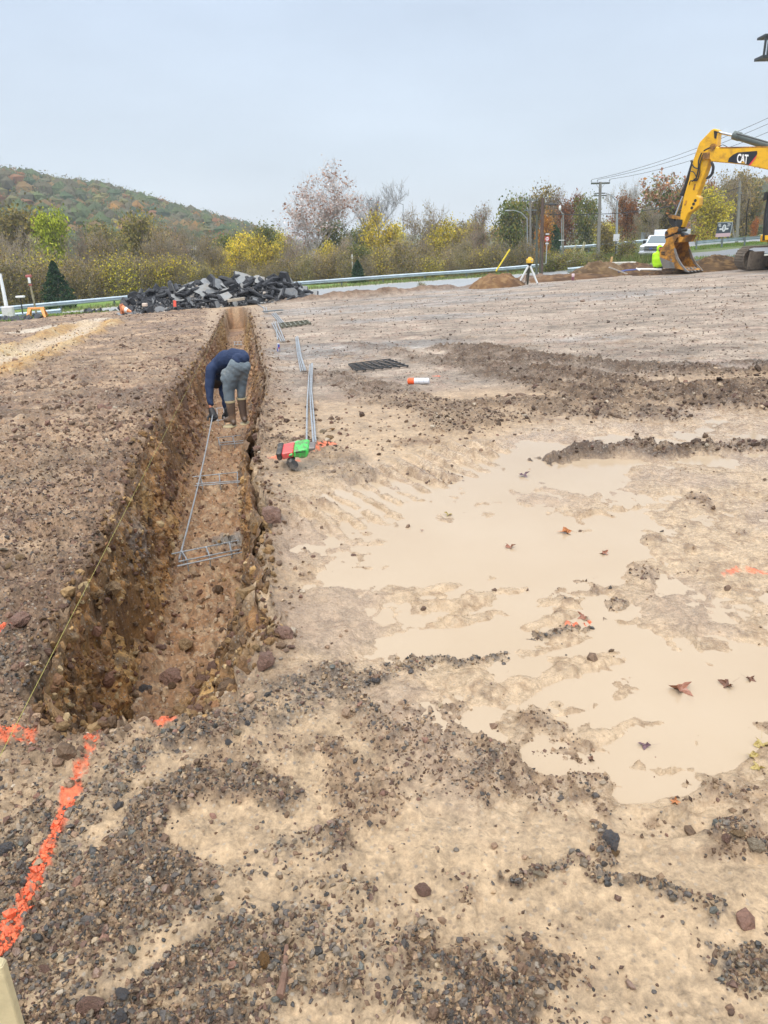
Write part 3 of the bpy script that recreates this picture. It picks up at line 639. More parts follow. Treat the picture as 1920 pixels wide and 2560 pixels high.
def build_trench_rubble():
    n = 60000; y = 2.3 + 27 * rng.uniform(0, 1, n) ** 1.9; x = rng.uniform(-6, .3, n)
    li = poly_sd(x, y, LIP); fl = poly_sd(x, y, FLO); k = (li > -.02) & (y < 30) & ((fl < 0) | (rng.uniform(0, 1, n) < .55)); x, y, li, fl = x[k], y[k], li[k], fl[k]
    h, sx_, sy_, c0, _, _, g = terrain(x, y)
    n = len(x); floor = fl > 0
    s = rng.lognormal(math.log(.016), .5, n).clip(.006, .06) * np.where(floor, .85, 1.15)
    P = np.stack([x + sx_, y + sy_, h + s * .15], 1); WM = ~floor
    c = pick(rng, n, [(132, 98, 62), (156, 120, 76), (112, 84, 56), (176, 142, 96), (120, 88, 70)])
    f_ = floor & (rng.uniform(0, 1, n) < .75); c[f_] = pick(rng, f_.sum(), [(196, 166, 134), (168, 136, 106), (150, 112, 90), (212, 188, 158), (134, 104, 80)])
    obj('trench_rubble', scatter('trench_rubble', P, s, c, [M_CLOD], SH0, rng, 1.2)); tag(bpy.data.objects['trench_rubble'], kind='stuff'); print('trench', n)
build_trench_rubble()
def build_wall_stones():
    V0 = []; 
    for side, n in ((-1, 5000), (1, 2600)):
        y = 2.4 + 22 * rng.uniform(0, 1, n) ** 2.1; v = rng.uniform(0, 1.0, n) ** .75; x, y2, z, *_ = wall_point(side, y, v); V0.append(np.stack([x, y2, z], 1))
    P = np.vstack(V0); n = len(P); s = rng.lognormal(math.log(.014), .55, n).clip(.006, .055); c = pick(rng, n, [(178, 134, 84), (204, 162, 104), (150, 108, 72), (220, 190, 142), (140, 100, 78), (188, 146, 96)])
    tag(obj('wall_stones', scatter('wall_stones', P, s, c, [M_CLOD], SH0, rng, 1.4)), kind='stuff')
build_wall_stones()
def build_crumbs():
    octa = np.array([(1, 0, 0), (-1, 0, 0), (0, 1, 0), (0, -1, 0), (0, 0, .7), (0, 0, -.7)], float); of = np.array([(0, 2, 4), (2, 1, 4), (1, 3, 4), (3, 0, 4), (2, 0, 5), (1, 2, 5), (3, 1, 5), (0, 3, 5)])
    sh = [(octa * np.array([1, r_.uniform(.6, 1), r_.uniform(.5, 1)]) + np.array([[r_.uniform(-.18, .18) for _ in range(3)] for _ in range(6)]), of) for r_ in [random.Random(900 + i) for i in range(10)]]
    x, y = cam_pts(90000, rng, 1120, 2620); g = soil_fields(x, y); p = np.clip(.5 * g['crumb'] + .4 * g['left'] + .3 * g['grav'] + .006, 0, 1) * (1 - .8 * g['pool'] * (1 - g['crumb'])) * (g['fr'] < .05); k = rng.uniform(0, 1, len(x)) < p; x, y = x[k], y[k]; D = np.hypot(x, y)
    pnt = soil_fields(x, y)['paint'] > .5
    s = rng.lognormal(math.log(.0052), .42, len(x)).clip(.002, .015) * np.clip(D / 3, 1, 2); c = pick(rng, len(x), [(164, 134, 104), (136, 108, 84), (112, 88, 70), (188, 158, 124), (122, 94, 80), (98, 90, 84)])
    c[pnt] = np.array([.82, .17, .07]) * rng.uniform(.7, 1.1, (pnt.sum(), 1))
    xf_, yf_ = cam_pts(17000, rng, 690, 980); gf = soil_fields(xf_, yf_); kf = (gf['site'] > .5) & (gf['fr'] < .05) & (rng.uniform(0, 1, len(xf_)) < .35 + .5 * gf['left'] + .3 * gf['far']); xf_, yf_ = xf_[kf], yf_[kf]; Df = np.hypot(xf_, yf_)
    sf = rng.lognormal(math.log(.011), .4, len(xf_)) * np.clip(Df / 12, .8, 2.2); cf_ = pick(rng, len(xf_), [(186, 164, 146), (150, 128, 112), (122, 102, 88), (208, 190, 172), (104, 90, 80), (166, 138, 116)])
    x = np.concatenate([x, xf_]); y = np.concatenate([y, yf_]); s = np.concatenate([s, sf]); c = np.vstack([c, cf_]); print('crumbs', len(x)); tag(obj('soil_crumbs', scatter('soil_crumbs', np.stack([x, y, gz(x, y) + s * .2], 1), s, c, [M_CLOD], sh, rng, .8)), kind='stuff')
build_crumbs()
# single rocks that stand out
ROCKM = {k: mat('rock_' + k, alb(*c), .55, noise=.35, nscale=9, bump=1.0, bscale=14, dirt=tuple(alb(*d)), dscale=7, damt=.8, dlo=.46) for k, c, d in
         (('red', (176, 136, 118), (146, 114, 90)), ('tan', (190, 156, 112), (140, 106, 70)), ('grey', (112, 114, 120), (140, 118, 96)), ('ochre', (176, 130, 70), (126, 92, 54)), ('pale', (214, 196, 168), (170, 140, 108)))}
ROCKME = {}
def rock_mesh(kind, v):
    if (kind, v) not in ROCKME:
        vs, fs = rock_shape(100 + v, 3, [.55, .4, .75, .6, .3][v % 5]); me = np_mesh('rock', vs, fs, [ROCKM[kind]], False)
        ROCKME[kind, v] = me
    return ROCKME[kind, v]
def rock(px, py, wpx, kind, v, label, group=None, rz=0.0, floor=False, tilt=0.0, lift=.25, asp=1.0):
    p = drop(px, py); d = (p - Vector((0, 0, CAMZ))).length; s = wpx / F * d / 2
    o = obj('rock', rock_mesh(kind, v)); o.location = p + Vector((0, 0, s * lift)); o.scale = (s * asp, s, s); o.rotation_euler = (tilt, tilt * .6, rz)
    tag(o, label, 'rock', group or 'rocks on the building site'); return o
for a in [
    (55, 1560, 62, 'red', 0, 'reddish boulder on the left bank beside the orange paint spot'),
    (178, 1700, 22, 'tan', 1, 'upright tan stone sticking out of the near trench wall'),
    (322, 1797, 36, 'ochre', 2, 'mossy ochre stone at the near end of the trench'),
    (428, 1702, 62, 'red', 3, 'large reddish flat rock on the trench floor at the near end'),
    (462, 1618, 52, 'tan', 0, 'tan flat rock on the trench floor before the pink rock'),
    (405, 1622, 26, 'red', 1, 'small dark red rock left of the tan flat rock in the trench'),
    (365, 1725, 34, 'grey', 2, 'grey stone at the foot of the near trench wall'),
    (340, 1740, 24, 'tan', 4, 'small split stone below the near trench wall'),
    (345, 1420, 46, 'ochre', 2, 'ochre block wedged in the left trench wall above the floor'),
    (413, 1415, 28, 'tan', 0, 'pale stone set upright low in the left trench wall'),
    (280, 1485, 54, 'tan', 3, 'broad tan rock in the left trench wall'),
    (240, 1665, 30, 'ochre', 1, 'ochre stone in the steep left wall near the trench end'),
    (650, 1330, 48, 'ochre', 2, 'big ochre slab standing in the right trench wall'),
    (612, 1250, 40, 'pale', 4, 'long pale stone leaning at the foot of the right trench wall'),
    (645, 1130, 34, 'red', 0, 'dark red stone at the right trench lip by the power cutter'),
    (20, 1420, 26, 'tan', 1, 'pink square stone in the small heap on the left bank'), (48, 1398, 26, 'tan', 3, 'pale square stone at the back of the small heap on the left bank'), (8, 1380, 30, 'pale', 4, 'pale flat stone behind the small heap on the left bank'),
    (806, 1082, 22, 'pale', 0, 'pale stone right of the rebar ends'), (828, 1077, 20, 'ochre', 1, 'ochre stone between the pale stone and the dark clod'), (826, 1098, 26, 'tan', 3, 'tan stone nearest the orange paint by the cutter'), (850, 1085, 14, 'red', 2, 'dark clod at the end of the stone row by the rebar'),
    (1048, 1385, 38, 'grey', 1, 'dark wet stone lying in the tan puddle'), (886, 1392, 22, 'red', 4, 'flat red stone at the edge of the tan puddle'),
    (1062, 2232, 44, 'red', 0, 'brown rounded stone on the mud in the middle foreground'), (1345, 2185, 30, 'pale', 1, 'pale oval stone on the gravel ridge'), (1525, 2110, 46, 'grey', 3, 'dark grey split rock beside the boot print'), (1535, 2135, 26, 'tan', 2, 'brown pebble under the dark split rock'),
    (1890, 2115, 38, 'pale', 3, 'pale flat stone at the right of the gravel heap'), (1845, 2085, 36, 'tan', 4, 'flat tan stone standing on the gravel heap'), (1815, 2105, 28, 'red', 0, 'pink stone at the near side of the gravel heap'),
    (230, 2525, 62, 'red', 2, 'large pinkish stone at the bottom of the gravel'), (305, 2490, 40, 'grey', 1, 'greenish grey flat stone among dark gravel'), (300, 2550, 36, 'grey', 3, 'blue grey stone beside the large pinkish stone'), (395, 2420, 30, 'red', 4, 'oval brown stone among dark gravel'),
    (108, 2428, 30, 'red', 1, 'flat orange pink stone near the wooden stake'), (15, 2130, 42, 'grey', 0, 'greenish grey stone on the dark gravel by the paint line'), (298, 2020, 26, 'grey', 2, 'dark blue stone right of the paint line'), (255, 2265, 20, 'tan', 3, 'small orange stone on the light mud'), (545, 2250, 22, 'tan', 0, 'tan stone in the row beside the light mud patch'), (660, 2405, 40, 'ochre', 2, 'yellowish stone in the gravel by the twig'),
    (680, 1300, 60, 'red', 3, 'broad red lump slipping from the right trench lip'), (706, 1590, 62, 'red', 0, 'crumbling red soil block on the right trench lip'), (660, 1660, 56, 'red', 3, 'red soil block sliding down at the trench end'), (728, 1620, 26, 'red', 1, 'small red lump at the puddle side of the trench lip'),
    (572, 1860, 22, 'grey', 4, 'blue grey stone in the gravel by the puddle'), (594, 1838, 24, 'pale', 2, 'pale stone on the blue gravel by the puddle'), (620, 1812, 22, 'grey', 0, 'slate blue stone on the gravel ridge'), (1010, 1760, 20, 'grey', 1, 'grey blue chip on the dark gravel in the puddle'), (938, 1702, 26, 'grey', 3, 'dark angular stone in the gravel heap at the puddle'),
    (632, 852, 12, 'pale', 0, 'white stone on the right trench lip behind the worker'), (466, 1195, 24, 'tan', 1, 'tan stone at the left foot of the trench wall'), (330, 1195, 40, 'tan', 2, 'tan block in the left trench wall beside the string'), (355, 1090, 32, 'ochre', 0, 'ochre block high in the left trench wall'),
]:
    px, py, wp, kd, v, lab = a
    rock(px, py, wp, kd, v, lab, rz=(px * 7 % 63) / 10, tilt=((py * 3) % 10 - 5) / 12)
# fallen leaves
def leaf_mesh(seed, lobes=5):
    rnd = random.Random(seed); pts = []
    n = lobes * 4
    for i in range(n):
        a = 2 * math.pi * i / n; k = [1, .62, .42, .66][i % 4] * (1 - .35 * (abs(i / n - .5) < .07)); pts.append((math.cos(a) * k * rnd.uniform(.85, 1.1), math.sin(a) * k * rnd.uniform(.8, 1.1)))
    V_ = [(0, 0, .08)]; F_ = []
    for rg in (.5, 1.0):
        for x, y in pts: V_.append((x * rg, y * rg, .08 + rg * rg * (.28 * math.sin(math.atan2(y, x) * 2 + seed) + .12) + rnd.uniform(-.03, .03)))
    for i in range(n):
        j = (i + 1) % n; F_.append((0, 1 + i, 1 + j)); F_.append((1 + i, 1 + n + i, 1 + n + j, 1 + j))
    b = len(V_); V_ += [(-.9, 0, .05), (-.9, .035, .05), (-1.9, .12, .16), (-1.9, .10, .16)]; F_.append((b, b + 1, b + 2, b + 3))
    me = bpy.data.meshes.new('leaf'); me.from_pydata(V_, [], F_); return me
LFM = {k: mat('leaf_' + k, srgb(*c, .8), .4, noise=.4, nscale=4, dirt=srgb(110, 60, 30, .7), dscale=3, damt=.7) for k, c in (('orange', (190, 120, 66)), ('red', (160, 108, 84)), ('brown', (104, 68, 46)), ('plum', (110, 84, 92)), ('yellow', (176, 156, 90)))}
for i, (px, py, wp, kd, lab) in enumerate([
    (1412, 1338, 52, 'orange', 'orange maple leaf floating in the puddle'), (1275, 1380, 46, 'red', 'folded red leaf standing up in the puddle'), (1510, 1396, 34, 'red', 'thin red leaf with a long stem in the puddle'),
    (1455, 1552, 48, 'red', 'red submerged leaf beside the gravel ridge'), (1700, 1740, 88, 'red', 'large red and tan leaf half under water'), (1815, 1730, 56, 'brown', 'dark brown leaf curled at the puddle edge'), (1872, 1716, 36, 'brown', 'small blackish leaf near the right puddle edge'),
    (1478, 1905, 34, 'brown', 'dark curled leaf on the mud between puddles'), (1610, 1885, 50, 'plum', 'plum coloured leaf flat on the mud'), (1687, 2008, 36, 'orange', 'crumpled orange leaf on the mud'), (1120, 1292, 34, 'yellow', 'pale yellow leaf at the far puddle edge'),
    (1055, 1340, 14, 'red', 'tiny red leaf scrap on the mud'), (1905, 1865, 60, 'yellow', 'olive yellow leaf lying on top of the leaf cluster at the right'), (1880, 1895, 50, 'yellow', 'olive leaf lying under the olive cluster'), (1895, 1925, 52, 'yellow', 'broad olive leaf on the wet mud below the cluster'), (1310, 1200, 40, 'plum', 'pinkish leaf at the far end of the tracks')]):
    p = drop(px, py); s = wp / F * (p - Vector((0, 0, CAMZ))).length / 2 * .72
    me = leaf_mesh(i, 5); me.materials.append(LFM[kd]); o = obj('leaf', me); o.location = (p.x, p.y, max(p.z, WATER_Z) + .002); o.scale = (s, s, s); o.rotation_euler = (.1, .15, i * 1.9 + .4)
    tag(o, lab, 'leaf', 'fallen leaves on the mud')
# ================================================================ hills
def ridge(P, D, tree_h, lo, hi):
    "crest heights from the directions in which the skyline stands"
    A = []; H = []
    for px, py in P: d = ray(px, py); A.append(math.degrees(math.atan2(d[0], d[1]))); H.append(CAMZ + D * d[2] / math.hypot(d[0], d[1]) + 4 - tree_h)
    return [lo[0]] + A + [hi[0]], [H[0] * lo[1]] + H + [H[-1] * hi[1]]
HP0 = ridge([(0, 415), (100, 432), (200, 450), (300, 475), (400, 500), (500, 524), (600, 549), (680, 574), (760, 600)], 420, 9, (-60, 1.4), (-5, -.5)); HP1 = ridge([(1450, 590), (1600, 520), (1750, 470), (1850, 440), (1920, 430)], 380, 9, (11, 0), (60, 1.4))
def hill_h(x, y, k):
    if k == 0:      # the long ridge on the left, falling towards the middle
        az = np.degrees(np.arctan2(x, y)); D = np.hypot(x, y)
        prof = np.interp(az, *HP0)
        return -4 + prof * sm(170, 420, D) * (1 - .0 * D) + 3.5 * fbm(x * .012, y * .012, 201, 3) * sm(180, 300, D)
    az = np.degrees(np.arctan2(x, y)); D = np.hypot(x, y)
    prof = np.interp(az, *HP1)
    return -4 + prof * sm(150, 380, D) + 3 * fbm(x * .012, y * .012, 202, 3) * sm(180, 300, D)
M_HILL = mat('hill_soil', (.07, .065, .035), .95, noise=.4, nscale=.05)
def hill(k, a0, a1, D0, D1):
    A = np.radians(np.linspace(a0, a1, 90)); Dd = np.geomspace(D0, D1, 60); DD, AA_ = np.meshgrid(Dd, A, indexing='ij'); x = (DD * np.sin(AA_)).ravel(); y = (DD * np.cos(AA_)).ravel()
    h = hill_h(x, y, k) - 2.0; I = np.arange(x.size).reshape(DD.shape); q = np.stack([I[:-1, :-1], I[:-1, 1:], I[1:, 1:], I[1:, :-1]], -1).reshape(-1, 4)[:, ::-1]
    o = obj('hill', np_mesh('hill', np.stack([x, y, h], 1), q, [M_HILL], True)); tag(o, kind='structure'); return o
hill(0, -62, -4, 150, 700); hill(1, 10, 60, 140, 600)
# ================================================================ trees
def mat_leaf(name):
    m = bpy.data.materials.new(name); m.use_nodes = True; t = m.node_tree; n = t.nodes; b = n['Principled BSDF']; L = t.links.new
    a = n.new('ShaderNodeAttribute'); a.attribute_name = 'col'; oi = n.new('ShaderNodeObjectInfo'); hs = n.new('ShaderNodeHueSaturation'); L(a.outputs['Color'], hs.inputs['Color'])
    m1 = n.new('ShaderNodeMapRange'); m1.inputs['To Min'].default_value = .8; m1.inputs['To Max'].default_value = 1.25; L(oi.outputs['Random'], m1.inputs[0]); L(m1.outputs[0], hs.inputs['Value'])
    m2 = n.new('ShaderNodeMath'); m2.operation = 'FRACT'; m3 = n.new('ShaderNodeMath'); m3.operation = 'MULTIPLY'; m3.inputs[1].default_value = 17.3; L(oi.outputs['Random'], m3.inputs[0]); L(m3.outputs[0], m2.inputs[0])
    m4 = n.new('ShaderNodeMapRange'); m4.inputs['To Min'].default_value = .492; m4.inputs['To Max'].default_value = .512; L(m2.outputs[0], m4.inputs[0]); L(m4.outputs[0], hs.inputs['Hue'])
    L(hs.outputs[0], b.inputs['Base Color']); b.inputs['Roughness'].default_value = .7; b.inputs['Specular IOR Level'].default_value = .25
    tr = n.new('ShaderNodeBsdfTranslucent'); L(hs.outputs[0], tr.inputs['Color']); ms = n.new('ShaderNodeMixShader'); ms.inputs[0].default_value = .4; L(b.outputs[0], ms.inputs[1]); L(tr.outputs[0], ms.inputs[2]); L(ms.outputs[0], n['Material Output'].inputs['Surface'])
    return m
M_LEAF = mat_leaf('foliage'); M_BARK = mat('bark', (.085, .07, .055), .9, noise=.3, nscale=3, rand=.25); M_BARKP = mat('pale_bark', (.42, .40, .36), .85, noise=.25, nscale=2)
def branch_tree(seed, H, trunk=.14, spread=.5, nb=9, lv=3, lean=0.0, up=.55, twig=1.0, start=.1):
    "limbs as tapered tubes: returns trunk pieces, twig pieces and the twig ends"
    rnd = random.Random(seed); segs = []; ends = []
    def grow(p, d, L_, r, l, k):
        n = 4 if l < 2 else 3; pts = [p]; q = p.copy(); dd = d.copy()
        for i in range(n):
            dd = (dd + Vector((rnd.gauss(0, .13), rnd.gauss(0, .13), rnd.gauss(.05, .08)))).normalized(); q = q + dd * (L_ / n); pts.append(q.copy())
        segs.append((pts, [r * (1 - .75 * i / n) for i in range(n + 1)], l))
        if l >= lv: ends.append((pts[-1], dd)); ends.append((pts[len(pts) // 2], dd)); return
        m_ = nb if l == 0 else max(3, int(nb * .55))
        for j in range(m_):
            f = rnd.uniform(start if l == 0 else .15, 1.0); i = min(int(f * n), n - 1); b_ = pts[i].lerp(pts[i + 1], f * n - i)
            a = rnd.uniform(0, 6.283) + j * 2.4; sp = rnd.uniform(.5, 1.1)
            side = Vector((math.cos(a), math.sin(a), 0)); nd_ = (dd * up + side * sp + Vector((0, 0, .35))).normalized()
            grow(b_, nd_, L_ * rnd.uniform(.38, .6) * (1.15 - .4 * f) * (spread / .5 if l == 0 else 1), r * (1 - .7 * f) * .55, l + 1, j)
    grow(Vector((0, 0, 0)), Vector((lean, 0, 1)).normalized(), H * .82, trunk, 0, 0)
    return segs, ends
def quads(P, sz, rng, col, droop=.3, asp=.8):
    n = len(P); a = rng.normal(0, 1, (n, 3)); a /= np.linalg.norm(a, axis=1, keepdims=True); b_ = rng.normal(0, 1, (n, 3)); b_ -= a * (a * b_).sum(1, keepdims=True); b_ /= np.linalg.norm(b_, axis=1, keepdims=True)
    a *= sz[:, None]; b_ *= sz[:, None] * asp
    V_ = np.stack([P - a - b_ * .3, P + b_ * .9 - a * .2, P + a + b_ * .2, P - b_], 1).reshape(-1, 3)
    return V_, np.arange(4 * n).reshape(-1, 4), np.repeat(col, 4, 0)
def tree_kind(name, seed, H, pal, leaves, lsize, trunk=.14, spread=.5, nb=9, lv=3, lean=0.0, up=.55, clump=.5, dens=1.0, bark=None, shape=None, twigc=(.30, .255, .20), low=0.0, wisps=0, tw=1.0, start=.1, fill=.35):
    rng_ = np.random.default_rng(seed); segs, ends = branch_tree(seed, H, trunk, spread, nb, lv, lean, up, 1.0, start)
    tb = MB(); cb = MB()
    for pts, rad, l in segs:
        if l <= 1: tb.tube(pts, rad, 6 if l == 0 else 4, cap=False)
        else: cb.tube(pts, [max(r_, .016 * tw) for r_ in rad], 3, cap=False)
    E = np.array([e[0][:] for e in ends]); Zmax = E[:, 2].max()
    k = rng_.integers(0, len(E), leaves); P = E[k] + rng_.normal(0, clump, (leaves, 3))
    P[:, 2] = np.where(rng_.uniform(0, 1, leaves) < fill, P[:, 2] * rng_.uniform(0, 1, leaves), P[:, 2]); P = P[P[:, 2] > H * low]; n = len(P)
    pal = np.array(pal); ck = rng_.integers(0, len(pal), len(E)); mix = rng_.uniform(0, 1, n) < .55
    c = np.where(mix[:, None], pal[ck[k[:len(P)] if False else rng_.integers(0, len(E), n)]], pal[rng_.integers(0, len(pal), n)])
    clm = .75 + .5 * (np.sin(P[:, 0] * 1.7 + seed) * np.sin(P[:, 1] * 1.9) * np.sin(P[:, 2] * 1.5 + 1) * .5 + .5); c = c * clm[:, None] * rng_.uniform(.7, 1.3, (n, 1))
    s = lsize * rng_.lognormal(0, .3, n).clip(.5, 1.7)
    V_, F_, Cc = quads(P, s, rng_, c)
    if wisps:               # fine upright twigs too thin to model as tubes
        kk = rng_.integers(0, len(E), wisps); B = E[kk] + rng_.normal(0, clump * .8, (wisps, 3)); B[:, 2] = np.where(rng_.uniform(0, 1, wisps) < fill, B[:, 2] * rng_.uniform(0, 1, wisps), B[:, 2]); dv = rng_.normal(0, .32, (wisps, 3)); dv[:, 2] = np.abs(rng_.normal(.7, .3, wisps)); Lw = rng_.uniform(.5, 1.5, (wisps, 1)) * H * .09
        sd = np.cross(dv, rng_.normal(0, 1, (wisps, 3))); sd /= np.linalg.norm(sd, axis=1, keepdims=True); wd = .022 * tw
        Vt = np.stack([B - sd * wd, B + sd * wd, B + dv * Lw + sd * wd * .3, B + dv * Lw - sd * wd * .3], 1).reshape(-1, 3); Ft = np.arange(4 * wisps).reshape(-1, 4) + len(V_)
        tc_ = np.array(twigc) * rng_.uniform(.6, 1.5, (wisps, 1)); V_ = np.vstack([V_, Vt]); F_ = np.vstack([F_, Ft]); Cc = np.vstack([Cc, np.repeat(tc_, 4, 0)])
    tv = np.array([v[:] for v in cb.v]) if cb.v else np.zeros((0, 3)); 
    if len(tv): F_ = np.vstack([F_, np.array(cb.f) + len(V_)]); V_ = np.vstack([V_, tv]); Cc = np.vstack([Cc, np.tile(np.array(twigc), (len(tv), 1))])
    V_[:, 2] = np.maximum(V_[:, 2], -.2)
    crown = np_mesh('crown', V_, F_, [M_LEAF], False); vcol(crown, Cc)
    trk = tb.mesh('trunk', [bark or M_BARK], smooth=True)
    return (trk, crown, float(np.percentile(V_[:, 2], 99.3)))
g_ = lambda *c: [srgb(*q, 1.0) for q in c]
OLIVE = g_((140, 128, 66), (116, 112, 60), (160, 142, 76), (104, 96, 58)); BROWNISH = g_((146, 126, 82), (126, 110, 72), (164, 140, 82), (118, 112, 70), (170, 152, 78))
YEL = g_((214, 192, 62), (190, 176, 62), (226, 204, 84), (164, 158, 60)); LIME = g_((178, 184, 44), (150, 160, 40), (198, 200, 72), (122, 132, 36)); DKG = g_((52, 82, 50), (42, 68, 44), (66, 96, 56), (56, 80, 62))
RUST = g_((168, 108, 66), (150, 96, 62), (180, 126, 78), (130, 96, 66)); ORG = g_((206, 138, 62), (186, 120, 58), (214, 154, 78)); PINK = g_((172, 128, 110), (150, 110, 96), (190, 154, 132)); WHITE = g_((232, 214, 206), (206, 176, 158), (240, 232, 228), (180, 138, 112)); GRN = g_((96, 110, 54), (80, 96, 50), (120, 126, 62), (136, 126, 60))
TK = {}
TK['grey'] = [tree_kind('grey', 11, 8, BROWNISH, 2400, .11, nb=10, clump=.55, wisps=2600, spread=.6), tree_kind('grey', 12, 8, BROWNISH + OLIVE, 2600, .11, nb=9, clump=.6, wisps=2400, lean=.12, spread=.62)]
TK['bare'] = [tree_kind('bare', 13, 8, BROWNISH, 900, .09, nb=9, clump=.4, wisps=2600, spread=.62), tree_kind('bare', 14, 8, PINK, 700, .09, nb=9, clump=.4, wisps=2600, spread=.66, lean=-.1)]
TK['olive'] = [tree_kind('olive', 15, 8, OLIVE, 4200, .17, nb=10, clump=.75, wisps=900, spread=.55), tree_kind('olive', 16, 8, OLIVE + BROWNISH, 3400, .15, nb=10, clump=.7, wisps=900, spread=.62)]
TK['yellow'] = [tree_kind('yellow', 17, 8, YEL + OLIVE[:1], 4600, .18, nb=10, clump=.75, wisps=600, spread=.6)]
TK['lime'] = [tree_kind('lime', 18, 8, LIME, 4600, .17, nb=10, clump=.62, wisps=200, spread=.55, low=.34, start=.3, fill=0)]
TK['green'] = [tree_kind('green', 19, 8, GRN, 4600, .18, nb=10, clump=.75, wisps=500, spread=.58)]
TK['rust'] = [tree_kind('rust', 20, 8, RUST, 3400, .14, nb=10, clump=.6, wisps=900, spread=.45)]
TK['orange'] = [tree_kind('orange', 21, 8, ORG + RUST[:1], 3800, .15, nb=10, clump=.6, wisps=400, spread=.45)]
TK['pink'] = [tree_kind('pink', 22, 8, PINK + BROWNISH, 2200, .11, nb=10, clump=.55, wisps=1800, spread=.55)]
TK['sycamore'] = [tree_kind('sycamore', 23, 16, WHITE, 2800, .17, trunk=.22, nb=13, clump=.5, wisps=1500, spread=.62, bark=M_BARKP, twigc=(.55, .5, .46), up=.8, low=.2, start=.25, fill=0)]
TK['ghost'] = [tree_kind('ghost', 24, 12, WHITE, 60, .08, trunk=.14, nb=13, clump=.3, wisps=1300, spread=.62, bark=M_BARKP, tw=1.3, twigc=(.42, .41, .40), up=.8, fill=0)]
TK['sparse'] = [tree_kind('sparse', 25, 11, PINK + RUST + GRN, 900, .26, trunk=.2, nb=10, clump=.4, wisps=700, spread=.6, up=.6, low=.45, start=.3, fill=0)]
TK['brush'] = [tree_kind('brush', 26, 3.2, BROWNISH + OLIVE, 3600, .085, trunk=.05, nb=12, lv=2, clump=.45, wisps=3000, fill=.8, spread=1.0, up=.7), tree_kind('brush', 27, 3.2, BROWNISH, 2400, .08, trunk=.05, nb=12, lv=2, clump=.5, wisps=3600, fill=.8, spread=1.0, up=.7),
               tree_kind('brush', 28, 3.2, OLIVE + YEL, 3600, .085, trunk=.05, nb=12, lv=2, clump=.5, wisps=1800, fill=.8, spread=1.0, up=.7)]
TK['gbush'] = [tree_kind('gbush', 29, 1.6, GRN + LIME[:1] + OLIVE, 2400, .06, trunk=.03, nb=10, lv=2, clump=.32, wisps=900, fill=.8, spread=1.1, up=.7)]
def conifer(seed, H):
    rng_ = np.random.default_rng(seed); n = 5200; z = rng_.uniform(.02, 1, n) ** 1.25; a = rng_.uniform(0, 6.283, n); rad = (1 - z) ** .7 * .40 * (.35 + .65 * rng_.uniform(0, 1, n) ** .5) * (1 + .35 * np.sin(a * 3 + z * 17) * np.sin(z * 26 + a)); P = np.stack([np.cos(a) * rad * H, np.sin(a) * rad * H, z * H - .25 * rad * H], 1)
    V_, F_, Cc = quads(P, .12 * rng_.lognormal(0, .3, n), rng_, np.array(DKG)[rng_.integers(0, 4, n)] * rng_.uniform(.6, 1.5, (n, 1)), asp=.5)
    cr_ = np_mesh('crown', V_, F_, [M_LEAF]); vcol(cr_, Cc); tb = MB(); tb.tube([(0, 0, 0), (0, 0, H * .5), (0, 0, H * .97)], [.12, .07, .01], 6); return (tb.mesh('trunk', [M_BARK]), cr_, H)
TK['conifer'] = [conifer(31, 5)]
def tree(kind, v, px, top, D, base=None, wide=1.0, label=None, group='trees beyond the road', name=None, rz=None):
    p = at_d(px, 600, D); z0 = ground_z(p.x, p.y) if base is None else base
    q = at_d(px, top, D); H = max(q.z - z0, .5); trk, crn, H0 = TK[kind][v % len(TK[kind])]; s = H / (H0 * 1.0)
    e = empty(name or ('bush' if kind in ('brush', 'gbush') else ('evergreen_tree' if kind == 'conifer' else 'tree')), (q.x, q.y, z0), rz if rz is not None else random.uniform(0, 6.28))
    e.scale = (s * wide, s * wide, s); a = obj('trunk', trk, e); b_ = obj('crown', crn, e); tag(e, label, 'bush' if kind in ('brush', 'gbush') else 'tree', group)
    return e
random.seed(3)
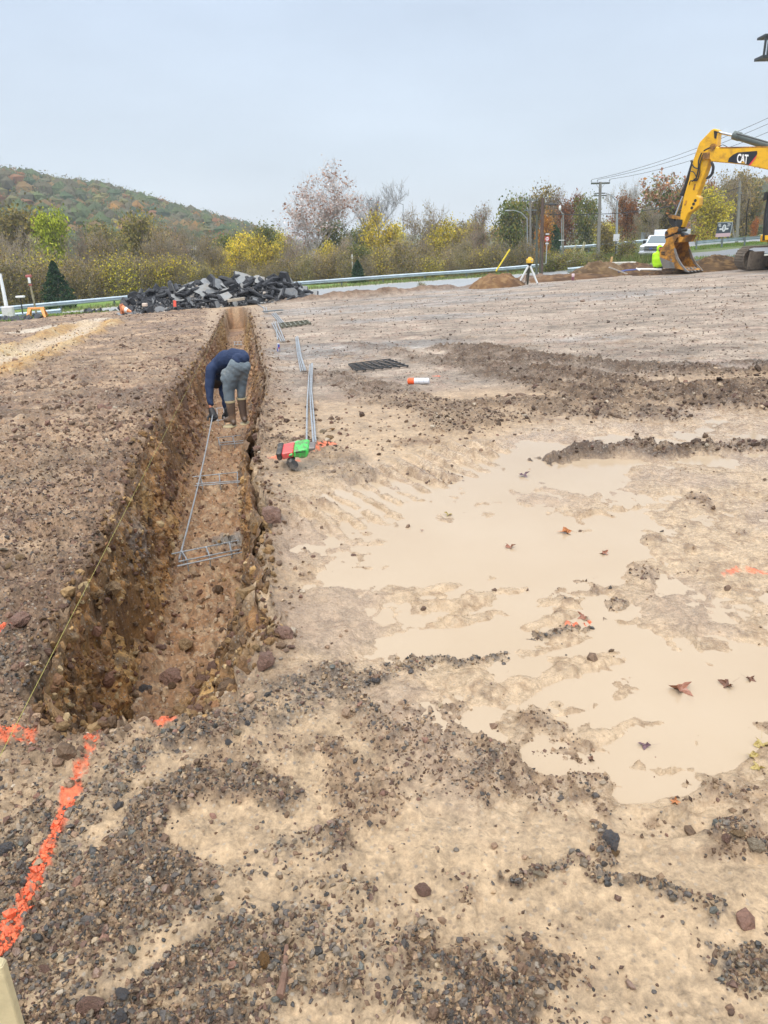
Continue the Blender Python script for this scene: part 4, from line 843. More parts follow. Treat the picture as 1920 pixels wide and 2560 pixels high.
heroes = [('bare', 0, 62, 575, 74, .8, 'leafless dark limbed tree left of the lime green tree'), ('bare', 1, 182, 570, 76, .8, 'leafless grey tree right of the lime green tree'), ('grey', 1, 262, 585, 74, .8, 'grey twiggy tree left of the olive brown round tree'), ('bare', 0, 455, 560, 78, .8, 'bare branching tree in front of the viaduct'), ('grey', 0, 515, 585, 76, .8, 'grey twiggy tree right of the viaduct'), ('bare', 1, 735, 590, 80, .7, 'bare brown tree left of the sycamore trunk'), ('bare', 0, 865, 590, 80, .7, 'bare brown tree left of the white marker post'), ('grey', 1, 1150, 600, 78, .9, 'grey brown tree behind the ochre dirt heap'), ('lime', 0, 118, 527, 84, .62, 'bright lime green tree standing out before the wooded hill'), ('sycamore', 0, 752, 418, 92, 1.35, 'tall pale sycamore with sparse whitish leaves rising above the tree line'), ('ghost', 0, 912, 466, 100, 1.2, 'bare whitish tree just right of the tall sycamore'),
    ('olive', 0, 335, 535, 88, .8, 'olive brown round tree in the middle of the left tree line'), ('grey', 0, 400, 560, 84, .9, 'grey green tree with upright twigs beside the olive brown tree'), ('yellow', 0, 575, 582, 84, .9, 'yellow green tree behind the left end of the rubble pile'), ('yellow', 0, 640, 590, 80, .8, 'bright yellow low tree behind the rubble pile'),
    ('yellow', 0, 820, 605, 80, .6, 'small yellow tree below the pale sycamore'), ('yellow', 0, 935, 533, 90, .75, 'tall yellow green tree left of the street lamp arm'), ('bare', 0, 1045, 512, 92, .9, 'bare twiggy tree between two yellow trees'), ('yellow', 0, 1100, 550, 88, .9, 'rounded yellow tree with grey twigs in front'), ('bare', 1, 1175, 556, 86, .8, 'grey bare tree left of the taller mixed trees'),
    ('pink', 0, 1212, 514, 96, .7, 'pinkish bare tree left of the tall green yellow group'), ('green', 0, 1268, 496, 98, .8, 'green yellow tree at the left of the tall group'), ('olive', 1, 1335, 468, 104, .85, 'tallest green and orange tree of the group behind the crossarm poles'), ('pink', 0, 1398, 474, 102, .6, 'pinkish red leafed tree behind the brown pole'), ('rust', 0, 1418, 486, 98, .7, 'rust red tree right of the brown pole'),
    ('orange', 0, 1362, 530, 84, .5, 'small orange tree behind the brown pole'), ('conifer', 0, 1388, 560, 90, 1.0, 'dark green evergreen behind the orange tree'), ('green', 0, 1475, 492, 96, .8, 'green tree left of the tall utility pole'), ('bare', 0, 1540, 470, 100, .7, 'dark twiggy tree right of the tall utility pole'),
    ('rust', 0, 1576, 488, 92, .85, 'orange brown cone shaped tree behind the white truck'), ('ghost', 0, 1590, 455, 120, .7, 'very pale bare tree behind the orange brown tree'), ('sparse', 0, 1655, 430, 90, 1.1, 'dark limbed tree with scattered pink leaves left of the excavator arm'), ('olive', 0, 1680, 470, 100, .8, 'olive tree behind the excavator arm'), ('sparse', 0, 1718, 428, 98, .6, 'tree top with scattered dark leaves at the excavator arm'),
    ('rust', 0, 1775, 450, 96, .6, 'brown orange tree right of the excavator arm'), ('yellow', 0, 1800, 468, 90, 1.0, 'large golden yellow tree behind the billboard'), ('grey', 1, 1850, 430, 104, .9, 'tall grey tree behind the right hand utility pole'), ('olive', 1, 1880, 425, 108, .9, 'pale green tree top under the excavator boom'), ('orange', 0, 1890, 545, 92, .55, 'small orange tree beside the excavator cab'),
    ('conifer', 0, 130, 652, 62, 1.0, 'dark evergreen behind the left guardrail'), ('conifer', 0, 893, 650, 72, 1.15, 'dark low evergreen beside the white marker post'), ('olive', 0, 30, 520, 96, 1.0, 'broad olive brown tree at the left end of the tree line'), ('green', 0, 250, 560, 110, .8, 'grey green tree right of the lime tree'),
    ('green', 0, 640, 562, 104, .8, 'dark tree at the foot of the hill left of the sycamore')]
for kd, v, px, top, D, wd, lab in heroes: tree(kd, v, px, top, D, wide=wd, label=lab)
# the rest of the tree line: heights follow the skyline of the place
SKY = ([-200, 0, 160, 260, 440, 520, 660, 720, 830, 900, 1000, 1060, 1130, 1180, 1240, 1340, 1430, 1500, 1600, 1700, 1800, 1900, 2100], [560, 570, 600, 590, 600, 600, 610, 610, 590, 570, 590, 580, 590, 590, 560, 520, 530, 540, 540, 500, 500, 480, 470])
LABK = {'grey': 'grey brown twiggy tree in the mixed tree line beyond the road', 'bare': 'leafless grey tree in the mixed tree line beyond the road', 'olive': 'olive leafed tree in the mixed tree line beyond the road', 'green': 'dull green tree in the mixed tree line beyond the road', 'pink': 'pinkish brown tree in the mixed tree line beyond the road', 'rust': 'rust brown tree in the mixed tree line beyond the road', 'yellow': 'yellow leafed tree in the mixed tree line beyond the road'}
LM = [(-120, 'the left edge pole'), (0, 'the leaning pale pole'), (88, 'the orange sawhorse'), (118, 'the lime green tree'), (235, 'the white crate'), (335, 'the round olive tree'), (440, 'the viaduct'), (520, 'the left half of the pile'), (575, 'the yellow green tree by the pile'), (660, 'the pile crest'), (722, 'the upright slab'), (778, 'the tall sycamore'), (880, 'the white marker post'), (935, 'the tall yellow tree'), (1000, 'the slim lamp mast'), (1100, 'the rounded yellow tree'), (1175, 'the dirt heap'), (1260, 'the yellow guy guard'), (1320, 'the tripod'), (1357, 'the brown pole'), (1408, 'the lantern pole'), (1450, 'the slanting guy wires'), (1501, 'the tall pole'), (1541, 'the pale road sign'), (1576, 'the orange brown tree'), (1640, 'the hooded person'), (1700, 'the bucket'), (1800, 'the billboard'), (1850, 'the right hand pole'), (1905, 'the excavator cab'), (2050, 'the excavator')]
_used = set()
def place_label(base, px, row):
    "says where the plant stands by what can be found around it"
    d = ' '.join(base.split(' ')[:4]).replace(' in the', '').replace(' growing', '').replace(' on the', ''); o = sorted(LM, key=lambda q: abs(q[0] - px)); r_ = ['in front row', 'in middle row', 'in back row', 'behind the rail'][row]
    for q in o[:6]:
        for k in range(3):
            rel = ['just ', '', 'well '][min(2, int(abs(q[0] - px) / 28)) if k == 0 else k] + ('left of ' if px < q[0] else 'right of '); L_ = f'{d} {r_}, {rel}{q[1]}'
            if L_ not in _used and len(L_.split()) <= 16: _used.add(L_); return L_
    return base
n = 0
for row, (D, lift, cnt) in enumerate(((80, 50, 40), (92, 26, 36), (108, 6, 36))):
    for i in range(cnt):
        px = -130 + 2230 * (i + random.uniform(.1, .9)) / cnt; top = float(np.interp(px, *SKY)) - 26 + lift + random.uniform(-22, 34)
        if px > 1350: kd = random.choice(['grey', 'bare', 'olive', 'green', 'pink', 'rust', 'olive', 'yellow'])
        elif px < 700: kd = random.choice(['grey', 'green', 'bare', 'olive', 'pink', 'olive', 'yellow', 'olive', 'rust'])
        else: kd = random.choice(['grey', 'bare', 'olive', 'yellow', 'yellow', 'green', 'olive'])
        if row < 2 and any(abs(h_[2] - px) < (34 if h_[0] in ('lime', 'yellow', 'olive', 'rust', 'orange', 'green') else 8) for h_ in heroes): continue
        tree(kd, i, px, top, D + random.uniform(-4, 5), wide=random.uniform(.75, 1.1), label=place_label(LABK[kd], px, row), group='mixed trees of the tree line'); n += 1
def bush_ok(px): return True
BL = ['grey brown brush growing behind the guardrail', 'leafless brown brush growing behind the guardrail', 'yellow green brush growing behind the guardrail']
for i in range(58):
    px = -120 + 1640 * (i + random.uniform(.1, .9)) / 58; D = np.interp(px, [0, 757, 1240, 1480], [66, 74, 78, 80]) + random.uniform(0, 5); k = random.choice([0, 1, 1, 2]) if px > 620 else random.choice([0, 2, 0, 1, 2])
    tree('brush', k, px, float(np.interp(px, [0, 600, 1000, 1480], [652, 645, 625, 632])) + random.uniform(-34, 26), D, wide=random.uniform(.9, 1.3), label=place_label(BL[k], px, 3), group='brush along the guardrail')
for i in range(16):
    px = 1370 + 15 * i + random.uniform(-6, 6); tree('gbush', 0, px, 638 - i * .5 + random.uniform(-9, 8) + (8 if i > 10 else 0), random.uniform(69, 74), wide=random.uniform(1.0, 1.5), label=place_label('low green bush on the verge', px, 3), group='green bushes on the verge')
for px, top, D, lab in ((1500, 650, 66, 'low green bush at the foot of the tall utility pole'), (1055, 718, 37, 'small green weed on the berm at the edge of the pad'), (1565, 590, 72, 'thin shrub left of the white truck')):
    tree('gbush', 0, px, top, D, label=lab, group='green weeds')
# forest on the hills: crowns far away that read as one mass
def forest(k, n, a0, a1, D0, D1, name, seed):
    r_ = np.random.default_rng(seed); A = np.radians(r_.uniform(a0, a1, n)); D = np.sqrt(r_.uniform(D0 ** 2, D1 ** 2, n)); x = D * np.sin(A); y = D * np.cos(A); z = hill_h(x, y, k)
    pal = np.array(g_((104, 116, 66), (92, 106, 66), (128, 122, 70), (140, 112, 70), (150, 104, 70), (108, 102, 76), (80, 98, 64), (170, 126, 66), (114, 112, 84), (98, 108, 72)))
    pw = np.array([.14, .13, .14, .12, .06, .14, .10, .03, .08, .06]); ck = r_.choice(len(pal), n, p=pw / pw.sum()); big = r_.uniform(2.5, 4.6, n)
    m = 48; u = r_.normal(0, 1, (n, m, 3)); u /= np.linalg.norm(u, axis=2, keepdims=True); rad = r_.uniform(.85, 1.12, (n, m, 1)); lump = 1 + .3 * np.sin(u[..., :1] * 4 + ck[:, None, None]) * np.sin(u[..., 1:2] * 5)
    P = u * rad * lump * big[:, None, None] * .86; P += np.stack([x, y, z + big * .8], 1)[:, None]
    c = pal[ck][:, None] * r_.uniform(.6, 1.35, (n, m, 1)) * (.75 + .35 * np.clip(u[..., 2:3], -.3, 1)) if False else pal[ck][:, None] * r_.uniform(.6, 1.4, (n, m, 1)); s = r_.uniform(.3, .6, (n, m))
    cs, cf = [], []; bm = bmesh.new(); bmesh.ops.create_icosphere(bm, subdivisions=1, radius=1); iv = np.array([q.co[:] for q in bm.verts]); if_ = np.array([[q.index for q in f.verts] for f in bm.faces]); bm.free()
    bump = 1 + .22 * np.sin(iv[None, :, 0] * 5 + ck[:, None]) * np.sin(iv[None, :, 1] * 6 + ck[:, None] * 2) + r_.uniform(-.1, .1, (n, len(iv)))
    CV = iv[None] * bump[..., None] * (big * .80)[:, None, None]; CV[..., 2] = CV[..., 2] * .95; CV += np.stack([x, y, z + big * .8], 1)[:, None]; CC = np.repeat(pal[ck] * r_.uniform(.8, 1.15, (n, 1)), len(iv), 0) * r_.uniform(.75, 1.2, (n * len(iv), 1)); CF = (if_[None] + (np.arange(n) * len(iv))[:, None, None]).reshape(-1, 3)
    V_, F_, Cc = quads(P.reshape(-1, 3), s.ravel(), r_, c.reshape(-1, 3)); V_ = V_.reshape(-1, 4, 3)[:, 1:].reshape(-1, 3); F_ = np.arange(len(V_)).reshape(-1, 3); Cc = Cc.reshape(-1, 4, 3)[:, 1:].reshape(-1, 3); F_ = np.vstack([F_, CF + len(V_)]); V_ = np.vstack([V_, CV.reshape(-1, 3)]); Cc = np.vstack([Cc, CC]); me = np_mesh(name, V_, F_, [M_LEAF]); vcol(me, Cc); tag(obj(name, me), kind='stuff')
forest(0, 3900, -60, -7, 175, 430, 'hill_forest', 1); forest(1, 1200, 17, 50, 170, 400, 'hill_forest', 2)
# ================================================================ road, rails, poles, signs
M_ROAD = mat('wet_asphalt', (.30, .315, .33), .35, noise=.12, nscale=1.5, bump=.3, bscale=40)
M_ROAD2 = mat('dark_asphalt', (.15, .155, .165), .4, noise=.2, nscale=1.2, bump=.3, bscale=40)
M_LINE = mat('road_paint', (.75, .74, .68), .6, noise=.1); M_CONC = mat('concrete', (.5, .48, .43), .8, noise=.2, nscale=3, bump=.2, dirt=(.25, .2, .14), dscale=2, damt=.5)
M_GALV = mat('galvanised_steel', (.42, .50, .55), .38, metal=.55, noise=.15, nscale=2, dirt=(.25, .26, .26), dscale=1.2, damt=.4); M_GPOST = mat('rail_post_steel', (.16, .19, .20), .6, metal=.3, noise=.2)
M_GRASS = mat('verge_grass', (.13, .22, .035), .9, noise=.35, nscale=2.5, bump=1, bscale=12, dirt=(.24, .2, .08), dscale=.8, damt=.6)
def strip(name, A, B, mt, lift, kind='structure', n=60, m=6, zfun=None):
    "sheet between two plan lines, laid over the ground"
    def samp(P, t):
        P = np.array(P); d = np.r_[0, np.cumsum(np.hypot(*np.diff(P, axis=0).T))]; return np.interp(t * d[-1], d, P[:, 0]), np.interp(t * d[-1], d, P[:, 1])
    t = np.linspace(0, 1, n); ax, ay = samp(A, t); bx, by = samp(B, t); u = np.linspace(0, 1, m)[:, None]
    x = (ax * (1 - u) + bx * u).ravel(); y = (ay * (1 - u) + by * u).ravel(); z = base_h(x, y) + lift
    I = np.arange(n * m).reshape(m, n); q = np.stack([I[:-1, :-1], I[:-1, 1:], I[1:, 1:], I[1:, :-1]], -1).reshape(-1, 4)
    o = obj(name, np_mesh(name, np.stack([x, y, z], 1), q, [mt], True)); return tag(o, kind=kind)
def dp(px, D, py=700):
    p = at_d(px, py, D); return (p.x, p.y)
RAIL = [dp(-160, 56), dp(0, 58), dp(400, 62), dp(757, 66.5), dp(1000, 69.5), dp(1240, 72), dp(1400, 73), dp(1487, 73.5)]
def offs(P, d):
    P = np.array(P); t = np.gradient(P, axis=0); t /= np.hypot(*t.T)[:, None]; return [tuple(q) for q in P + np.stack([t[:, 1], -t[:, 0]], 1) * d]
strip('road', offs(RAIL, .9), offs(RAIL, 11), M_ROAD, .03); strip('shoulder', offs(RAIL, .2), offs(RAIL, .9), M_CONC, .036)
strip('road_line', offs(RAIL, 1.3), offs(RAIL, 1.45), M_LINE, .036); strip('verge', offs(RAIL, -9), offs(RAIL, .2), M_GRASS, .03)
gl = [tuple(on_far(px, py)[:2]) for px, py in ((1380, 668), (1500, 664), (1580, 658), (1700, 652), (1800, 645), (1880, 640), (2100, 628))]
gu = [tuple(on_far(px, py)[:2]) for px, py in ((1380, 661), (1480, 655), (1590, 646), (1720, 634), (1800, 628), (1890, 618), (2100, 606))]
g2 = [tuple(on_far(px, py)[:2]) for px, py in ((1700, 634), (1740, 626), (1800, 620), (1890, 612), (2100, 600))]
g3 = [tuple(on_far(px, py)[:2]) for px, py in ((1700, 622), (1740, 616), (1800, 611), (1890, 605), (2100, 590))]
strip('side_road', gl, gu, M_ROAD2, .03); strip('verge', g2, g3, M_GRASS, .036); strip('main_road', g3, [(x + .3, y + 12) for x, y in g3], M_ROAD, .03)
# kerb along the near side of the side road
def bar(mb, A, B, w_, h_, m=0, up=Vector((0, 0, 1))):
    A, B = Vector(A), Vector(B); d = (B - A).normalized(); s = d.cross(up).normalized(); u = s.cross(d)
    mb.prism([A - s * w_ / 2 - u * h_ / 2, A + s * w_ / 2 - u * h_ / 2, A + s * w_ / 2 + u * h_ / 2, A - s * w_ / 2 + u * h_ / 2], B - A, m)
kb = MB(); kp = [on_far(px, py, .1) for px, py in ((1730, 660), (1765, 657), (1800, 653), (1860, 647), (1960, 637))]
for a, b_ in zip(kp[:-1], kp[1:]): bar(kb, a, b_, .35, .3)
tag(kb.obj('kerb', M_CONC, bevel=.02), kind='structure')
kb = MB(); kp = [on_far(px, py, .08) for px, py in ((1715, 655), (1760, 650), (1860, 642), (1960, 632))]
for a, b_ in zip(kp[:-1], kp[1:]): bar(kb, a, b_, .12, .18)
tag(kb.obj('kerb', M_GPOST), kind='structure')
def wbeam(A, B):
    "W-section rail between two points"
    A, B = Vector(A), Vector(B); d = (B - A).normalized(); s = d.cross(Vector((0, 0, 1))).normalized()
    prof = [(-.155, 0), (-.13, .03), (-.085, .075), (-.05, .075), (-.02, .015), (.02, .015), (.05, .075), (.085, .075), (.13, .03), (.155, 0)]
    mb = MB(); n = len(prof); vs = []
    for P in (A, B):
        for z, o_ in prof: vs.append(P + s * (o_ + .003) + Vector((0, 0, z)))
        for z, o_ in prof: vs.append(P + s * (o_ - .003) + Vector((0, 0, z)))
    fs = []
    for i in range(n - 1): fs += [(i, i + 1, 2 * n + i + 1, 2 * n + i), (n + i + 1, n + i, 3 * n + i, 3 * n + i + 1)]
    fs += [(0, n, 3 * n, 2 * n), (n - 1, 2 * n + n - 1, 3 * n + n - 1, 2 * n - 1)]
    mb.add(vs, fs); return mb
def guardrail(P, label, step=3.81, zc=.58, side=1, wood=False, zs=None):
    P = np.array(P); d = np.r_[0, np.cumsum(np.hypot(*np.diff(P, axis=0).T))]; n = max(2, int(d[-1] / step) + 1); t = np.linspace(0, d[-1], n)
    X, Y = np.interp(t, d, P[:, 0]), np.interp(t, d, P[:, 1]); Z = base_h(X, Y) if zs is None else np.interp(t, d, zs)
    e = empty('guardrail', (X[0], Y[0], Z[0]), 0, label, 'guardrail'); o0 = Vector((X[0], Y[0], Z[0]))
    pts = [Vector((x, y, z)) - o0 for x, y, z in zip(X, Y, Z)]
    for i in range(n - 1):
        a, b_ = pts[i] + Vector((0, 0, zc)), pts[i + 1] + Vector((0, 0, zc)); mb = wbeam(a, b_) if side > 0 else wbeam(b_, a); mb.obj('beam', M_GALV, e)
    pm = None; dr = (pts[-1] - pts[0]).normalized(); sd = dr.cross(Vector((0, 0, 1))) * side
    for i in range(n):
        if pm is None:
            q = MB(); q.box((0, 0, .35), (.11, .15, .8)); q.box((0, .12, .58), (.14, .1, .34)); pm = q.mesh('post', [M_GPOST])
        o = obj('post', pm, e, pts[i] - sd * .2); o.rotation_euler = (0, 0, math.atan2(-sd.x, sd.y))
    return e
guardrail(RAIL, 'long galvanised guardrail along the far side of the wet road')
guardrail([dp(-120, 50), dp(0, 50.5), dp(138, 51.5)], 'short guardrail end on the near side of the road beside the grass')
rr_ = [on_far(px, py) for px, py in ((1738, 624), (1800, 619), (1850, 615), (1905, 611), (2100, 597))]
guardrail([(p.x, p.y) for p in rr_], 'guardrail with grey posts above the bright grass bank beside the truck', step=2.0, side=-1)
r3 = [(at_d(px, 600, 84).x, at_d(px, 600, 84).y) for px in (1402, 1480, 1560, 1620)]
guardrail(r3, 'faded guardrail behind the signs and the white truck', step=2.6, zs=[at_d(px, py, 84).z for px, py in ((1402, 634), (1480, 630), (1560, 623), (1620, 617))])
# the second rail piece lying low on the berm between tripod and heap
lb = MB(); a, b_ = at_d(1418, 676, 50), at_d(1470, 671, 51); lb = wbeam(a, b_); tag(lb.obj('rail_end', M_GALV), 'short piece of rail lying low behind the right hand dirt heap', 'guardrail')
# poles
M_WOOD = mat('pole_wood', (.20, .19, .165), .85, noise=.25, nscale=2, bump=.4, bscale=9); M_WOODR = mat('brown_pole_wood', (.10, .062, .048), .85, noise=.3, nscale=2, bump=.4, bscale=9); M_WOODD = mat('dark_green_pole_wood', (.075, .082, .06), .85, noise=.3, nscale=2)
M_BLK = mat('black_cable', (.02, .02, .022), .6); M_GREYM = mat('grey_metal', (.33, .36, .38), .5, metal=.3, noise=.1); M_WHT = mat('white_paint', (.78, .78, .78), .5, noise=.06, nscale=3)
def pole(px, top, base, D, r, mt, label, lean=0.0, name='utility_pole', z=None):
    pb = at_d(px + lean, base, D); pt = at_d(px, top, D); e = empty(name, pb, 0, label, 'pole' if 'lamp' not in name else 'street lamp'); mb = MB(); v = pt - pb
    mb.tube([(0, 0, -.6), v * .5, v], [r, r * .85, r * .68], 10); mb.obj('shaft', mt, e, smooth=True); return e, pb, pt
def insul(e, c, h=.22):
    q = MB(); q.tube([c, c + Vector((0, 0, h * .4)), c + Vector((0, 0, h * .5)), c + Vector((0, 0, h))], [.025, .03, .07, .05], 7); q.obj('insulator', M_GREYM, e)
e, pb, pt = pole(1501, 455, 662, 72, .17, M_WOOD, 'tall grey utility pole with a wide top crossarm behind the guardrail end', lean=-6)
v = pt - pb
def cross(e, c, L_, w_=.1, m=M_GPOST, a=0.0):
    q = MB(); d = Vector((math.cos(a), math.sin(a), 0)); bar(q, c - d * L_ / 2, c + d * L_ / 2, w_, w_ * 1.1); q.obj('crossarm', m, e); return d
d = cross(e, v * .985, 1.6 * 1.0, .12, M_WOODD); 
for k in (-.78, -.25, .78): insul(e, v * .985 + d * k + Vector((0, 0, .05)))
for s_ in (-1, 1):
    q = MB(); q.tube([v * .985 + d * .42 * s_, v * .91], .02, 5); q.obj('brace', M_GREYM, e)
cross(e, v * .84, 1.15, .08, M_WOODD); cross(e, v * .865, .85, .05, M_WOODD)
def lamp_arm(e, v, f, L_, s_, rise=.6):
    q = MB(); b_ = v * f; q.tube([b_, b_ + Vector((s_ * L_ * .35, 0, rise * .7)), b_ + Vector((s_ * L_ * .75, 0, rise)), b_ + Vector((s_ * L_, 0, rise))], [.05, .045, .04, .035], 6); q.obj('lamp_arm', M_GREYM, e, smooth=True)
    h_ = MB(); h_.ell(b_ + Vector((s_ * (L_ + .25), 0, rise - .02)), (.34, .13, .08), 0, 8, 5); h_.obj('lamp_head', M_GREYM, e, smooth=True)
e2, b2, t2 = pole(1543, 501, 640, 74, .12, M_GREYM, 'slim grey street lamp pole with its arm reaching left behind the truck', name='street_lamp', lean=-2); lamp_arm(e2, t2 - b2, .98, 1.6, -1, .75)
e3, b3, t3 = pole(1357, 495, 668, 68, .17, M_WOODR, 'reddish brown utility pole without crossarm left of the road sign', lean=-4)
q = MB(); a_ = (t3 - b3) * .92; q.tube([a_, a_ + Vector((.9, 0, -.12))], .03, 5); q.obj('cable_bracket', M_BLK, e3)
e4, b4, t4 = pole(1342, 537, 668, 67.5, .11, M_WOODD, 'dark green short pole just left of the reddish brown pole')
e5, b5, t5 = pole(1326, 496, 640, 92, .15, M_WOOD, 'distant grey utility pole with crossarm left of the dark green pole'); d = cross(e5, (t5 - b5) * .97, 1.8); cross(e5, (t5 - b5) * .80, 1.5)
for k in (-.8, 0, .8): insul(e5, (t5 - b5) * .97 + d * k)
e6, b6, t6 = pole(1318, 545, 650, 88, .07, M_GREYM, 'thin pale street lamp pole with arm to the left', name='street_lamp'); lamp_arm(e6, t6 - b6, .98, 1.9, -1, .9)
e7, b7, t7 = pole(1408, 532, 640, 80, .10, M_WOOD, 'grey pole with a small lantern on its left side'); q = MB(); vv = t7 - b7; q.tube([vv * .95, vv * .98 + Vector((-.3, 0, .3)), vv + Vector((-.32, 0, .4))], .04, 6); q.obj('lamp_arm', M_GREYM, e7); q = MB(); q.ell(vv + Vector((-.34, 0, .45)), (.12, .12, .24), 0, 8, 6); q.obj('lamp_head', M_WHT, e7, smooth=True)
e7b, b7b, t7b = pole(1404, 545, 640, 79, .04, M_GREYM, 'thin grey conduit pole touching the pole with the lantern'); q = MB(); q.box((t7b - b7b) * .42, (.55, .06, .06)); q.obj('crossarm', M_WHT, e7b)
e8, b8, t8 = pole(1850, 452, 614, 84, .17, M_WOOD, 'tall pale utility pole behind the billboard at the right', lean=-8); cross(e8, (t8 - b8) * .82, .5)
e9, b9, t9 = pole(880, 636, 702, 76, .08, M_WHT, 'short whitish marker post in front of the dark low evergreen', lean=2, name='marker_post')
eA, bA, tA = pole(0, 684, 756, 57.5, .13, M_WHT, 'leaning pale pole at the left end of the guardrail', lean=14, name='marker_post')
eB, bB, tB = pole(1352, 604, 689, 44, .045, M_WOODD, 'thin dark post standing on the berm right of the tripod', lean=0, name='marker_post')
eC, bC, tC = pole(1008, 510, 640, 96, .06, M_GREYM, 'slim street lamp mast whose arm rises over the grey trees', name='street_lamp'); lamp_arm(eC, tC - bC, .99, 3.6, -1, .6)
M_YPL = mat('yellow_plastic', (.75, .56, .03), .5)
def guy(p1, p2, D, r, mt, label, name='guy_wire_guard'):
    a, b_ = at_d(*p1, D), at_d(*p2, D); q = MB(); q.tube([Vector((0, 0, 0)), b_ - a], r, 8); o = q.obj(name, mt, None, a, smooth=True); tag(o, label, 'guy guard'); return o
guy((1240, 678), (1275, 623), 71, .07, M_YPL, 'yellow plastic guard on a slanting guy wire left of the tripod')
M_YPAL = mat('faded_yellow_plastic', (.52, .46, .28), .6)
for i, (a, b_, l) in enumerate((((1433, 634), (1441, 610), 'faded guard of the left slanting guy wire'), ((1451, 632), (1461, 604), 'faded guard of the middle slanting guy wire'), ((1455, 633), (1464, 606), 'faded guard of the right slanting guy wire'))): guy(a, b_, 79, .05, M_YPAL, l)
def wire(P, r, label, sag=.4, name='cable', mt=M_BLK):
    pts = []
    for a, b_ in zip(P[:-1], P[1:]):
        for i in range(13):
            t = i / 12; p = a.lerp(b_, t); p = p - Vector((0, 0, sag * 4 * t * (1 - t)))
            if not pts or i: pts.append(p)
    q = MB(); q.tube(pts, r, 4, cap=False); tag(q.obj(name, mt), label, 'power line')
T = pt
for i, (dx, pe) in enumerate(((-.78, (1990, 262)), (-.25, (1990, 278)), (.78, (1990, 300)))):
    wire([T + Vector((dx, 0, .2)), at_d(*pe, 60)], .014, ['upper power line running up to the right from the tall utility pole', 'middle power line running up to the right from the tall utility pole', 'lower power line running up to the right from the tall utility pole'][i], .5)
wire([pb + v * .62, t8 - (t8 - b8) * .30 + Vector((0, 0, 1.2))], .03, 'thick black cable hanging from the tall pole to the right hand pole', .5)
wire([b3 + (t3 - b3) * .78, pb + v * .63], .03, 'thick black cable between the reddish brown pole and the tall pole', .1)
q = MB(); a = b3 + (t3 - b3) * .785; q.tube([at_d(1371, 511, 69), at_d(1377, 510, 69), at_d(1391, 511, 69)], [.05, .11, .06], 8); tag(q.obj('splice_case', M_BLK, smooth=True), 'black cable splice case hanging beside the reddish brown pole', 'splice case')
wire([t5 - Vector((0, 0, .4)), pb + v * .80], .012, 'thin line from the distant pole to the lower crossarm of the tall pole', .3)
wire([b3 + (t3 - b3) * .5, pb + v * .42], .012, 'thin low cable between the reddish brown pole and the tall pole', .15); wire([b7 + (t7 - b7) * .55, b2 + (t2 - b2) * .45], .012, 'thin low cable between the lantern pole and the lamp pole', .2)
wire([b8 + (t8 - b8) * .80, at_d(1990, 500, 60)], .014, 'cable leaving the right hand pole towards the excavator cab', .1); wire([at_d(1640, 575, 80), b8 + (t8 - b8) * .70], .016, 'cable passing behind the excavator arm to the right hand pole', .3)
for i, x_ in enumerate((1436, 1457, 1462)): wire([at_d([1441, 1461, 1464][i], [610, 604, 606][i], 79), pb + v * (.80 - .07 * i)], .01, ['left', 'middle', 'right'][i] + ' guy wire rising to the tall utility pole', .0, 'guy_wire', M_GREYM)
# signs
def sign(px, py, wpx, hpx, D, base, face, label, back=M_GREYM, post=M_GREYM, name='road_sign', rz=0.0):
    c = at_d(px, py, D); s = D * 1.13 / F; b_ = at_d(px, base, D); e = empty(name, (c.x, c.y, b_.z), rz, label, 'sign'); H = c.z - b_.z
    q = MB(); q.box((0, .03, (H + hpx * s / 2) / 2 - .1), (.07, .05, H + hpx * s / 2)); q.obj('post', post, e); q = MB(); q.box((0, 0, H), (wpx * s, .012, hpx * s)); q.obj('panel', face, e); return e, H, s
M_SW = mat('sign_white', (.62, .63, .65), .5); M_SR = mat('sign_red', (.5, .04, .04), .5)
e, H, s = sign(1368, 597, 9, 9, 66, 655, M_SR, 'red and white do not enter sign right of the reddish brown pole'); q = MB(); q.tube([(0, -.008, H), (0, -.014, H)], .14, 16); q.obj('disc', M_SW, e); q = MB(); q.box((0, -.018, H), (.2, .006, .05)); q.obj('bar', M_SR, e)
q = MB(); q.box((0, -.01, H + .36), (.3, .01, .09)); q.obj('arrow_plate', M_SW, e); q = MB(); q.box((0, -.01, H - .36), (.26, .01, .09)); q.obj('name_plate', M_SW, e)
sign(1541, 594, 12, 13, 73, 640, M_SW, 'pale rectangular sign on a black post in front of the lamp pole', post=M_BLK)
sign(1608, 590, 9, 14, 88, 626, M_GREYM, 'grey back of a sign left of the small white sign'); sign(1621, 586, 7, 8, 88, 626, M_SW, 'small white sign on a tan post above the truck hood', post=mat('tan_post', (.4, .3, .16), .8))
# billboard
e = empty('billboard', (0, 0, 0), 0, 'dark billboard with a white emblem and pink lower band on two wooden props', 'billboard')
Dq = 80; A = [at_d(*p, Dq) for p in ((1788, 593), (1824, 591), (1829, 556), (1794, 558))]; cc = A[0].copy(); e.location = cc; bw = A[1] - A[0]; bh = A[3] - A[0]; nrm = bw.cross(bh).normalized()
if nrm.y > 0: nrm = -nrm
def bpt(u, v_, o_=0.0): return bw * u + bh * v_ + nrm * o_
M_BB = mat('billboard_navy', (.035, .05, .065), .5, noise=.1); M_PK = mat('billboard_pink', (.55, .38, .42), .5)
q = MB(); q.prism([bpt(0, 0, -.15), bpt(1, 0, -.15), bpt(1, 1, -.15), bpt(0, 1, -.15)], nrm * .15); q.obj('panel', M_BB, e)
q = MB(); q.prism([bpt(0, 0, .004), bpt(1, 0, .004), bpt(1, .26, .004), bpt(0, .26, .004)], nrm * .01); q.obj('pink_band', M_PK, e)
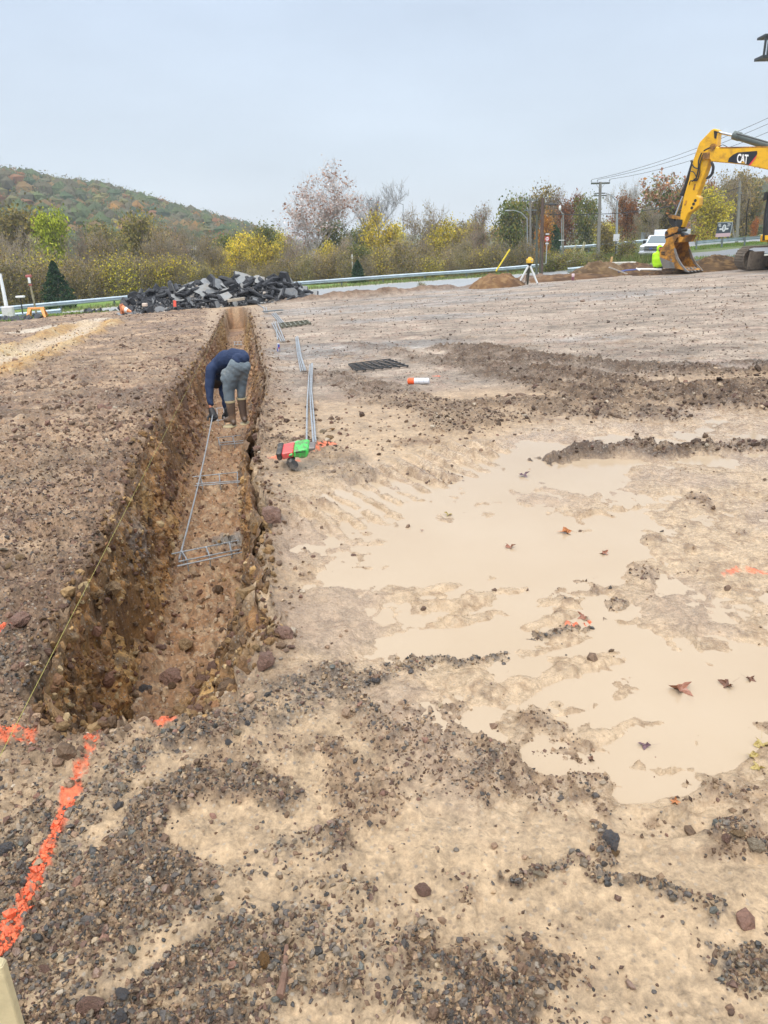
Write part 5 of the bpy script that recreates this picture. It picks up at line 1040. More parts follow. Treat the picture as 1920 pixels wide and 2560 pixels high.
q = MB(); q.prism([bpt(-.02, 1, 0), bpt(1.02, 1, 0), bpt(1.02, 1.05, 0), bpt(-.02, 1.05, 0)], -nrm * .2); q.prism([bpt(1.0, 0, 0), bpt(1.05, 0, 0), bpt(1.05, 1, 0), bpt(1.0, 1, 0)], -nrm * .2); q.obj('frame', M_GREYM, e)
q = MB(); q.prism([bpt(.2, .50, .004), bpt(.82, .50, .004), bpt(.82, .62, .004), bpt(.2, .62, .004)], nrm * .01); q.obj('emblem_bar', M_SW, e)
q = MB(); q.prism([bpt(.51 + .14 * math.cos(i * .3927), .62 + .26 * math.sin(i * .3927), .016) for i in range(16)], nrm * .01); q.obj('emblem_oval', M_SW, e); q = MB(); q.prism([bpt(.51 + .08 * math.cos(i * .3927), .64 + .17 * math.sin(i * .3927), .028) for i in range(16)], nrm * .006); q.obj('emblem_centre', M_GREYM, e)
for u, v_ in ((.07, .9), (.07, .82), (.10, .74), (.70, .9), (.74, .82), (.68, .74)):
    q = MB(); q.prism([bpt(u, v_, .004), bpt(u + .2, v_, .004), bpt(u + .2, v_ + .035, .004), bpt(u, v_ + .035, .004)], nrm * .008); q.obj('lettering_bar', M_SW, e)
for p1, p2 in (((1829, 560), (1836, 598)), ((1798, 590), (1797, 605)), ((1820, 590), (1820, 602))):
    q = MB(); q.tube([at_d(*p1, Dq + .4) - cc, at_d(*p2, Dq + .4) - cc], .1, 8); q.obj('prop', M_WOOD, e)
# left corner: red headed post, sawhorse, small mailbox sign, white board
p = at_d(88, 768, 46); t_ = at_d(71, 688, 46); e = empty('marker_post', p, 0, 'tilted wooden post with red top and white cuff behind the orange sawhorse', 'post'); v = t_ - p
q = MB(); q.tube([Vector((0, 0, -.3)), v * .55, v], [.06, .055, .05], 8); q.obj('shaft', mat('weathered_wood', (.30, .26, .17), .8, noise=.3, nscale=4), e)
q = MB(); q.box(v * .97, (.28, .2, .14)); q.box(v * .70, (.16, .12, .1)); q.obj('red_top', mat('faded_red', (.42, .12, .11), .7), e, bevel=.02); q = MB(); q.box(v * .86 + Vector((.02, -.07, 0)), (.12, .05, .34)); q.obj('white_cuff', M_WHT, e)
M_ORP = mat('orange_plastic', (.85, .36, .10), .55, noise=.08)
D_ = 40; s = D_ * 1.13 / F
c = at_d(90, 771, D_); gzv = at_d(90, 793, D_).z; e = empty('sawhorse', (c.x, c.y, gzv), .1, 'orange sawhorse standing on the brown dirt beside the grass', 'sawhorse'); H = c.z - gzv
q = MB(); q.box((0, 0, H), (.75, .1, .10)); q.obj('top_bar', M_ORP, e, bevel=.015)
for a in (-1, 1):
    for b_ in (-1, 1):
        q = MB(); q.prism([Vector((a * .20, b_ * .04, H)), Vector((a * .36, b_ * .04, H)), Vector((a * .46, b_ * .22, 0)), Vector((a * .36, b_ * .22, 0))], (0, b_ * .03, 0)); q.obj('leg', M_ORP, e)
c = at_d(51, 742, 46); b_ = at_d(56, 780, 46); e = empty('small_sign', b_, 0, 'white slab on a thin black post in front of the guardrail', 'sign'); q = MB(); q.tube([(0, 0, -.1), c - b_], .03, 6); q.obj('post', M_BLK, e); q = MB(); q.box(c - b_, (.42, .3, .1)); q.obj('top', M_WHT, e, bevel=.02)
c = at_d(22, 786, 42); tag(MB().box((0, 0, 0), (.55, .25, .75)).obj('white_crate', mat('dull_white', (.66, .64, .66), .6, noise=.2, nscale=4, dirt=(.3, .32, .2), damt=.6), None, c, bevel=.03), 'whitish crate in the grass left of the orange sawhorse', 'crate')
# grass in front of the left guardrail
GA = gp((-400, 840), (0, 806), (130, 792), (300, 776)); strip('verge', [(x, y + .3) for x, y in GA], [(x + .5, y + 3.5) for x, y in GA], M_GRASS, .05)
def tufts(name, P, n, h, seed, pal=((.14, .24, .04), (.2, .28, .06), (.26, .26, .09))):
    r_ = np.random.default_rng(seed); k = r_.integers(0, len(P), n); B = np.array(P)[k] + r_.normal(0, 1, (n, 2)) * np.array([.6, .5]); z = base_h(B[:, 0], B[:, 1]); a = r_.uniform(0, 6.28, n); w_ = .03; L_ = r_.uniform(.5, 1.2, n) * h
    d = np.stack([np.cos(a), np.sin(a)], 1) * w_; t = r_.normal(0, .35, (n, 2)) * h; b0 = np.c_[B, z]
    V_ = np.stack([b0 - np.c_[d, np.zeros(n)], b0 + np.c_[d, np.zeros(n)], b0 + np.c_[t + d * .2, L_], b0 + np.c_[t - d * .2, L_]], 1).reshape(-1, 3); c = np.array(pal)[r_.integers(0, len(pal), n)] * r_.uniform(.6, 1.3, (n, 1))
    me = np_mesh(name, V_, np.arange(4 * n).reshape(-1, 4), [M_LEAF]); vcol(me, np.repeat(c, 4, 0)); tag(obj(name, me), kind='stuff')
gpP = [(GA[0][0] + (GA[3][0] - GA[0][0]) * t, np.interp(GA[0][0] + (GA[3][0] - GA[0][0]) * t, [g[0] for g in GA], [g[1] for g in GA]) + .5 + random.uniform(0, 3)) for t in np.linspace(.3, .93, 120)]
tufts('grass', gpP, 4500, .13, 4); tufts('grass', [on_far(px, py)[:2] for px in range(1745, 1900, 6) for py in (int(np.interp(px, [1745, 1900], [623, 610])), int(np.interp(px, [1745, 1900], [619, 607])))], 4000, .16, 5)
RA = [tuple(q) for q in np.array([np.interp(np.linspace(0, 1, 160), np.linspace(0, 1, len(RAIL)), [r_[i] for r_ in RAIL]) for i in (0, 1)]).T]; tufts('grass', RA, 7000, .3, 6, ((.2, .26, .08), (.3, .28, .13), (.14, .2, .05)))
tufts('grass', [on_far(px, py)[:2] for px in range(1440, 1620, 6) for py in (658, 654)], 6000, .7, 7, ((.22, .28, .07), (.3, .3, .12), (.15, .2, .06)))
tufts('grass', [on_far(px, py)[:2] for px in range(1720, 1880, 6) for py in (648,)], 1500, .15, 8)
# silt fence
M_SILT = mat('black_fabric', (.02, .022, .028), .55, noise=.3, nscale=4)
def silt(P, h, label):
    mb = MB(); pts = []; random.seed(9)
    for (x0, y0), (x1, y1) in zip(P[:-1], P[1:]):
        for i in range(14):
            t = i / 14; x, y = x0 + (x1 - x0) * t, y0 + (y1 - y0) * t; pts.append((x + random.uniform(-.05, .05), y + random.uniform(-.1, .1)))
    vs = []
    for x, y in pts:
        z = gz1(x, y); hh = h * random.uniform(.5, 1.25); vs += [(x, y - .5, z + .0), (x, y - .12, z + hh * .8), (x, y + .05, z + hh), (x, y + .3, z - .1)]
    fs = [(4 * i + k, 4 * i + 4 + k, 4 * i + 5 + k, 4 * i + 1 + k) for i in range(len(pts) - 1) for k in range(3)]
    mb.add(vs, fs); tag(mb.obj('silt_fence', M_SILT, smooth=True), label, 'silt fence')
silt(gp((-200, 822), (0, 803), (60, 799), (110, 795)), .2, 'low black silt fence at the left before the crate'); silt(gp((215, 783), (290, 774), (430, 767)), .3, 'sagging black silt fence between grass and rubble pile'); silt(gp((985, 733), (1060, 727), (1090, 724)), .1, 'black silt fence strip on the berm left of the tripod')
# truck
def truck():
    base = at_d(1655, 644, 73); base.z = at_d(1625, 650, 72).z; e = empty('truck', base, R(180 + 52), 'white pickup truck with a tall white service box driving past behind the bucket', 'truck')
    W = mat('white_car_paint', (.74, .76, .80), .25, coat=.6, noise=.04); G = mat('car_glass', (.12, .16, .18), .08, spec=.8); K = mat('black_trim', (.02, .02, .022), .5); CH = mat('chrome', (.55, .57, .6), .2, metal=.9)
    hw = 1.0
    def prof(P, y0, y1, mt, nm, bev=.03):
        q = MB(); q.prism([Vector((x, y0, z)) for x, z in P], (0, y1 - y0, 0)); return q.obj(nm, mt, e, bevel=bev)
    prof([(3.0, .62), (3.05, 1.05), (2.98, 1.25), (1.75, 1.42), (1.75, .62)], -hw, hw, W, 'hood', .06)
    prof([(1.75, .55), (1.75, 1.38), (1.15, 1.98), (.95, 2.03), (-.3, 2.03), (-.4, 1.4), (-.4, .55)], -hw * .96, hw * .96, W, 'cab', .05)
    q = MB(); q.prism([Vector((1.74, -.82, 1.42)), Vector((1.74, .82, 1.42)), Vector((1.19, .74, 1.94)), Vector((1.19, -.74, 1.94))], (.03, 0, .03)); q.obj('windshield', G, e)
    for s_ in (-1, 1):
        q = MB(); q.prism([Vector((1.5, s_ * .965, 1.42)), Vector((.1, s_ * .965, 1.42)), Vector((.1, s_ * .965, 1.9)), Vector((1.1, s_ * .965, 1.9))], (0, s_ * .015, 0)); q.obj('side_window', G, e)
        q = MB(); q.box((1.5, s_ * 1.16, 1.5), (.1, .22, .3)); q.obj('mirror', K, e, bevel=.02)
        q = MB(); q.box((3.02, s_ * .78, 1.0), (.1, .34, .3)); q.obj('headlight', CH, e, bevel=.03)
    q = MB(); q.box((3.06, 0, .98), (.08, 1.15, .42)); gr = q.obj('grille', K, e)
    for i in range(3):
        q = MB(); q.box((3.11, 0, .85 + i * .13), (.03, 1.12, .035)); o = q.obj('bar', CH, gr)
    q = MB(); q.ell((3.13, 0, .98), (.02, .14, .06), 0, 12, 6); o = q.obj('badge', mat('blue_badge', (.05, .1, .3), .3), gr)
    q = MB(); q.box((3.15, 0, .62), (.2, 2.0, .24)); q.obj('bumper', CH, e, bevel=.04); q = MB(); q.box((3.2, 0, .46), (.1, 1.6, .1)); q.obj('lower_bumper', K, e)
    q = MB(); q.box((-2.2, 0, 1.6), (3.4, 2.15, 1.7)); q.obj('box_body', W, e, bevel=.04); q = MB(); q.box((-.6, 0, .5), (5.6, .8, .2)); q.obj('chassis', K, e)
    M_RD = mat('decal_red', (.4, .08, .12), .5)
    for s_ in (-1, 1):
        q = MB(); q.prism([Vector((-.9, s_ * 1.079, .95)), Vector((-1.5, s_ * 1.079, .95)), Vector((-1.42, s_ * 1.079, 1.7)), Vector((-1.15, s_ * 1.079, 1.9)), Vector((-.95, s_ * 1.079, 1.6))], (0, s_ * .01, 0)); q.obj('red_decal', M_RD, e)
        for x_ in (2.3, -2.3):
            q = MB(); q.tube([(x_, s_ * .98, .42), (x_, s_ * .72, .42)], .42, 20); t_ = q.obj('wheel', K, e, smooth=True); q = MB(); q.tube([(x_, s_ * .985, .42), (x_, s_ * .99, .42)], .24, 14); q.obj('rim', CH, t_)
            q = MB(); q.prism([Vector((x_ + .55 * math.cos(a), s_ * .99, .42 + .55 * math.sin(a))) for a in np.linspace(0, math.pi, 9)] + [Vector((x_ - .44, s_ * .99, .42))] + [Vector((x_ + .44 * math.cos(a), s_ * .99, .42 + .44 * math.sin(a))) for a in np.linspace(math.pi, 0, 9)][1:], (0, s_ * .04, 0)); q.obj('fender', W, e)
    return e
truck()
# far viaduct in the trees
q = MB(); a, b_ = at_d(440, 618, 120), at_d(525, 621, 120); bar(q, a, b_, 2, .9); e = empty('viaduct', a, 0, 'grey concrete viaduct deck half hidden in the left tree line', 'bridge'); q = MB(); bar(q, Vector((0, 0, 0)), b_ - a, 3, .55); q.obj('deck', M_CONC, e)
for t in (.15, .5, .85):
    q = MB(); q.box((b_ - a) * t + Vector((0, 0, -2.5)), (1.0, 1.6, 4.6)); q.obj('pier', M_CONC, e)
# ================================================================ excavator
YC = srgb(246, 188, 26, .85)
M_YEL = mat('machine_yellow', YC, .38, noise=.06, nscale=1.5, dirt=srgb(150, 100, 40), dscale=1.6, damt=.6, coat=.1, dlo=.5)
M_YELD = mat('worn_yellow', srgb(206, 144, 44, .8), .6, noise=.2, nscale=2, dirt=srgb(104, 74, 44, .8), dscale=2.2, damt=.9, dlo=.42)
M_STEEL = mat('worn_steel', (.19, .18, .17), .5, metal=.4, noise=.3, nscale=3, dirt=(.26, .19, .12), dscale=2, damt=.7)
M_HYD = mat('cylinder_grey', (.10, .125, .12), .4, noise=.1); M_CHROME = mat('chrome_rod', (.6, .62, .64), .15, metal=1); M_GREASE = mat('greasy_black', (.018, .017, .016), .45, noise=.3)
M_HOSE = mat('rubber_hose', (.02, .02, .022), .5); M_MUDF = mat('muddy_steel', (.20, .165, .13), .85, noise=.3, nscale=4, dirt=(.05, .045, .04), dscale=3, damt=.6)
EXD = 38.3; TH = R(48)
O_ = at_d(1740, 640, EXD); U_ = Vector((math.cos(TH), -math.sin(TH), 0)); N_ = Vector((math.sin(TH), math.cos(TH), 0))   # U towards the machine, N away from the camera
def pl(px, py, o_=0.0):
    "spot of the arm's upright plane seen at that point of the frame, o_ metres behind the plane"
    d = Vector(ray(px, py)); c = Vector((0, 0, CAMZ)); k = (O_ + N_ * o_ - c).dot(N_) / d.dot(N_); return c + d * k
def q4(X, Y): return (1560 + X / 4.608, 280 + Y / 4.608)
EXB = Vector((pl(1990, 672).x, pl(1990, 672).y, ground_z(pl(1990, 672).x, pl(1990, 672).y)))
EX_ = empty('excavator', EXB, 0, 'yellow tracked excavator with its arm reaching down to the left, bucket on the dirt', 'excavator')
def P4(X, Y, o_=0.0): return pl(*q4(X, Y), o_) - EXB
def plate(name, pts, o0, th, mt, par=None, bev=.0, smooth=False):
    q = MB(); q.prism([P4(x, y, o0) for x, y in pts], N_ * th); return q.obj(name, mt, par or EX_, bevel=bev)
WB = .40
stick = plate('stick', [(1005, 205), (1035, 190), (1078, 205), (1072, 330), (1064, 440), (985, 545), (935, 700), (880, 850), (838, 960), (870, 985), (860, 1080), (800, 1130), (735, 1170), (668, 1330), (640, 1320), (648, 1180), (690, 960), (742, 790), (775, 640), (800, 540), (850, 400), (868, 350)], 0, WB, M_YEL, bev=.025)
q = MB()
for x, y in ((822, 1020), (802, 1060), (782, 1105)): q.tube([P4(x, y) - N_ * .012, P4(x, y) + N_ * .05], .065, 12)
q.obj('bolt_hole', M_GREASE, stick)
plate('ear', [(1035, 215), (1075, 225), (1060, 310), (1040, 300)], -.03, WB + .06, M_GREASE, stick)
boom = plate('boom', [(985, 545), (905, 540), (890, 490), (930, 455), (1000, 410), (1045, 395), (1110, 415), (1400, 408), (1660, 402), (2100, 400), (2500, 520), (2900, 1000), (3000, 1350), (2820, 1380), (2650, 1100), (2400, 850), (2150, 730), (1700, 675), (1400, 612), (1200, 588), (1005, 572)], -.10, WB + .2, M_YEL, bev=.03)
plate('nose_plate', [(905, 470), (985, 462), (985, 545), (905, 540)], -.14, .04, M_YELD, boom, .01)
# top flange with its stitched line of bolts
q = MB(); bar(q, P4(1110, 412) - N_ * .08, P4(2090, 399) - N_ * .08, .05, .05); q.obj('flange', M_YELD, boom)
# black badge with the lettering
BD = [(1195, 575), (1210, 530), (1260, 490), (1310, 466), (1532, 448), (1535, 480), (1510, 530), (1445, 612)]
bd = plate('badge', BD, -.112, .011, mat('badge_black', (.012, .014, .02), .4), boom)
plate('red_stripe', [(1532, 490), (1516, 528), (1455, 614), (1436, 611), (1470, 570)], -.118, .006, mat('badge_red', (.75, .05, .06), .4), boom)
M_WL = mat('letter_white', (.88, .88, .88), .5)
def letters(txt, size, o_xy, sx_=1.0):
    cu = bpy.data.curves.new('t', 'FONT'); cu.body = txt; cu.size = size; cu.extrude = .004; cu.offset = .016; cu.space_character = .86; ob = bpy.data.objects.new('t', cu); C.objects.link(ob); bpy.context.view_layer.update()
    dg = bpy.context.evaluated_depsgraph_get(); me = bpy.data.meshes.new_from_object(ob.evaluated_get(dg)); bpy.data.objects.remove(ob); me.materials.clear(); return me
me = letters('CAT', .60, 0); vs = [v.co.copy() for v in me.vertices]; w_ = max(v.x for v in vs); h_ = max(v.y for v in vs); A, B, D0_ = P4(1312, 582), P4(1440, 596), P4(1322, 480)
for v, co in zip(me.vertices, vs): v.co = A + (B - A) * (co.x / w_) + (D0_ - A) * (co.y / h_ * (1 + .10 * co.x / w_ * 0)) - N_ * (.13 + co.z)
me.materials.append(M_WL); obj('lettering', me, bd)
plate('yellow_triangle', [(1346, 590), (1374, 566), (1394, 594)], -.145, .008, M_YEL, bd)
def cyl(name, a, b_, r, mt, par=None, n=14): q = MB(); q.tube([a, b_], r, n); return q.obj(name, mt, par or EX_, smooth=True)
md = N_ * (WB / 2)
cyl('stick_cylinder_rod', P4(1060, 230) + md, P4(1270, 275) + md, .055, M_CHROME); c1 = cyl('stick_cylinder', P4(1240, 262) + md, P4(1900, 470) + md, .15, M_HYD); cyl('collar', P4(1240, 262) + md, P4(1310, 283) + md, .175, M_HYD, c1)
q = MB()
for o_ in (-.05, .35): q.tube([P4(1300, 250, 0) + N_ * o_, P4(1480, 300) + N_ * o_, P4(1660, 352) + N_ * o_], .028, 6)
q.obj('hydraulic_pipe', M_HOSE, c1, smooth=True)
cyl('bucket_cylinder_rod', P4(672, 930) + md, P4(568, 1195) + md, .05, M_CHROME); c2 = cyl('bucket_cylinder', P4(790, 560) + md * .8, P4(665, 950) + md, .115, M_GREASE); cyl('collar', P4(690, 880) + md, P4(655, 965) + md, .15, M_GREASE, c2)
for nm, pts, r in (('hose', [(905, 470), (870, 560), (868, 640), (840, 760), (790, 800)], .03), ('hose', [(920, 490), (885, 600), (880, 700), (850, 790), (815, 770)], .026), ('hose', [(780, 560), (810, 630), (860, 650), (880, 600)], .03), ('hose', [(765, 680), (820, 700), (845, 790), (780, 790), (760, 840)], .022), ('hose', [(1020, 575), (1045, 630), (1030, 710), (990, 760), (955, 765)], .035), ('hose', [(1010, 580), (1030, 640), (1010, 720), (965, 755)], .03), ('pipe', [(1100, 400), (1150, 380), (1200, 405)], .015), ('pipe', [(1040, 395), (960, 430), (930, 450)], .03)):
    q = MB(); P_ = [P4(x, y) - N_ * .08 for x, y in pts]; S = []
    for i in range(len(P_) - 1):
        for t in (0, .33, .66): 
            a = P_[max(i - 1, 0)]; b_ = P_[i]; c_ = P_[i + 1]; d_ = P_[min(i + 2, len(P_) - 1)]; S.append(.5 * ((2 * b_) + (c_ - a) * t + (2 * a - 5 * b_ + 4 * c_ - d_) * t * t + (3 * b_ - a - 3 * c_ + d_) * t ** 3))
    S.append(P_[-1]); q.tube(S, r, 6); q.obj(nm, M_HOSE, EX_, smooth=True)
for x, y, w2 in ((820, 880, 50), (720, 1060, 40)):
    plate('bracket', [(x - 12, y - w2), (x + 6, y - w2), (x - 10, y + w2 * .4), (x - 28, y + w2 * .4)], -.02, .02, M_YELD, stick)
# linkage, coupler
plate('link', [(505, 1195), (530, 1180), (660, 1210), (672, 1230), (660, 1245), (520, 1222)], .02, .1, M_YELD); plate('link', [(505, 1195), (530, 1180), (660, 1210), (672, 1230), (660, 1245), (520, 1222)], WB - .12, .1, M_YELD)
plate('rocker', [(512, 1210), (560, 1215), (590, 1300), (625, 1330), (600, 1350), (540, 1300), (520, 1260)], .08, WB - .16, M_GREASE); plate('rocker', [(610, 1235), (670, 1240), (668, 1290), (640, 1340), (605, 1330), (600, 1280)], -.04, WB + .08, M_GREASE)
plate('coupler', [(480, 1370), (510, 1345), (600, 1320), (628, 1330), (620, 1370), (600, 1390), (560, 1405), (480, 1445), (462, 1420)], -.06, WB + .12, M_YELD, bev=.02)
plate('coupler_hook', [(470, 1440), (560, 1412), (640, 1385), (690, 1400), (700, 1425), (610, 1440), (475, 1465)], .0, WB, M_GREASE)
cyl('pin', P4(500, 1390) - N_ * .12, P4(500, 1390) + N_ * (WB + .12), .06, M_GREASE); cyl('pin', P4(650, 1360) - N_ * .12, P4(650, 1360) + N_ * (WB + .12), .08, M_GREASE); cyl('pin', P4(1040, 400) - N_ * .02, P4(1040, 400) - N_ * .16, .12, M_YELD)
# bucket: side plates, a curved shell, lip and teeth
BW = 1.45; b0 = -.42
side = [(478, 1460), (600, 1412), (612, 1440), (572, 1515), (590, 1590), (620, 1680), (665, 1760), (728, 1832), (600, 1803), (450, 1795), (425, 1730), (410, 1660), (412, 1600), (445, 1550), (482, 1500)]
bk = plate('bucket', side, b0, .05, M_YELD)
q = MB(); q.prism([P4(x, y, b0) + N_ * (BW - .05) for x, y in side], N_ * .05); q.obj('side_plate', M_YELD, bk)
shell = [(612, 1440), (600, 1412), (478, 1460), (482, 1500), (445, 1550), (412, 1600), (410, 1660), (425, 1730), (450, 1795), (600, 1803), (728, 1832)]
q = MB(); cx_ = sum(p[0] for p in side) / len(side); cy_ = sum(p[1] for p in side) / len(side)
vs = []
for x, y in shell:
    a = P4(x, y, b0) + N_ * .02; i_ = P4(x + (cx_ - x) * .06, y + (cy_ - y) * .06, b0) + N_ * .02; vs += [a, a + N_ * (BW - .04), i_ + N_ * (BW - .04), i_]
fs = []
for i in range(len(shell) - 1):
    for k in range(4): fs.append((4 * i + k, 4 * i + (k + 1) % 4, 4 * i + 4 + (k + 1) % 4, 4 * i + 4 + k))
fs += [(0, 1, 2, 3), tuple(4 * (len(shell) - 1) + k for k in (3, 2, 1, 0))]; q.add(vs, fs); q.obj('shell', M_YELD, bk)
plate('wear_plate', [(409, 1672), (572, 1738), (586, 1802), (450, 1797), (425, 1732)], b0 - .015, .014, M_STEEL, bk)
plate('wear_plate', [(578, 1560), (590, 1590), (620, 1680), (665, 1760), (735, 1838), (712, 1835), (640, 1760), (600, 1690), (574, 1600)], b0 - .02, .09, M_STEEL, bk); q = MB(); q.prism([P4(x, y, b0) + N_ * (BW - .06) for x, y in [(578, 1560), (590, 1590), (620, 1680), (665, 1760), (735, 1838), (712, 1835), (640, 1760), (600, 1690), (574, 1600)]], N_ * .09); q.obj('wear_plate', M_STEEL, bk)
plate('lug_plate', [(580, 1410), (620, 1440), (690, 1440), (700, 1420), (660, 1500), (590, 1505)], b0 + .15, BW - .3, M_YELD, bk)
for x, y in ((598, 1700), (592, 1730), (602, 1755)):
    cyl('bolt', P4(x, y) + N_ * (b0 - .03), P4(x, y) + N_ * b0, .045, M_STEEL, bk, 8)
for i in range(5):
    o_ = b0 + .06 + i * (BW - .12) / 4; q = MB(); k_o = N_ * (o_ - b0 - .07); q.prism([P4(680, 1795, b0) + k_o, P4(700, 1836, b0) + k_o, P4(745, 1846, b0) + k_o], N_ * .14); q.obj('tooth', M_STEEL, bk)
q = MB(); q.tube([P4(480, 1610) + N_ * (b0 - .01), P4(520, 1612) + N_ * (b0 - .01)], .02, 4); q.tube([P4(480, 1632) + N_ * (b0 - .01), P4(520, 1634) + N_ * (b0 - .01)], .02, 4); q.obj('stencil', M_GREASE, bk)
# undercarriage: two tracks with single shoes
TA = R(-12); TU = Vector((math.cos(TA), -math.sin(TA), 0)); TN = Vector((math.sin(TA), math.cos(TA), 0))
t0 = at_d(1853, 664, 38.0); gt = at_d(1862, 677, 38.0).z
def track(off, nm):
    L_, Hh, r = 4.3, .98, .46; base = Vector((t0.x, t0.y, gt)) - EXB + TN * off; n_sh = 44; per = 2 * (L_ - 2 * r) + 2 * math.pi * r
    fr = None; q = MB(); q.prism([base + TU * (.35), base + TU * .35, base + TU * .35][:0] or [base + TU * .5 + Vector((0, 0, .12)), base + TU * (L_ - .5) + Vector((0, 0, .12)), base + TU * (L_ - .7) + Vector((0, 0, .60)), base + TU * .55 + Vector((0, 0, .58))], TN * .42); fr = q.obj('track_frame', M_MUDF, EX_, bevel=.02)
    q = MB(); q.prism([base + TU * .22 + Vector((0, 0, .06)) - TN * .12, base + TU * 1.02 + Vector((0, 0, .06)) - TN * .12, base + TU * 1.0 + Vector((0, 0, .80)) - TN * .12, base + TU * .27 + Vector((0, 0, .80)) - TN * .12], TN * .06); q.obj('guard_plate', M_MUDF, fr, bevel=.01)
    for k in range(7):
        cc_ = base + TU * (1.15 + k * .42) + Vector((0, 0, .14)); q = MB(); q.tube([cc_ - TN * .02, cc_ + TN * .44], .11, 12); q.obj('roller', M_STEEL, fr, smooth=True)
    for k in (r, L_ - r):
        cc_ = base + TU * k + Vector((0, 0, r + .04)); q = MB(); q.tube([cc_ + TN * .12, cc_ + TN * .30], r - .1, 20); q.obj('wheel', M_MUDF, fr, smooth=True)
    sm_ = None
    for i in range(n_sh):
        s = (i + .5) / n_sh * per; st = L_ - 2 * r
        if s < st: c_ = base + TU * (r + s) + Vector((0, 0, 2 * r + .05)); a = 0
        elif s < st + math.pi * r: a = (s - st) / r; c_ = base + TU * (L_ - r + r * math.sin(a)) + Vector((0, 0, r + .05 + r * math.cos(a)))
        elif s < 2 * st + math.pi * r: c_ = base + TU * (L_ - r - (s - st - math.pi * r)) + Vector((0, 0, .05)); a = math.pi
        else: a = math.pi + (s - 2 * st - math.pi * r) / r; c_ = base + TU * (r + r * math.sin(a)) + Vector((0, 0, r + .05 + r * math.cos(a)))
        if sm_ is None:
            q = MB(); q.box((0, 0, 0), (per / n_sh * .93, .62, .03)); q.box((-.05, 0, .03), (.025, .62, .05)); q.box((.05, 0, .025), (.02, .62, .035)); sm_ = q.mesh('track_shoe', [M_MUDF])
        o = obj('track_shoe', sm_, EX_); o.matrix_local = Matrix.Translation(c_ + TN * .2) @ Matrix.Rotation(-TA, 4, 'Z') @ Matrix.Rotation(a, 4, 'Y')
track(0, 'near'); track(-2.6, 'far')
# upper structure, mostly out of the frame
q = MB(); cb_ = P4(2050, 1480) + N_ * .6; bz = gt - EXB.z
def ubox(name, c, sz, mt, par=EX_, bev=.05): q = MB(); q.box(c, sz, Matrix.Rotation(-TH, 3, 'Z').to_quaternion().to_matrix()); return q.obj(name, mt, par, bevel=bev)
uc = Vector((t0.x, t0.y, gt)) - EXB + TU * 2.3 - TN * 1.3
ubox('turntable', uc + Vector((0, 0, 1.08)), (1.5, 1.5, .3), M_GREASE); ubox('deck', uc + U_ * .7 + Vector((0, 0, 1.35)), (4.6, 2.9, .3), M_YEL); ubox('engine_hood', uc + U_ * 1.6 + Vector((0, 0, 2.05)), (2.4, 2.8, 1.1), M_YEL); ubox('counterweight', uc + U_ * 3.1 + Vector((0, 0, 1.95)), (.9, 2.9, 1.5), M_GREASE)
cabc = P4(1600, 1460) - N_ * .35; cz = P4(1600, 1460)
M_CABG = mat('cab_glass', (.015, .018, .02), .08, spec=.8)
W_ = Vector((1, 0, 0))
def cabp(pts, o0, th, mt, nm, par=EX_): q = MB(); q.prism([P4(x, y, o0) for x, y in pts], N_ * th); return q.obj(nm, mt, par, bevel=.01)
cab = cabp([(1600, 1480), (1612, 1200), (1655, 960), (1668, 905), (2150, 900), (2170, 1480)], -1.3, 1.05, M_CABG, 'cab')
cabp([(1592, 1482), (1608, 1200), (1650, 955), (1660, 890), (1672, 900), (1662, 960), (1622, 1200), (1606, 1482)], -1.33, .06, M_GREASE, 'cab_pillar', cab)
cabp([(1620, 1422), (1700, 1420), (2170, 1420), (2170, 1475), (1622, 1475)], -1.36, .07, M_YEL, 'cab_sill', cab); cabp([(1660, 880), (2160, 875), (2160, 905), (1662, 910)], -1.36, 1.2, M_GREASE, 'cab_roof', cab)
cabp([(1612, 930), (1645, 915), (1642, 1000), (1600, 1030)], -1.5, .1, M_GREASE, 'mirror'); q = MB(); q.tube([P4(1612, 1000) - N_ * 1.45, P4(1585, 1150) - N_ * 1.45, P4(1568, 1410) - N_ * 1.4], .02, 6); q.obj('handrail', M_GREASE, EX_)
# lantern on a lamp pole whose mast stands beyond the frame
e = empty('lamp_post', (0, 0, 0), 0, 'dark slatted lamp head hanging in the sky at the right edge', 'street lamp'); D_ = 22; c = at_d(1930, 113, D_); e.location = (c.x + .9, c.y, ground_z(c.x, c.y)); lo = c - e.location; s = D_ * 1.35 / F
M_LB = mat('lamp_black', (.03, .038, .042), .4); q = MB(); q.box(lo + Vector((0, 0, .17)), (.56, .4, .05)); q.box(lo - Vector((0, 0, .26)), (.56, .42, .06)); q.obj('lamp_housing', M_LB, e)
for k in range(6):
    q = MB(); q.box(lo + Vector((-.24 + .096 * k, -.17, -.04)), (.045, .03, .4)); q.obj('slat', M_LB, e)
q = MB(); q.box(lo + Vector((.1, .04, -.04)), (.3, .2, .36)); q.obj('lamp_glass', M_GREYM, e); q = MB(); q.box(lo + Vector((.06, 0, .24)), (.4, .36, .1), taper=.5); q.obj('lamp_cap', M_LB, e)
q = MB(); q.tube([(0, 0, -.5), (0, 0, lo.z + .5), (lo.x + .2, lo.y, lo.z + .5), (lo.x + .08, lo.y, lo.z + .26)], [.09, .06, .04, .03], 8); q.obj('shaft', M_LB, e)
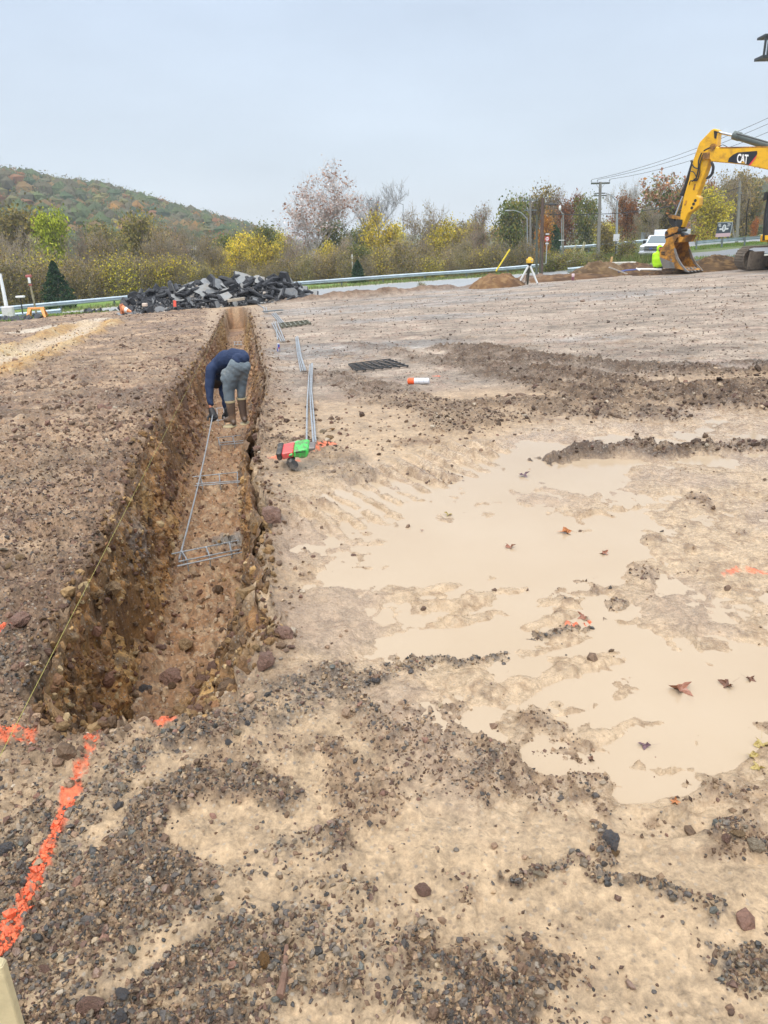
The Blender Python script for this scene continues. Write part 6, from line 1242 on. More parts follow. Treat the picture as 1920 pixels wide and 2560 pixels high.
# ================================================================ people
def blob(name, caps, mt, par=None, vox=.012, smooth=6, ells=(), disp=0.0, dsc=.15, loc=None, folds=None):
    "tapered limbs melted into one continuous surface"
    mb = MB()
    for c in caps:
        p0, r0, p1, r1 = c; p0, p1 = Vector(p0), Vector(p1); k = 5; L_ = (p1 - p0).length
        mb.tube([p0.lerp(p1, i / k) for i in range(k + 1)], [r0 + (r1 - r0) * i / k for i in range(k + 1)], 14)
        mb.ell(p0, (r0,) * 3, 0, 14, 8); mb.ell(p1, (r1,) * 3, 0, 14, 8)
    for c, r, *ro in ells: mb.ell(c, r, 0, 16, 10, ro[0] if ro else None)
    me = mb.mesh(name + '_raw'); o = bpy.data.objects.new(name, me); C.objects.link(o)
    m = o.modifiers.new('r', 'REMESH'); m.mode = 'VOXEL'; m.voxel_size = vox
    s_ = o.modifiers.new('s', 'SMOOTH'); s_.iterations = smooth; s_.factor = .6
    if disp:
        tx = bpy.data.textures.new('cloth', 'CLOUDS'); tx.noise_scale = dsc; tx.noise_depth = 2; d_ = o.modifiers.new('d', 'DISPLACE'); d_.texture = tx; d_.strength = disp; d_.mid_level = .5
    bpy.context.view_layer.update(); dg = bpy.context.evaluated_depsgraph_get(); n = bpy.data.meshes.new_from_object(o.evaluated_get(dg)); bpy.data.objects.remove(o)
    n.materials.clear(); n.materials.append(mt)
    if folds is not None:
        v = np.empty(len(n.vertices) * 3); n.vertices.foreach_get('co', v); v = v.reshape(-1, 3); nr_ = np.array([x.normal[:] for x in n.vertices]); v += nr_ * folds(v)[:, None]; n.vertices.foreach_set('co', v.ravel())
    n.polygons.foreach_set('use_smooth', np.ones(len(n.polygons), bool)); n.update()
    return obj(name, n, par, loc)
M_NAVY = mat('navy_cotton', srgb(30, 48, 82, .85), .85, noise=.10, nscale=6, bump=.5, bscale=40); M_TRS = mat('grey_green_trousers', srgb(108, 120, 128, .9), .85, noise=.14, nscale=7, bump=.5, bscale=50, dirt=srgb(150, 140, 120, .8), dscale=5, damt=.3)
M_BOOT = mat('rubber_boot', srgb(104, 88, 78, .9), .5, noise=.15, nscale=8, dirt=srgb(170, 140, 108, .8), dscale=9, damt=.7); M_SKIN = mat('skin', srgb(200, 130, 100, .8), .5); M_GLOVE = mat('black_glove', (.02, .02, .022), .6, noise=.2); M_CREAM = mat('cream_rubber', srgb(206, 190, 150, .7), .6); M_HAIR = mat('dark_hair', (.03, .02, .015), .7)
def q8(X, Y): return (500 + X / 8.507, 840 + Y / 8.507)
WD = 10.3
fl_ = at_d(*q8(660, 1870), WD - .1); WO = Vector((fl_.x, fl_.y, fl_.z))
WK = empty('person', WO, 0, 'person in a navy sweatshirt and rubber boots bending over in the trench', 'person')
def W(X, Y, dd=0.0): return at_d(*q8(X, Y), WD + dd) - WO
k_ = 1 / 8.507 * WD * 1.0 / F * 1.02
def cr_(w_): return w_ * k_            # crop pixels to metres
hipL, hipR = W(790, 640, .06), W(950, 600, .06); kneeL, kneeR = W(610, 1130, .10), W(880, 1060, .12); ankL, ankR = W(690, 1740, .06), W(925, 1680, .14)
sh = W(235, 720, .28); shR = W(420, 760, .62); el = W(195, 1110, .22); wr = W(225, 1520, .10); chest = W(380, 640, .40); belly = W(640, 480, .26); pel = W(870, 560, .10)
elR = W(480, 1150, .60); wrR = W(560, 1560, .52); head = W(330, 930, .62); neck = W(340, 800, .50)
body = blob('body', [(pel, cr_(115), belly, cr_(120)), (belly, cr_(120), chest, cr_(120)), (chest, cr_(110), neck, cr_(50)), (neck, cr_(50), head, cr_(70)), (hipL, cr_(110), kneeL, cr_(75)), (kneeL, cr_(75), ankL + Vector((0, 0, .04)), cr_(50)), (hipR, cr_(100), kneeR, cr_(75)), (kneeR, cr_(75), ankR + Vector((0, 0, .04)), cr_(50)),
    (chest, cr_(80), sh, cr_(62)), (sh, cr_(62), el, cr_(50)), (el, cr_(50), wr, cr_(36)), (wr, cr_(36), W(255, 1600, .08), cr_(34)), (chest, cr_(80), shR, cr_(62)), (shR, cr_(62), elR, cr_(50)), (elR, cr_(50), wrR, cr_(36))], M_SKIN, WK, .014, 4, ells=[(head, (.085, .10, .115))])
blob('hair', [(head + Vector((0, 0, -.03)), .10, head + Vector((.01, -.03, .0)), .105)], M_HAIR, WK, .014, 4)
def fold_shirt(v): return .006 * np.sin(v[:, 0] * 55 + v[:, 2] * 40 + 6 * np.sin(v[:, 1] * 9)) * np.clip(.5 + np.sin(v[:, 0] * 12 - v[:, 2] * 9), 0, 1)
blob('sweatshirt', [(W(900, 450, .12), cr_(150), W(700, 430, .20), cr_(165)), (W(940, 480, .08), cr_(120), W(820, 520, .06), cr_(150)), (W(760, 470, .18), cr_(190), W(560, 500, .28), cr_(200)), (W(560, 500, .28), cr_(200), chest, cr_(165)), (chest, cr_(160), W(280, 690, .32), cr_(130)), (W(560, 560, .30), cr_(150), W(400, 720, .40), cr_(120)),
    (sh, cr_(108), el, cr_(96)), (el, cr_(96), W(230, 1440, .12), cr_(60)), (chest, cr_(130), shR, cr_(100)), (shR, cr_(100), elR, cr_(84)), (elR, cr_(84), wrR, cr_(55)), (W(380, 820, .5), cr_(90), W(370, 930, .55), cr_(80)), (W(980, 430, .12), cr_(60), W(880, 470, .12), cr_(90))], M_NAVY, WK, .011, 5, disp=.02, dsc=.12, folds=fold_shirt)
def fold_tr(v): return .0022 * np.sin(v[:, 2] * 70 + v[:, 0] * 60 + 3 * np.sin(v[:, 2] * 13 + v[:, 1] * 20)) * (.35 + np.clip(np.sin(v[:, 2] * 9 + 2.2), 0, 1))
blob('trousers', [(W(830, 620, .10), cr_(165), W(900, 660, .06), cr_(150)), (hipL, cr_(185), W(650, 880, .08), cr_(165)), (W(650, 880, .08), cr_(165), kneeL, cr_(130)), (kneeL, cr_(130), W(628, 1350, .08), cr_(110)), (hipR + Vector((0, 0, -.03)), cr_(130), W(930, 800, .08), cr_(105)), (W(930, 800, .08), cr_(105), kneeR, cr_(105)), (kneeR, cr_(105), W(880, 1270, .12), cr_(92)), (W(560, 800, .1), cr_(110), W(520, 920, .1), cr_(90))], M_TRS, WK, .011, 6, disp=.014, dsc=.09, folds=fold_tr)
for nm, a, b_, c_, dd in (('boot', (645, 1420), (690, 1760), (560, 1830), .06), ('boot', (885, 1350), (925, 1700), (960, 1750), .13)):
    top = W(*a, dd); an = W(*b_, dd); toe = W(*c_, dd + (.05 if a[0] < 800 else .10)); bt = blob('boot', [(top, cr_(98), an, cr_(72)), (an, cr_(74), toe + Vector((0, 0, .03)), cr_(58)), (an + Vector((0, 0, -.02)), cr_(70), an + Vector((.02, -.03, -.05)), cr_(60))], M_BOOT, WK, .011, 3)
    q = MB(); q.tube([top + Vector((0, 0, .005)), top + Vector((0, 0, .03))], cr_(108), 20); q.obj('boot_rim', M_CREAM, bt, smooth=True)
    q = MB(); ctr = an.lerp(toe, .5); ctr.z = min(an.z, toe.z) - .055; d_ = (toe - an); q.ell(ctr + Vector((0, 0, -.0)), (max(abs(d_.x) * .5 + .055, .066), .085 + abs(d_.y) * .5, .016), 0, 18, 6, ); q.obj('sole', M_CREAM, bt, smooth=True)
def glove(c, dirv, par, s=1.0, curl=1.0, spread=None):
    "palm, four bent fingers of their own length and a thumb from the side of the palm"
    d = Vector(dirv).normalized(); a = Vector((0, 1, 0)); sd = d.cross(a).normalized(); up = sd.cross(d).normalized()
    caps = [(c - d * .04 * s, .034 * s, c + d * .03 * s, .040 * s)]
    for i, L_ in enumerate((.070, .080, .074, .058)):
        b_ = c + d * .045 * s + sd * (-.033 + .022 * i) * s; k1 = b_ + d * L_ * .45 * s - up * .018 * s; k2 = k1 + (d * .35 - up * curl) * L_ * .40 * s; k3 = k2 + (-d * .5 - up * curl * .6) * L_ * .3 * s
        caps += [(b_ - d * .02, .0115 * s, k1, .0110 * s), (k1, .0110 * s, k2, .0100 * s), (k2, .0100 * s, k3, .0088 * s)]
    b_ = c - sd * .032 * s; k1 = b_ - sd * .030 * s + d * .025 * s - up * .02 * s; k2 = k1 + d * .032 * s - up * .02 * s
    caps += [(b_, .015 * s, k1, .0125 * s), (k1, .0125 * s, k2, .0105 * s)]
    return blob('glove', caps, M_GLOVE, par, .0055, 2)
HND = W(275, 1650, .06); glove(HND, W(300, 1720, .02) - W(240, 1560, .08), WK, 1.3, 1.0); q = MB(); q.tube([W(222, 1525, .1), W(240, 1590, .09)], [cr_(48), cr_(52)], 14); q.obj('glove_cuff', M_GLOVE, WK, smooth=True)
glove(W(580, 1640, .45), Vector((.1, 0, -1)), WK, 1.15, .6)
# the person in the bright hooded top, standing in a hollow behind the pipe
HD = 40.3; M_HV = mat('hi_vis_yellow', srgb(190, 250, 40, .95), .7, noise=.08, nscale=3, bump=.4, bscale=20); M_JEAN = mat('dark_jeans', (.03, .04, .06), .85)
H0 = at_d(*q4(390, 1790), HD); fz = H0.z - .82; HO = Vector((H0.x, H0.y, fz)); HV = empty('person', HO, 0, 'bearded person in a bright yellow green hooded sweatshirt beside the excavator bucket', 'person')
def H4(X, Y, dd=0.0): return at_d(*q4(X, Y), HD + dd) - HO
hd = H4(415, 1575, 0); s4 = HD * 1.13 / F / 4.608
pelv = H4(400, 1790, .05); chs = H4(385, 1670, .05)
fl2 = [Vector((pelv.x - .1, pelv.y, .0)), Vector((pelv.x + .12, pelv.y, 0))]
blob('body', [(pelv, .12, chs, .13), (chs, .13, H4(405, 1615, .03), .055), (H4(405, 1615, .03), .055, hd, .06), (pelv + Vector((-.09, 0, 0)), .085, fl2[0] + Vector((0, 0, .45)), .06), (fl2[0] + Vector((0, 0, .45)), .06, fl2[0] + Vector((0, 0, .06)), .045), (pelv + Vector((.09, 0, 0)), .085, fl2[1] + Vector((0, 0, .45)), .06), (fl2[1] + Vector((0, 0, .45)), .06, fl2[1] + Vector((0, 0, .06)), .045),
    (chs, .09, H4(350, 1640, .05), .06), (H4(350, 1640, .05), .06, H4(338, 1730, .03), .045), (H4(338, 1730, .03), .045, H4(352, 1790, -.05), .035)], M_SKIN, HV, .02, 3, ells=[(hd, (.075, .09, .115)), (hd + Vector((0, -.09, -.01)), (.015, .025, .03))])
hood = blob('hooded_top', [(H4(395, 1760, .05), .20, H4(385, 1690, .06), .21), (H4(385, 1690, .06), .21, H4(395, 1640, .05), .17), (H4(352, 1648, .06), .11, H4(345, 1720, .05), .10), (H4(345, 1720, .05), .10, H4(352, 1775, -.02), .075), (H4(430, 1650, .06), .11, H4(435, 1750, .04), .10), (H4(405, 1612, .08), .12, hd + Vector((0, .05, .0)), .125)], M_HV, HV, .018, 3, ells=[(hd + Vector((0, .055, .02)), (.145, .13, .17))], disp=.03, dsc=.15)
q = MB(); q.ell(hd + Vector((-.02, -.115, -.02)), (.085, .045, .115), 0, 14, 10); fc = q.obj('face', M_SKIN, HV, smooth=True); q = MB(); q.ell(hd + Vector((-.022, -.125, -.075)), (.07, .042, .06), 0, 12, 8); q.ell(hd + Vector((-.022, -.125, .07)), (.075, .035, .03), 0, 12, 8); q.obj('beard', M_HAIR, HV, smooth=True)
q = MB(); q.ell(hd + Vector((-.055, -.155, .012)), (.012, .006, .006), 0, 8, 5); q.ell(hd + Vector((.005, -.165, .012)), (.012, .006, .006), 0, 8, 5); q.obj('eyes', M_HAIR, HV); q = MB(); q.ell(hd + Vector((-.025, -.17, -.012)), (.012, .014, .025), 0, 8, 6); q.obj('nose', M_SKIN, HV, smooth=True)
blob('jeans', [(pelv, .15, pelv + Vector((0, 0, -.05)), .15), (pelv + Vector((-.09, 0, 0)), .11, fl2[0] + Vector((0, 0, .45)), .08), (fl2[0] + Vector((0, 0, .45)), .08, fl2[0] + Vector((0, 0, .1)), .065), (pelv + Vector((.09, 0, 0)), .11, fl2[1] + Vector((0, 0, .45)), .08), (fl2[1] + Vector((0, 0, .45)), .08, fl2[1] + Vector((0, 0, .1)), .065)], M_JEAN, HV, .02, 3)
glove(H4(355, 1805, -.06), Vector((.1, -.1, -1)), HV, 1.1, .5)
for f_ in fl2:
    q = MB(); q.ell(f_ + Vector((0, -.07, .05)), (.055, .14, .055), 0, 12, 8); q.obj('boot', M_BLK, HV, smooth=True)
# ================================================================ things on the site
M_REB = mat('rebar_steel', (.40, .43, .46), .42, metal=.55, noise=.25, nscale=20, bump=.6, bscale=120, dirt=(.22, .16, .11), dscale=6, damt=.4)
M_GRATE = mat('black_grate', (.03, .032, .035), .5, noise=.2)
def rod(pts, r, label, name='rebar', group=None, cat='rebar', mt=M_REB, n=8):
    q = MB(); o0 = Vector(pts[0]); q.tube([Vector(p) - o0 for p in pts], r, n); return tag(q.obj(name, mt, None, o0, smooth=True), label, cat, group)
def padpt(px, py, h=.02): p = drop(px, py); return Vector((p.x, p.y, p.z + h))
G1 = 'rebar laid along the right trench bank'
def lie(P, lift, r, label, group=G1):
    "bar lying over the bumps of the bank"
    A = [padpt(*p, 0) for p in P]; zs = max(0, 0); pts = []
    for a, b_ in zip(A[:-1], A[1:]):
        for i in range(5):
            t = i / 5; pts.append(a.lerp(b_, t))
    pts.append(A[-1]); hi = np.array([gz1(p.x, p.y) for p in pts]); ln = np.linspace(0, 1, len(pts)); c = np.polyfit(ln, hi, 1); base = np.polyval(c, ln); up = max((hi - base).max() * .6, 0)
    rod([Vector((p.x, p.y, base[i] + up + lift)) for i, p in enumerate(pts)], r, label, group=group)
R8 = .009
lie([(767, 1116), (768, 1020), (772, 960), (775, 920)], .02, R8, 'leftmost bar of the near rebar bundle by the green cutter')
lie([(784, 1116), (778, 1040), (775, 980), (779, 921)], .02, R8, 'middle bar of the near rebar bundle by the green cutter'); lie([(790, 1118), (785, 1050), (779, 980), (782, 920)], .03, R8, 'rightmost bar of the near rebar bundle by the green cutter')
for i, (a, b_, c_) in enumerate((((752, 931), (744, 890), (739, 846)), ((757, 931), (748, 895), (741, 845)), ((762, 931), (750, 890), (744, 846)), ((765, 932), (754, 898), (745, 846)))):
    lie([a, b_, c_], .02 + .006 * i, R8, ['first', 'second', 'third', 'fourth'][i] + ' bar from the trench in the middle rebar bundle')
for i, (a, b_) in enumerate((((694, 852), (689, 806)), ((703, 857), (680, 810)), ((708, 857), (684, 808)), ((712, 857), (693, 808)))):
    lie([a, b_], .02 + .01 * i, .013, ['straight bar', 'left crossing bar', 'middle crossing bar', 'right crossing bar'][i] + ' of the crossed rebar bundle behind the drink can')
for i, (a, b_) in enumerate((((701, 811), (680, 787)), ((705, 811), (684, 786)), ((710, 811), (688, 786)))):
    lie([a, b_], .03 + .01 * i, .016, ['left', 'middle', 'right'][i] + ' bar of the far rebar bundle beside the grey plate')
for i, (a, b_) in enumerate((((663, 784), (659, 769)), ((668, 784), (665, 770)), ((660, 772), (645, 762)))): lie([a, b_], .03, .018, ['left', 'middle', 'last'][i] + ' bar of the farthest rebar pieces behind the grey plate')
# grey plate lying across the bars
a, b_ = padpt(657, 786, .10), padpt(708, 782, .10); q = MB(); bar(q, Vector((0, 0, 0)), b_ - a, .22, .03); tag(q.obj('steel_plate', mat('plate_grey', (.14, .155, .16), .5, metal=.3), None, a), 'narrow dark grey plate lying across the far rebar', 'plate')
# trench ladders: a welded frame of two long rods with short rungs on little feet
def ladder(L1, L2, L3, rungs, D, label, r=.0062):
    c0 = L1[0]; A, B = at_d(*L1[0], D[0]), at_d(*L1[1], D[1]); C_, D_ = at_d(*L2[0], D[2]), at_d(*L2[1], D[3]); e = empty('rebar_ladder', A, 0, label, 'rebar frame', 'rebar frames across the trench floor')
    def rodp(p, q_, nm): m_ = MB(); m_.tube([p - A, q_ - A], r, 7); m_.obj(nm, M_REB, e, smooth=True)
    rodp(A, B, 'long_rod'); rodp(C_, D_, 'long_rod')
    if L3: rodp(at_d(*L3[0], D[2] - .08), at_d(*L3[1], D[3] - .08), 'long_rod')
    for t in rungs:
        p, q_ = A.lerp(B, t), C_.lerp(D_, t - .02); rodp(p, q_, 'rung')
        for s_ in (p, q_): rodp(s_, Vector((s_.x, s_.y, s_.z - .10)), 'foot')
def fd(py, extra=0.0):
    "distance over the ground at which the trench floor (plus a little) is seen"
    p = on_pad(600, py, -TD + extra); return math.hypot(p.x, p.y)
def q6(X, Y): return (400 + X / 3.318, 1040 + Y / 3.318)
d1 = fd(1380, .10)
ladder((q6(95, 1145), q6(650, 1032)), (q6(155, 1208), q6(668, 1106)), (q6(142, 1246), q6(680, 1130)), (.15, .50, .86), (fd(1385, .1), fd(1350, .1), fd(1404, .1), fd(1373, .1)), 'nearest rebar frame lying across the trench floor')
ladder((q6(272, 505), q6(700, 460)), (q6(300, 562), q6(705, 535)), (q6(290, 580), q6(705, 545)), (.14, .50, .86), (fd(1192, .1), fd(1180, .1), fd(1209, .1), fd(1201, .1)), 'second rebar frame from the trench end')
ladder((q6(470, 182), q6(670, 160)), (q6(490, 243), q6(690, 222)), (q6(500, 220), q6(690, 205)), (.06, .66), (fd(1095, .08), fd(1088, .08), fd(1113, .08), fd(1107, .08)), 'third rebar frame in front of the worker boots')
ladder(((536, 1021), (565, 1019)), ((540, 1052), (566, 1048)), None, (.2, .8), (fd(1021, .1), fd(1020, .1), fd(1052, .1), fd(1050, .1)), 'rebar frame partly hidden behind the worker boots')
ladder(((583, 855), (606, 854)), ((584, 862), (606, 861)), None, (.15, .5, .85), (fd(855, .1), fd(855, .1), fd(862, .1), fd(862, .1)), 'far rebar frame on the trench floor behind the worker', .01)
# bar held by the worker
hh = HND + WO; pe = at_d(*q6(158, 1190), fd(1398, .08)); mid = at_d(*q6(330, 520), fd(1196, .13)); P_ = []
for i in range(17):
    t = i / 16; p = hh.lerp(pe, t); cm = 4 * t * (1 - t); P_.append(p + (mid - hh.lerp(pe, .55)) * cm * .9)
rod(P_, .0085, 'long bar the worker holds, sloping down to the near rebar frame')
# string line
a, b_ = at_d(578, 760, 28.0), at_d(-120, 2090, 1.75); b_.z = max(b_.z, .12)
q = MB(); M_STR = mat('yellow_string', srgb(196, 188, 100, .7), .6); c_ = at_d(-10, 1910, 2.15); q.tube([a, c_], .0010, 5); tag(q.obj('string_line', M_STR), 'thin yellow mason line stretched over the trench', 'string')
# stake at the lower left corner and stake that holds the far end of the string
M_PINE = mat('fresh_pine', srgb(220, 204, 162, .75), .7, noise=.25, nscale=9, bump=.3, bscale=15)
def stake(p0, p1, w_, label): q = MB(); v = Vector(p1) - Vector(p0); q.box(v * .5, (w_, w_ * .5, v.length)); q.box(v + Vector((0, 0, .006)), (w_ * .99, w_ * .49, .012), None, 0, .5); tag(q.obj('stake', M_PINE, None, Vector(p0), bevel=.002), label, 'stake')
ps2 = at_d(-14, 2408, 1.27); stake((ps2.x, ps2.y, -.2), (ps2.x, ps2.y, ps2.z), .038, 'pale pine stake in the bottom left corner of the site')
pa = at_d(1530, 642, 42); pb2 = at_d(1525, 668, 42); q = MB(); bar(q, Vector((0, 0, -.2)), pa - pb2, .16, .1); tag(q.obj('stake', mat('orange_pine', (.62, .38, .17), .7), None, pb2), 'wooden stake standing in the right hand dirt heap', 'stake')
# power cutter
M_GRN = mat('cutter_green', (.05, .50, .08), .4, noise=.1, dirt=(.10, .09, .06), dscale=28, damt=.85, dlo=.45); M_RED = mat('cutter_red', (.62, .06, .06), .4, dirt=(.16, .09, .07), dscale=30, damt=.7, dlo=.45); M_BLP = mat('black_plastic', (.02, .02, .02), .45, noise=.2, dirt=(.2, .16, .12), dscale=20, damt=.4)
def q7(X, Y): return (640 + X / 7.541, 1040 + Y / 7.541)
cb0 = drop(*q7(640, 960)); CE = empty('power_cutter', cb0, 0, 'bright green cordless rebar cutter with red battery lying on the orange paint', 'power tool'); CD = math.hypot(cb0.x, cb0.y)
def K(X, Y, dd=0.0): return at_d(*q7(X, Y), CD + dd) - cb0
def slab(name, pts, d0, d1_, mt, par=None, bev=.008):
    q = MB(); n_ = Vector((0, 1, .25)); q.prism([K(x, y, d0) for x, y in pts], n_ * (d1_ - d0)); return q.obj(name, mt, par or CE, bevel=bev)
slab('motor_body', [(700, 664), (930, 615), (985, 640), (1000, 700), (950, 790), (850, 812), (780, 780), (705, 790)], -.10, .06, M_GRN)
slab('battery', [(478, 706), (699, 664), (704, 782), (500, 832)], -.105, .05, M_RED); slab('latch', [(610, 735), (690, 700), (692, 765), (620, 780)], -.125, -.11, M_GRN)
slab('end_cap', [(370, 705), (480, 690), (500, 832), (440, 850), (400, 830)], -.10, .07, M_BLP); slab('top_rail', [(440, 700), (560, 640), (790, 580), (930, 590), (700, 650), (500, 690)], -.03, .08, mat('muddy_metal', (.3, .27, .22), .6, noise=.3, nscale=20))
slab('upper_shell', [(700, 600), (760, 560), (940, 580), (960, 620), (740, 650)], .0, .10, M_GRN); slab('blade_guard', [(960, 600), (1110, 590), (1120, 640), (1010, 680), (965, 720)], -.05, .05, mat('tool_steel', (.2, .18, .17), .5, metal=.5, noise=.3))
slab('handle', [(590, 830), (720, 800), (740, 900), (700, 990), (560, 980), (570, 900)], -.12, -.05, M_BLP, None, .02)
q = MB(); q.tube([K(710, 920, -.13), K(710, 920, -.04)], .036, 16); q.obj('wheel', M_BLP, CE, smooth=True)
q = MB(); pts = [K(910 + 70 * math.cos(a), 530 + 60 * math.sin(a), .04) for a in np.linspace(0, 6.28, 17)]; q.tube(pts, .006, 6); q.tube([K(960, 600, .05), K(1010, 520, .05), K(1040, 580, .05)], .02, 8); q.obj('front_handle', M_BLP, CE, smooth=True)
q = MB()
for x in (780, 840, 900): q.box(K(x, 690 + (x - 780) * -.12, -.112), (.03, .006, .008))
q.obj('lettering_smudge', M_BLP, CE)
# drink can, paint can, bottle
p = drop(697, 880); s = .033; e = empty('drink_can', (p.x, p.y, p.z), .5, 'blue and silver drink can standing on the trench bank', 'can')
q = MB(); q.tube([(0, 0, 0), (0, 0, .008), (0, 0, .15), (0, 0, .165), (0, 0, .168)], [.024, .03, .03, .025, .024], 20); q.obj('can_body', mat('can_silver', (.55, .56, .6), .3, metal=.4), e, smooth=True)
for a, z0, z1 in ((-2.3, .075, .15), (-.75, .01, .078), (.8, .075, .15), (2.35, .01, .078)):
    q = MB(); vs = [(.0306 * math.cos(a + k * .2), .0306 * math.sin(a + k * .2), z) for z in (z0, z1) for k in range(8)]; q.add(vs, [(k, k + 1, 9 + k, 8 + k) for k in range(7)]); q.obj('blue_panel', mat('can_blue', (.03, .05, .35), .3), e)
q = MB(); vs = [(.0309 * math.cos(-1.9 + k * .16), .0309 * math.sin(-1.9 + k * .16), z) for z in (.06, .095) for k in range(6)]; q.add(vs, [(k, k + 1, 7 + k, 6 + k) for k in range(5)]); q.obj('red_mark', M_SR, e)
a, b_ = drop(1020, 962), drop(1073, 962); d = (b_ - a).normalized(); e = empty('spray_paint_can', a, 0, 'white spray can with an orange cap lying on the mud', 'spray can'); up = Vector((0, 0, .045)); L_ = (b_ - a).length
q = MB(); q.tube([up + d * .09, up + d * (L_ - .01), up + d * L_], [.042, .042, .034], 18); q.obj('can_body', mat('can_white', (.62, .64, .68), .4), e, smooth=True)
q = MB(); q.tube([up, up + d * .012, up + d * .09], [.036, .043, .043], 18); q.obj('cap', mat('cap_orange', (.85, .12, .03), .45), e, smooth=True)
for t in (.35, .7): q = MB(); q.tube([up + d * (.09 + (L_ - .1) * t), up + d * (.095 + (L_ - .1) * t)], .0428, 18); q.obj('band', M_GREYM, e)
D_ = 37.8; p = at_d(1432, 701, D_); e = empty('bottle', p, 0, 'small pinkish bottle standing alone on the gravel pad right of the tripod', 'bottle'); q = MB(); q.tube([(0, 0, 0), (0, 0, .02), (0, 0, .13), (0, 0, .16), (0, 0, .27)], [.05, .07, .07, .04, .07], 12); q.obj('bottle_body', mat('bottle_plum', (.20, .07, .10), .3), e, smooth=True); q = MB(); q.tube([(0, 0, .17), (0, 0, .28), (0, 0, .30)], [.06, .075, .05], 12); q.obj('cap', mat('cap_pink', (.75, .6, .65), .4), e, smooth=True)
# grates lying on the pad
def grate(c4, nx, ny, label, mt, r=.012, thick=.05):
    P_ = [padpt(*c, .03) for c in c4]; o0 = P_[0]; e = empty('grate', o0, 0, label, 'grate')
    def at(u, v): return P_[0].lerp(P_[1], u).lerp(P_[3].lerp(P_[2], u), v) - o0
    for i in range(nx + 1): q = MB(); bar(q, at(i / nx, 0), at(i / nx, 1), r * 2, thick); q.obj('slat', mt, e)
    for j in range(ny + 1): q = MB(); bar(q, at(-.01, j / ny) + Vector((0, 0, .012)), at(1.01, j / ny) + Vector((0, 0, .012)), r * 2, thick * .8); q.obj('cross_bar', mt, e)
grate([(893, 932), (1020, 921), (975, 904), (872, 917)], 6, 5, 'black steel grid lying flat on the gravel near the spray can', M_GRATE, .008, .02)
grate([(706, 822), (776, 812), (768, 805), (700, 813)], 6, 2, 'small dull green grid lying on the far mud beside the rebar', mat('dull_green_steel', (.12, .12, .085), .6), .02, .05)
# tripod and laser level
TDi = 36.5; tb_ = at_d(1320, 700, TDi); e = empty('tripod', tb_, 0, 'white legged survey tripod standing on the gravel pad', 'tripod'); hd_ = at_d(1324, 662, TDi) - tb_
feet = [at_d(1292, 718, TDi - 1.0) - tb_, at_d(1345, 712, TDi - .8) - tb_, at_d(1325, 705, TDi + .2) - tb_]; M_ALU = mat('white_aluminium', (.7, .72, .72), .35, noise=.05)
feet = [at_d(1292, 718, TDi) - tb_, at_d(1345, 712, TDi) - tb_, at_d(1322, 714, TDi) - tb_ + Vector((0, .35, .04))]
for i, f in enumerate(feet):
    o_ = Vector((.03 * (i - 1), 0, 0))
    if i < 2:
        q = MB(); q.tube([hd_ + o_, f * .93 + hd_ * .07], [.05, .042], 8); lg = q.obj('leg', M_ALU, e, smooth=True)
        q = MB(); q.tube([f * .93 + hd_ * .07, f], [.028, .012], 8); q.obj('foot', M_BLK, lg, smooth=True)
    else: q = MB(); q.tube([hd_, f], [.055, .05], 8); lg = q.obj('leg', mat('dark_green_leg', (.07, .08, .065), .5), e, smooth=True)
q = MB(); q.tube([hd_ - Vector((0, 0, .06)), hd_ + Vector((0, 0, .03))], [.05, .10], 12); q.obj('head_plate', M_BLK, e, smooth=True); q = MB(); q.tube([hd_ + Vector((-.07, -.02, 0)), feet[2] + Vector((-.10, -.1, .1)), feet[2] + Vector((-.14, -.1, .0)), feet[2] + Vector((-.18, -.1, .12))], .018, 6); q.obj('strap', M_BLK, e)
lz = at_d(1322, 662, TDi); lz = Vector((tb_.x + hd_.x, tb_.y + hd_.y, tb_.z + hd_.z + .03)); e = empty('laser_level', lz, .2, 'yellow rotating laser level on top of the survey tripod', 'laser level'); M_LY = mat('laser_yellow', (.85, .52, .06), .4)
q = MB(); q.tube([(0, 0, 0), (0, 0, .03)], [.1, .12], 14); q.obj('base', M_BLK, e); q = MB(); q.box((0, 0, .14), (.27, .25, .2)); q.obj('housing', M_LY, e, bevel=.03); q = MB(); q.tube([(0, 0, .24), (0, 0, .29), (0, 0, .31)], [.08, .08, .06], 14); q.obj('head_cap', M_LY, e, smooth=True)
q = MB(); q.box((.05, -.13, .15), (.06, .012, .06)); q.obj('keypad', M_GREYM, e)
# pipes on the ground at the bucket
def pipe(P, D, r, mt, label, name='pipe'):
    pts = [at_d(*p, D) for p in P]; q = MB(); q.tube([p - pts[0] for p in pts], r, 8); tag(q.obj(name, mt, None, pts[0], smooth=True), label, 'pipe')
pipe([(1594, 673), (1620, 673), (1654, 674)], 39.2, .045, M_WHT, 'white plastic pipe lying in front of the hooded person'); pipe([(1545, 680), (1565, 676), (1596, 673)], 39, .035, mat('blue_pipe', (.05, .08, .28), .4), 'dark blue hose running left from the white pipe', 'hose')
pipe([(1590, 671), (1600, 676)], 39, .04, M_WHT, 'short white pipe elbow at the left end of the white pipe')
a = at_d(1545, 679, 39); q = MB(); q.box((0, 0, .05), (.9, .25, .05), Matrix.Rotation(.35, 3, 'Y')); tag(q.obj('board', mat('grey_board', (.4, .37, .33), .8), None, a), 'grey board end lying at the left end of the blue hose', 'board')
a = at_d(1536, 659, 45); q = MB(); q.box((0, 0, 0), (2.3, .7, .14)); tag(q.obj('concrete_lid', M_CONC, None, a, bevel=.02), 'flat concrete slab lying behind the right hand dirt heap', 'slab')
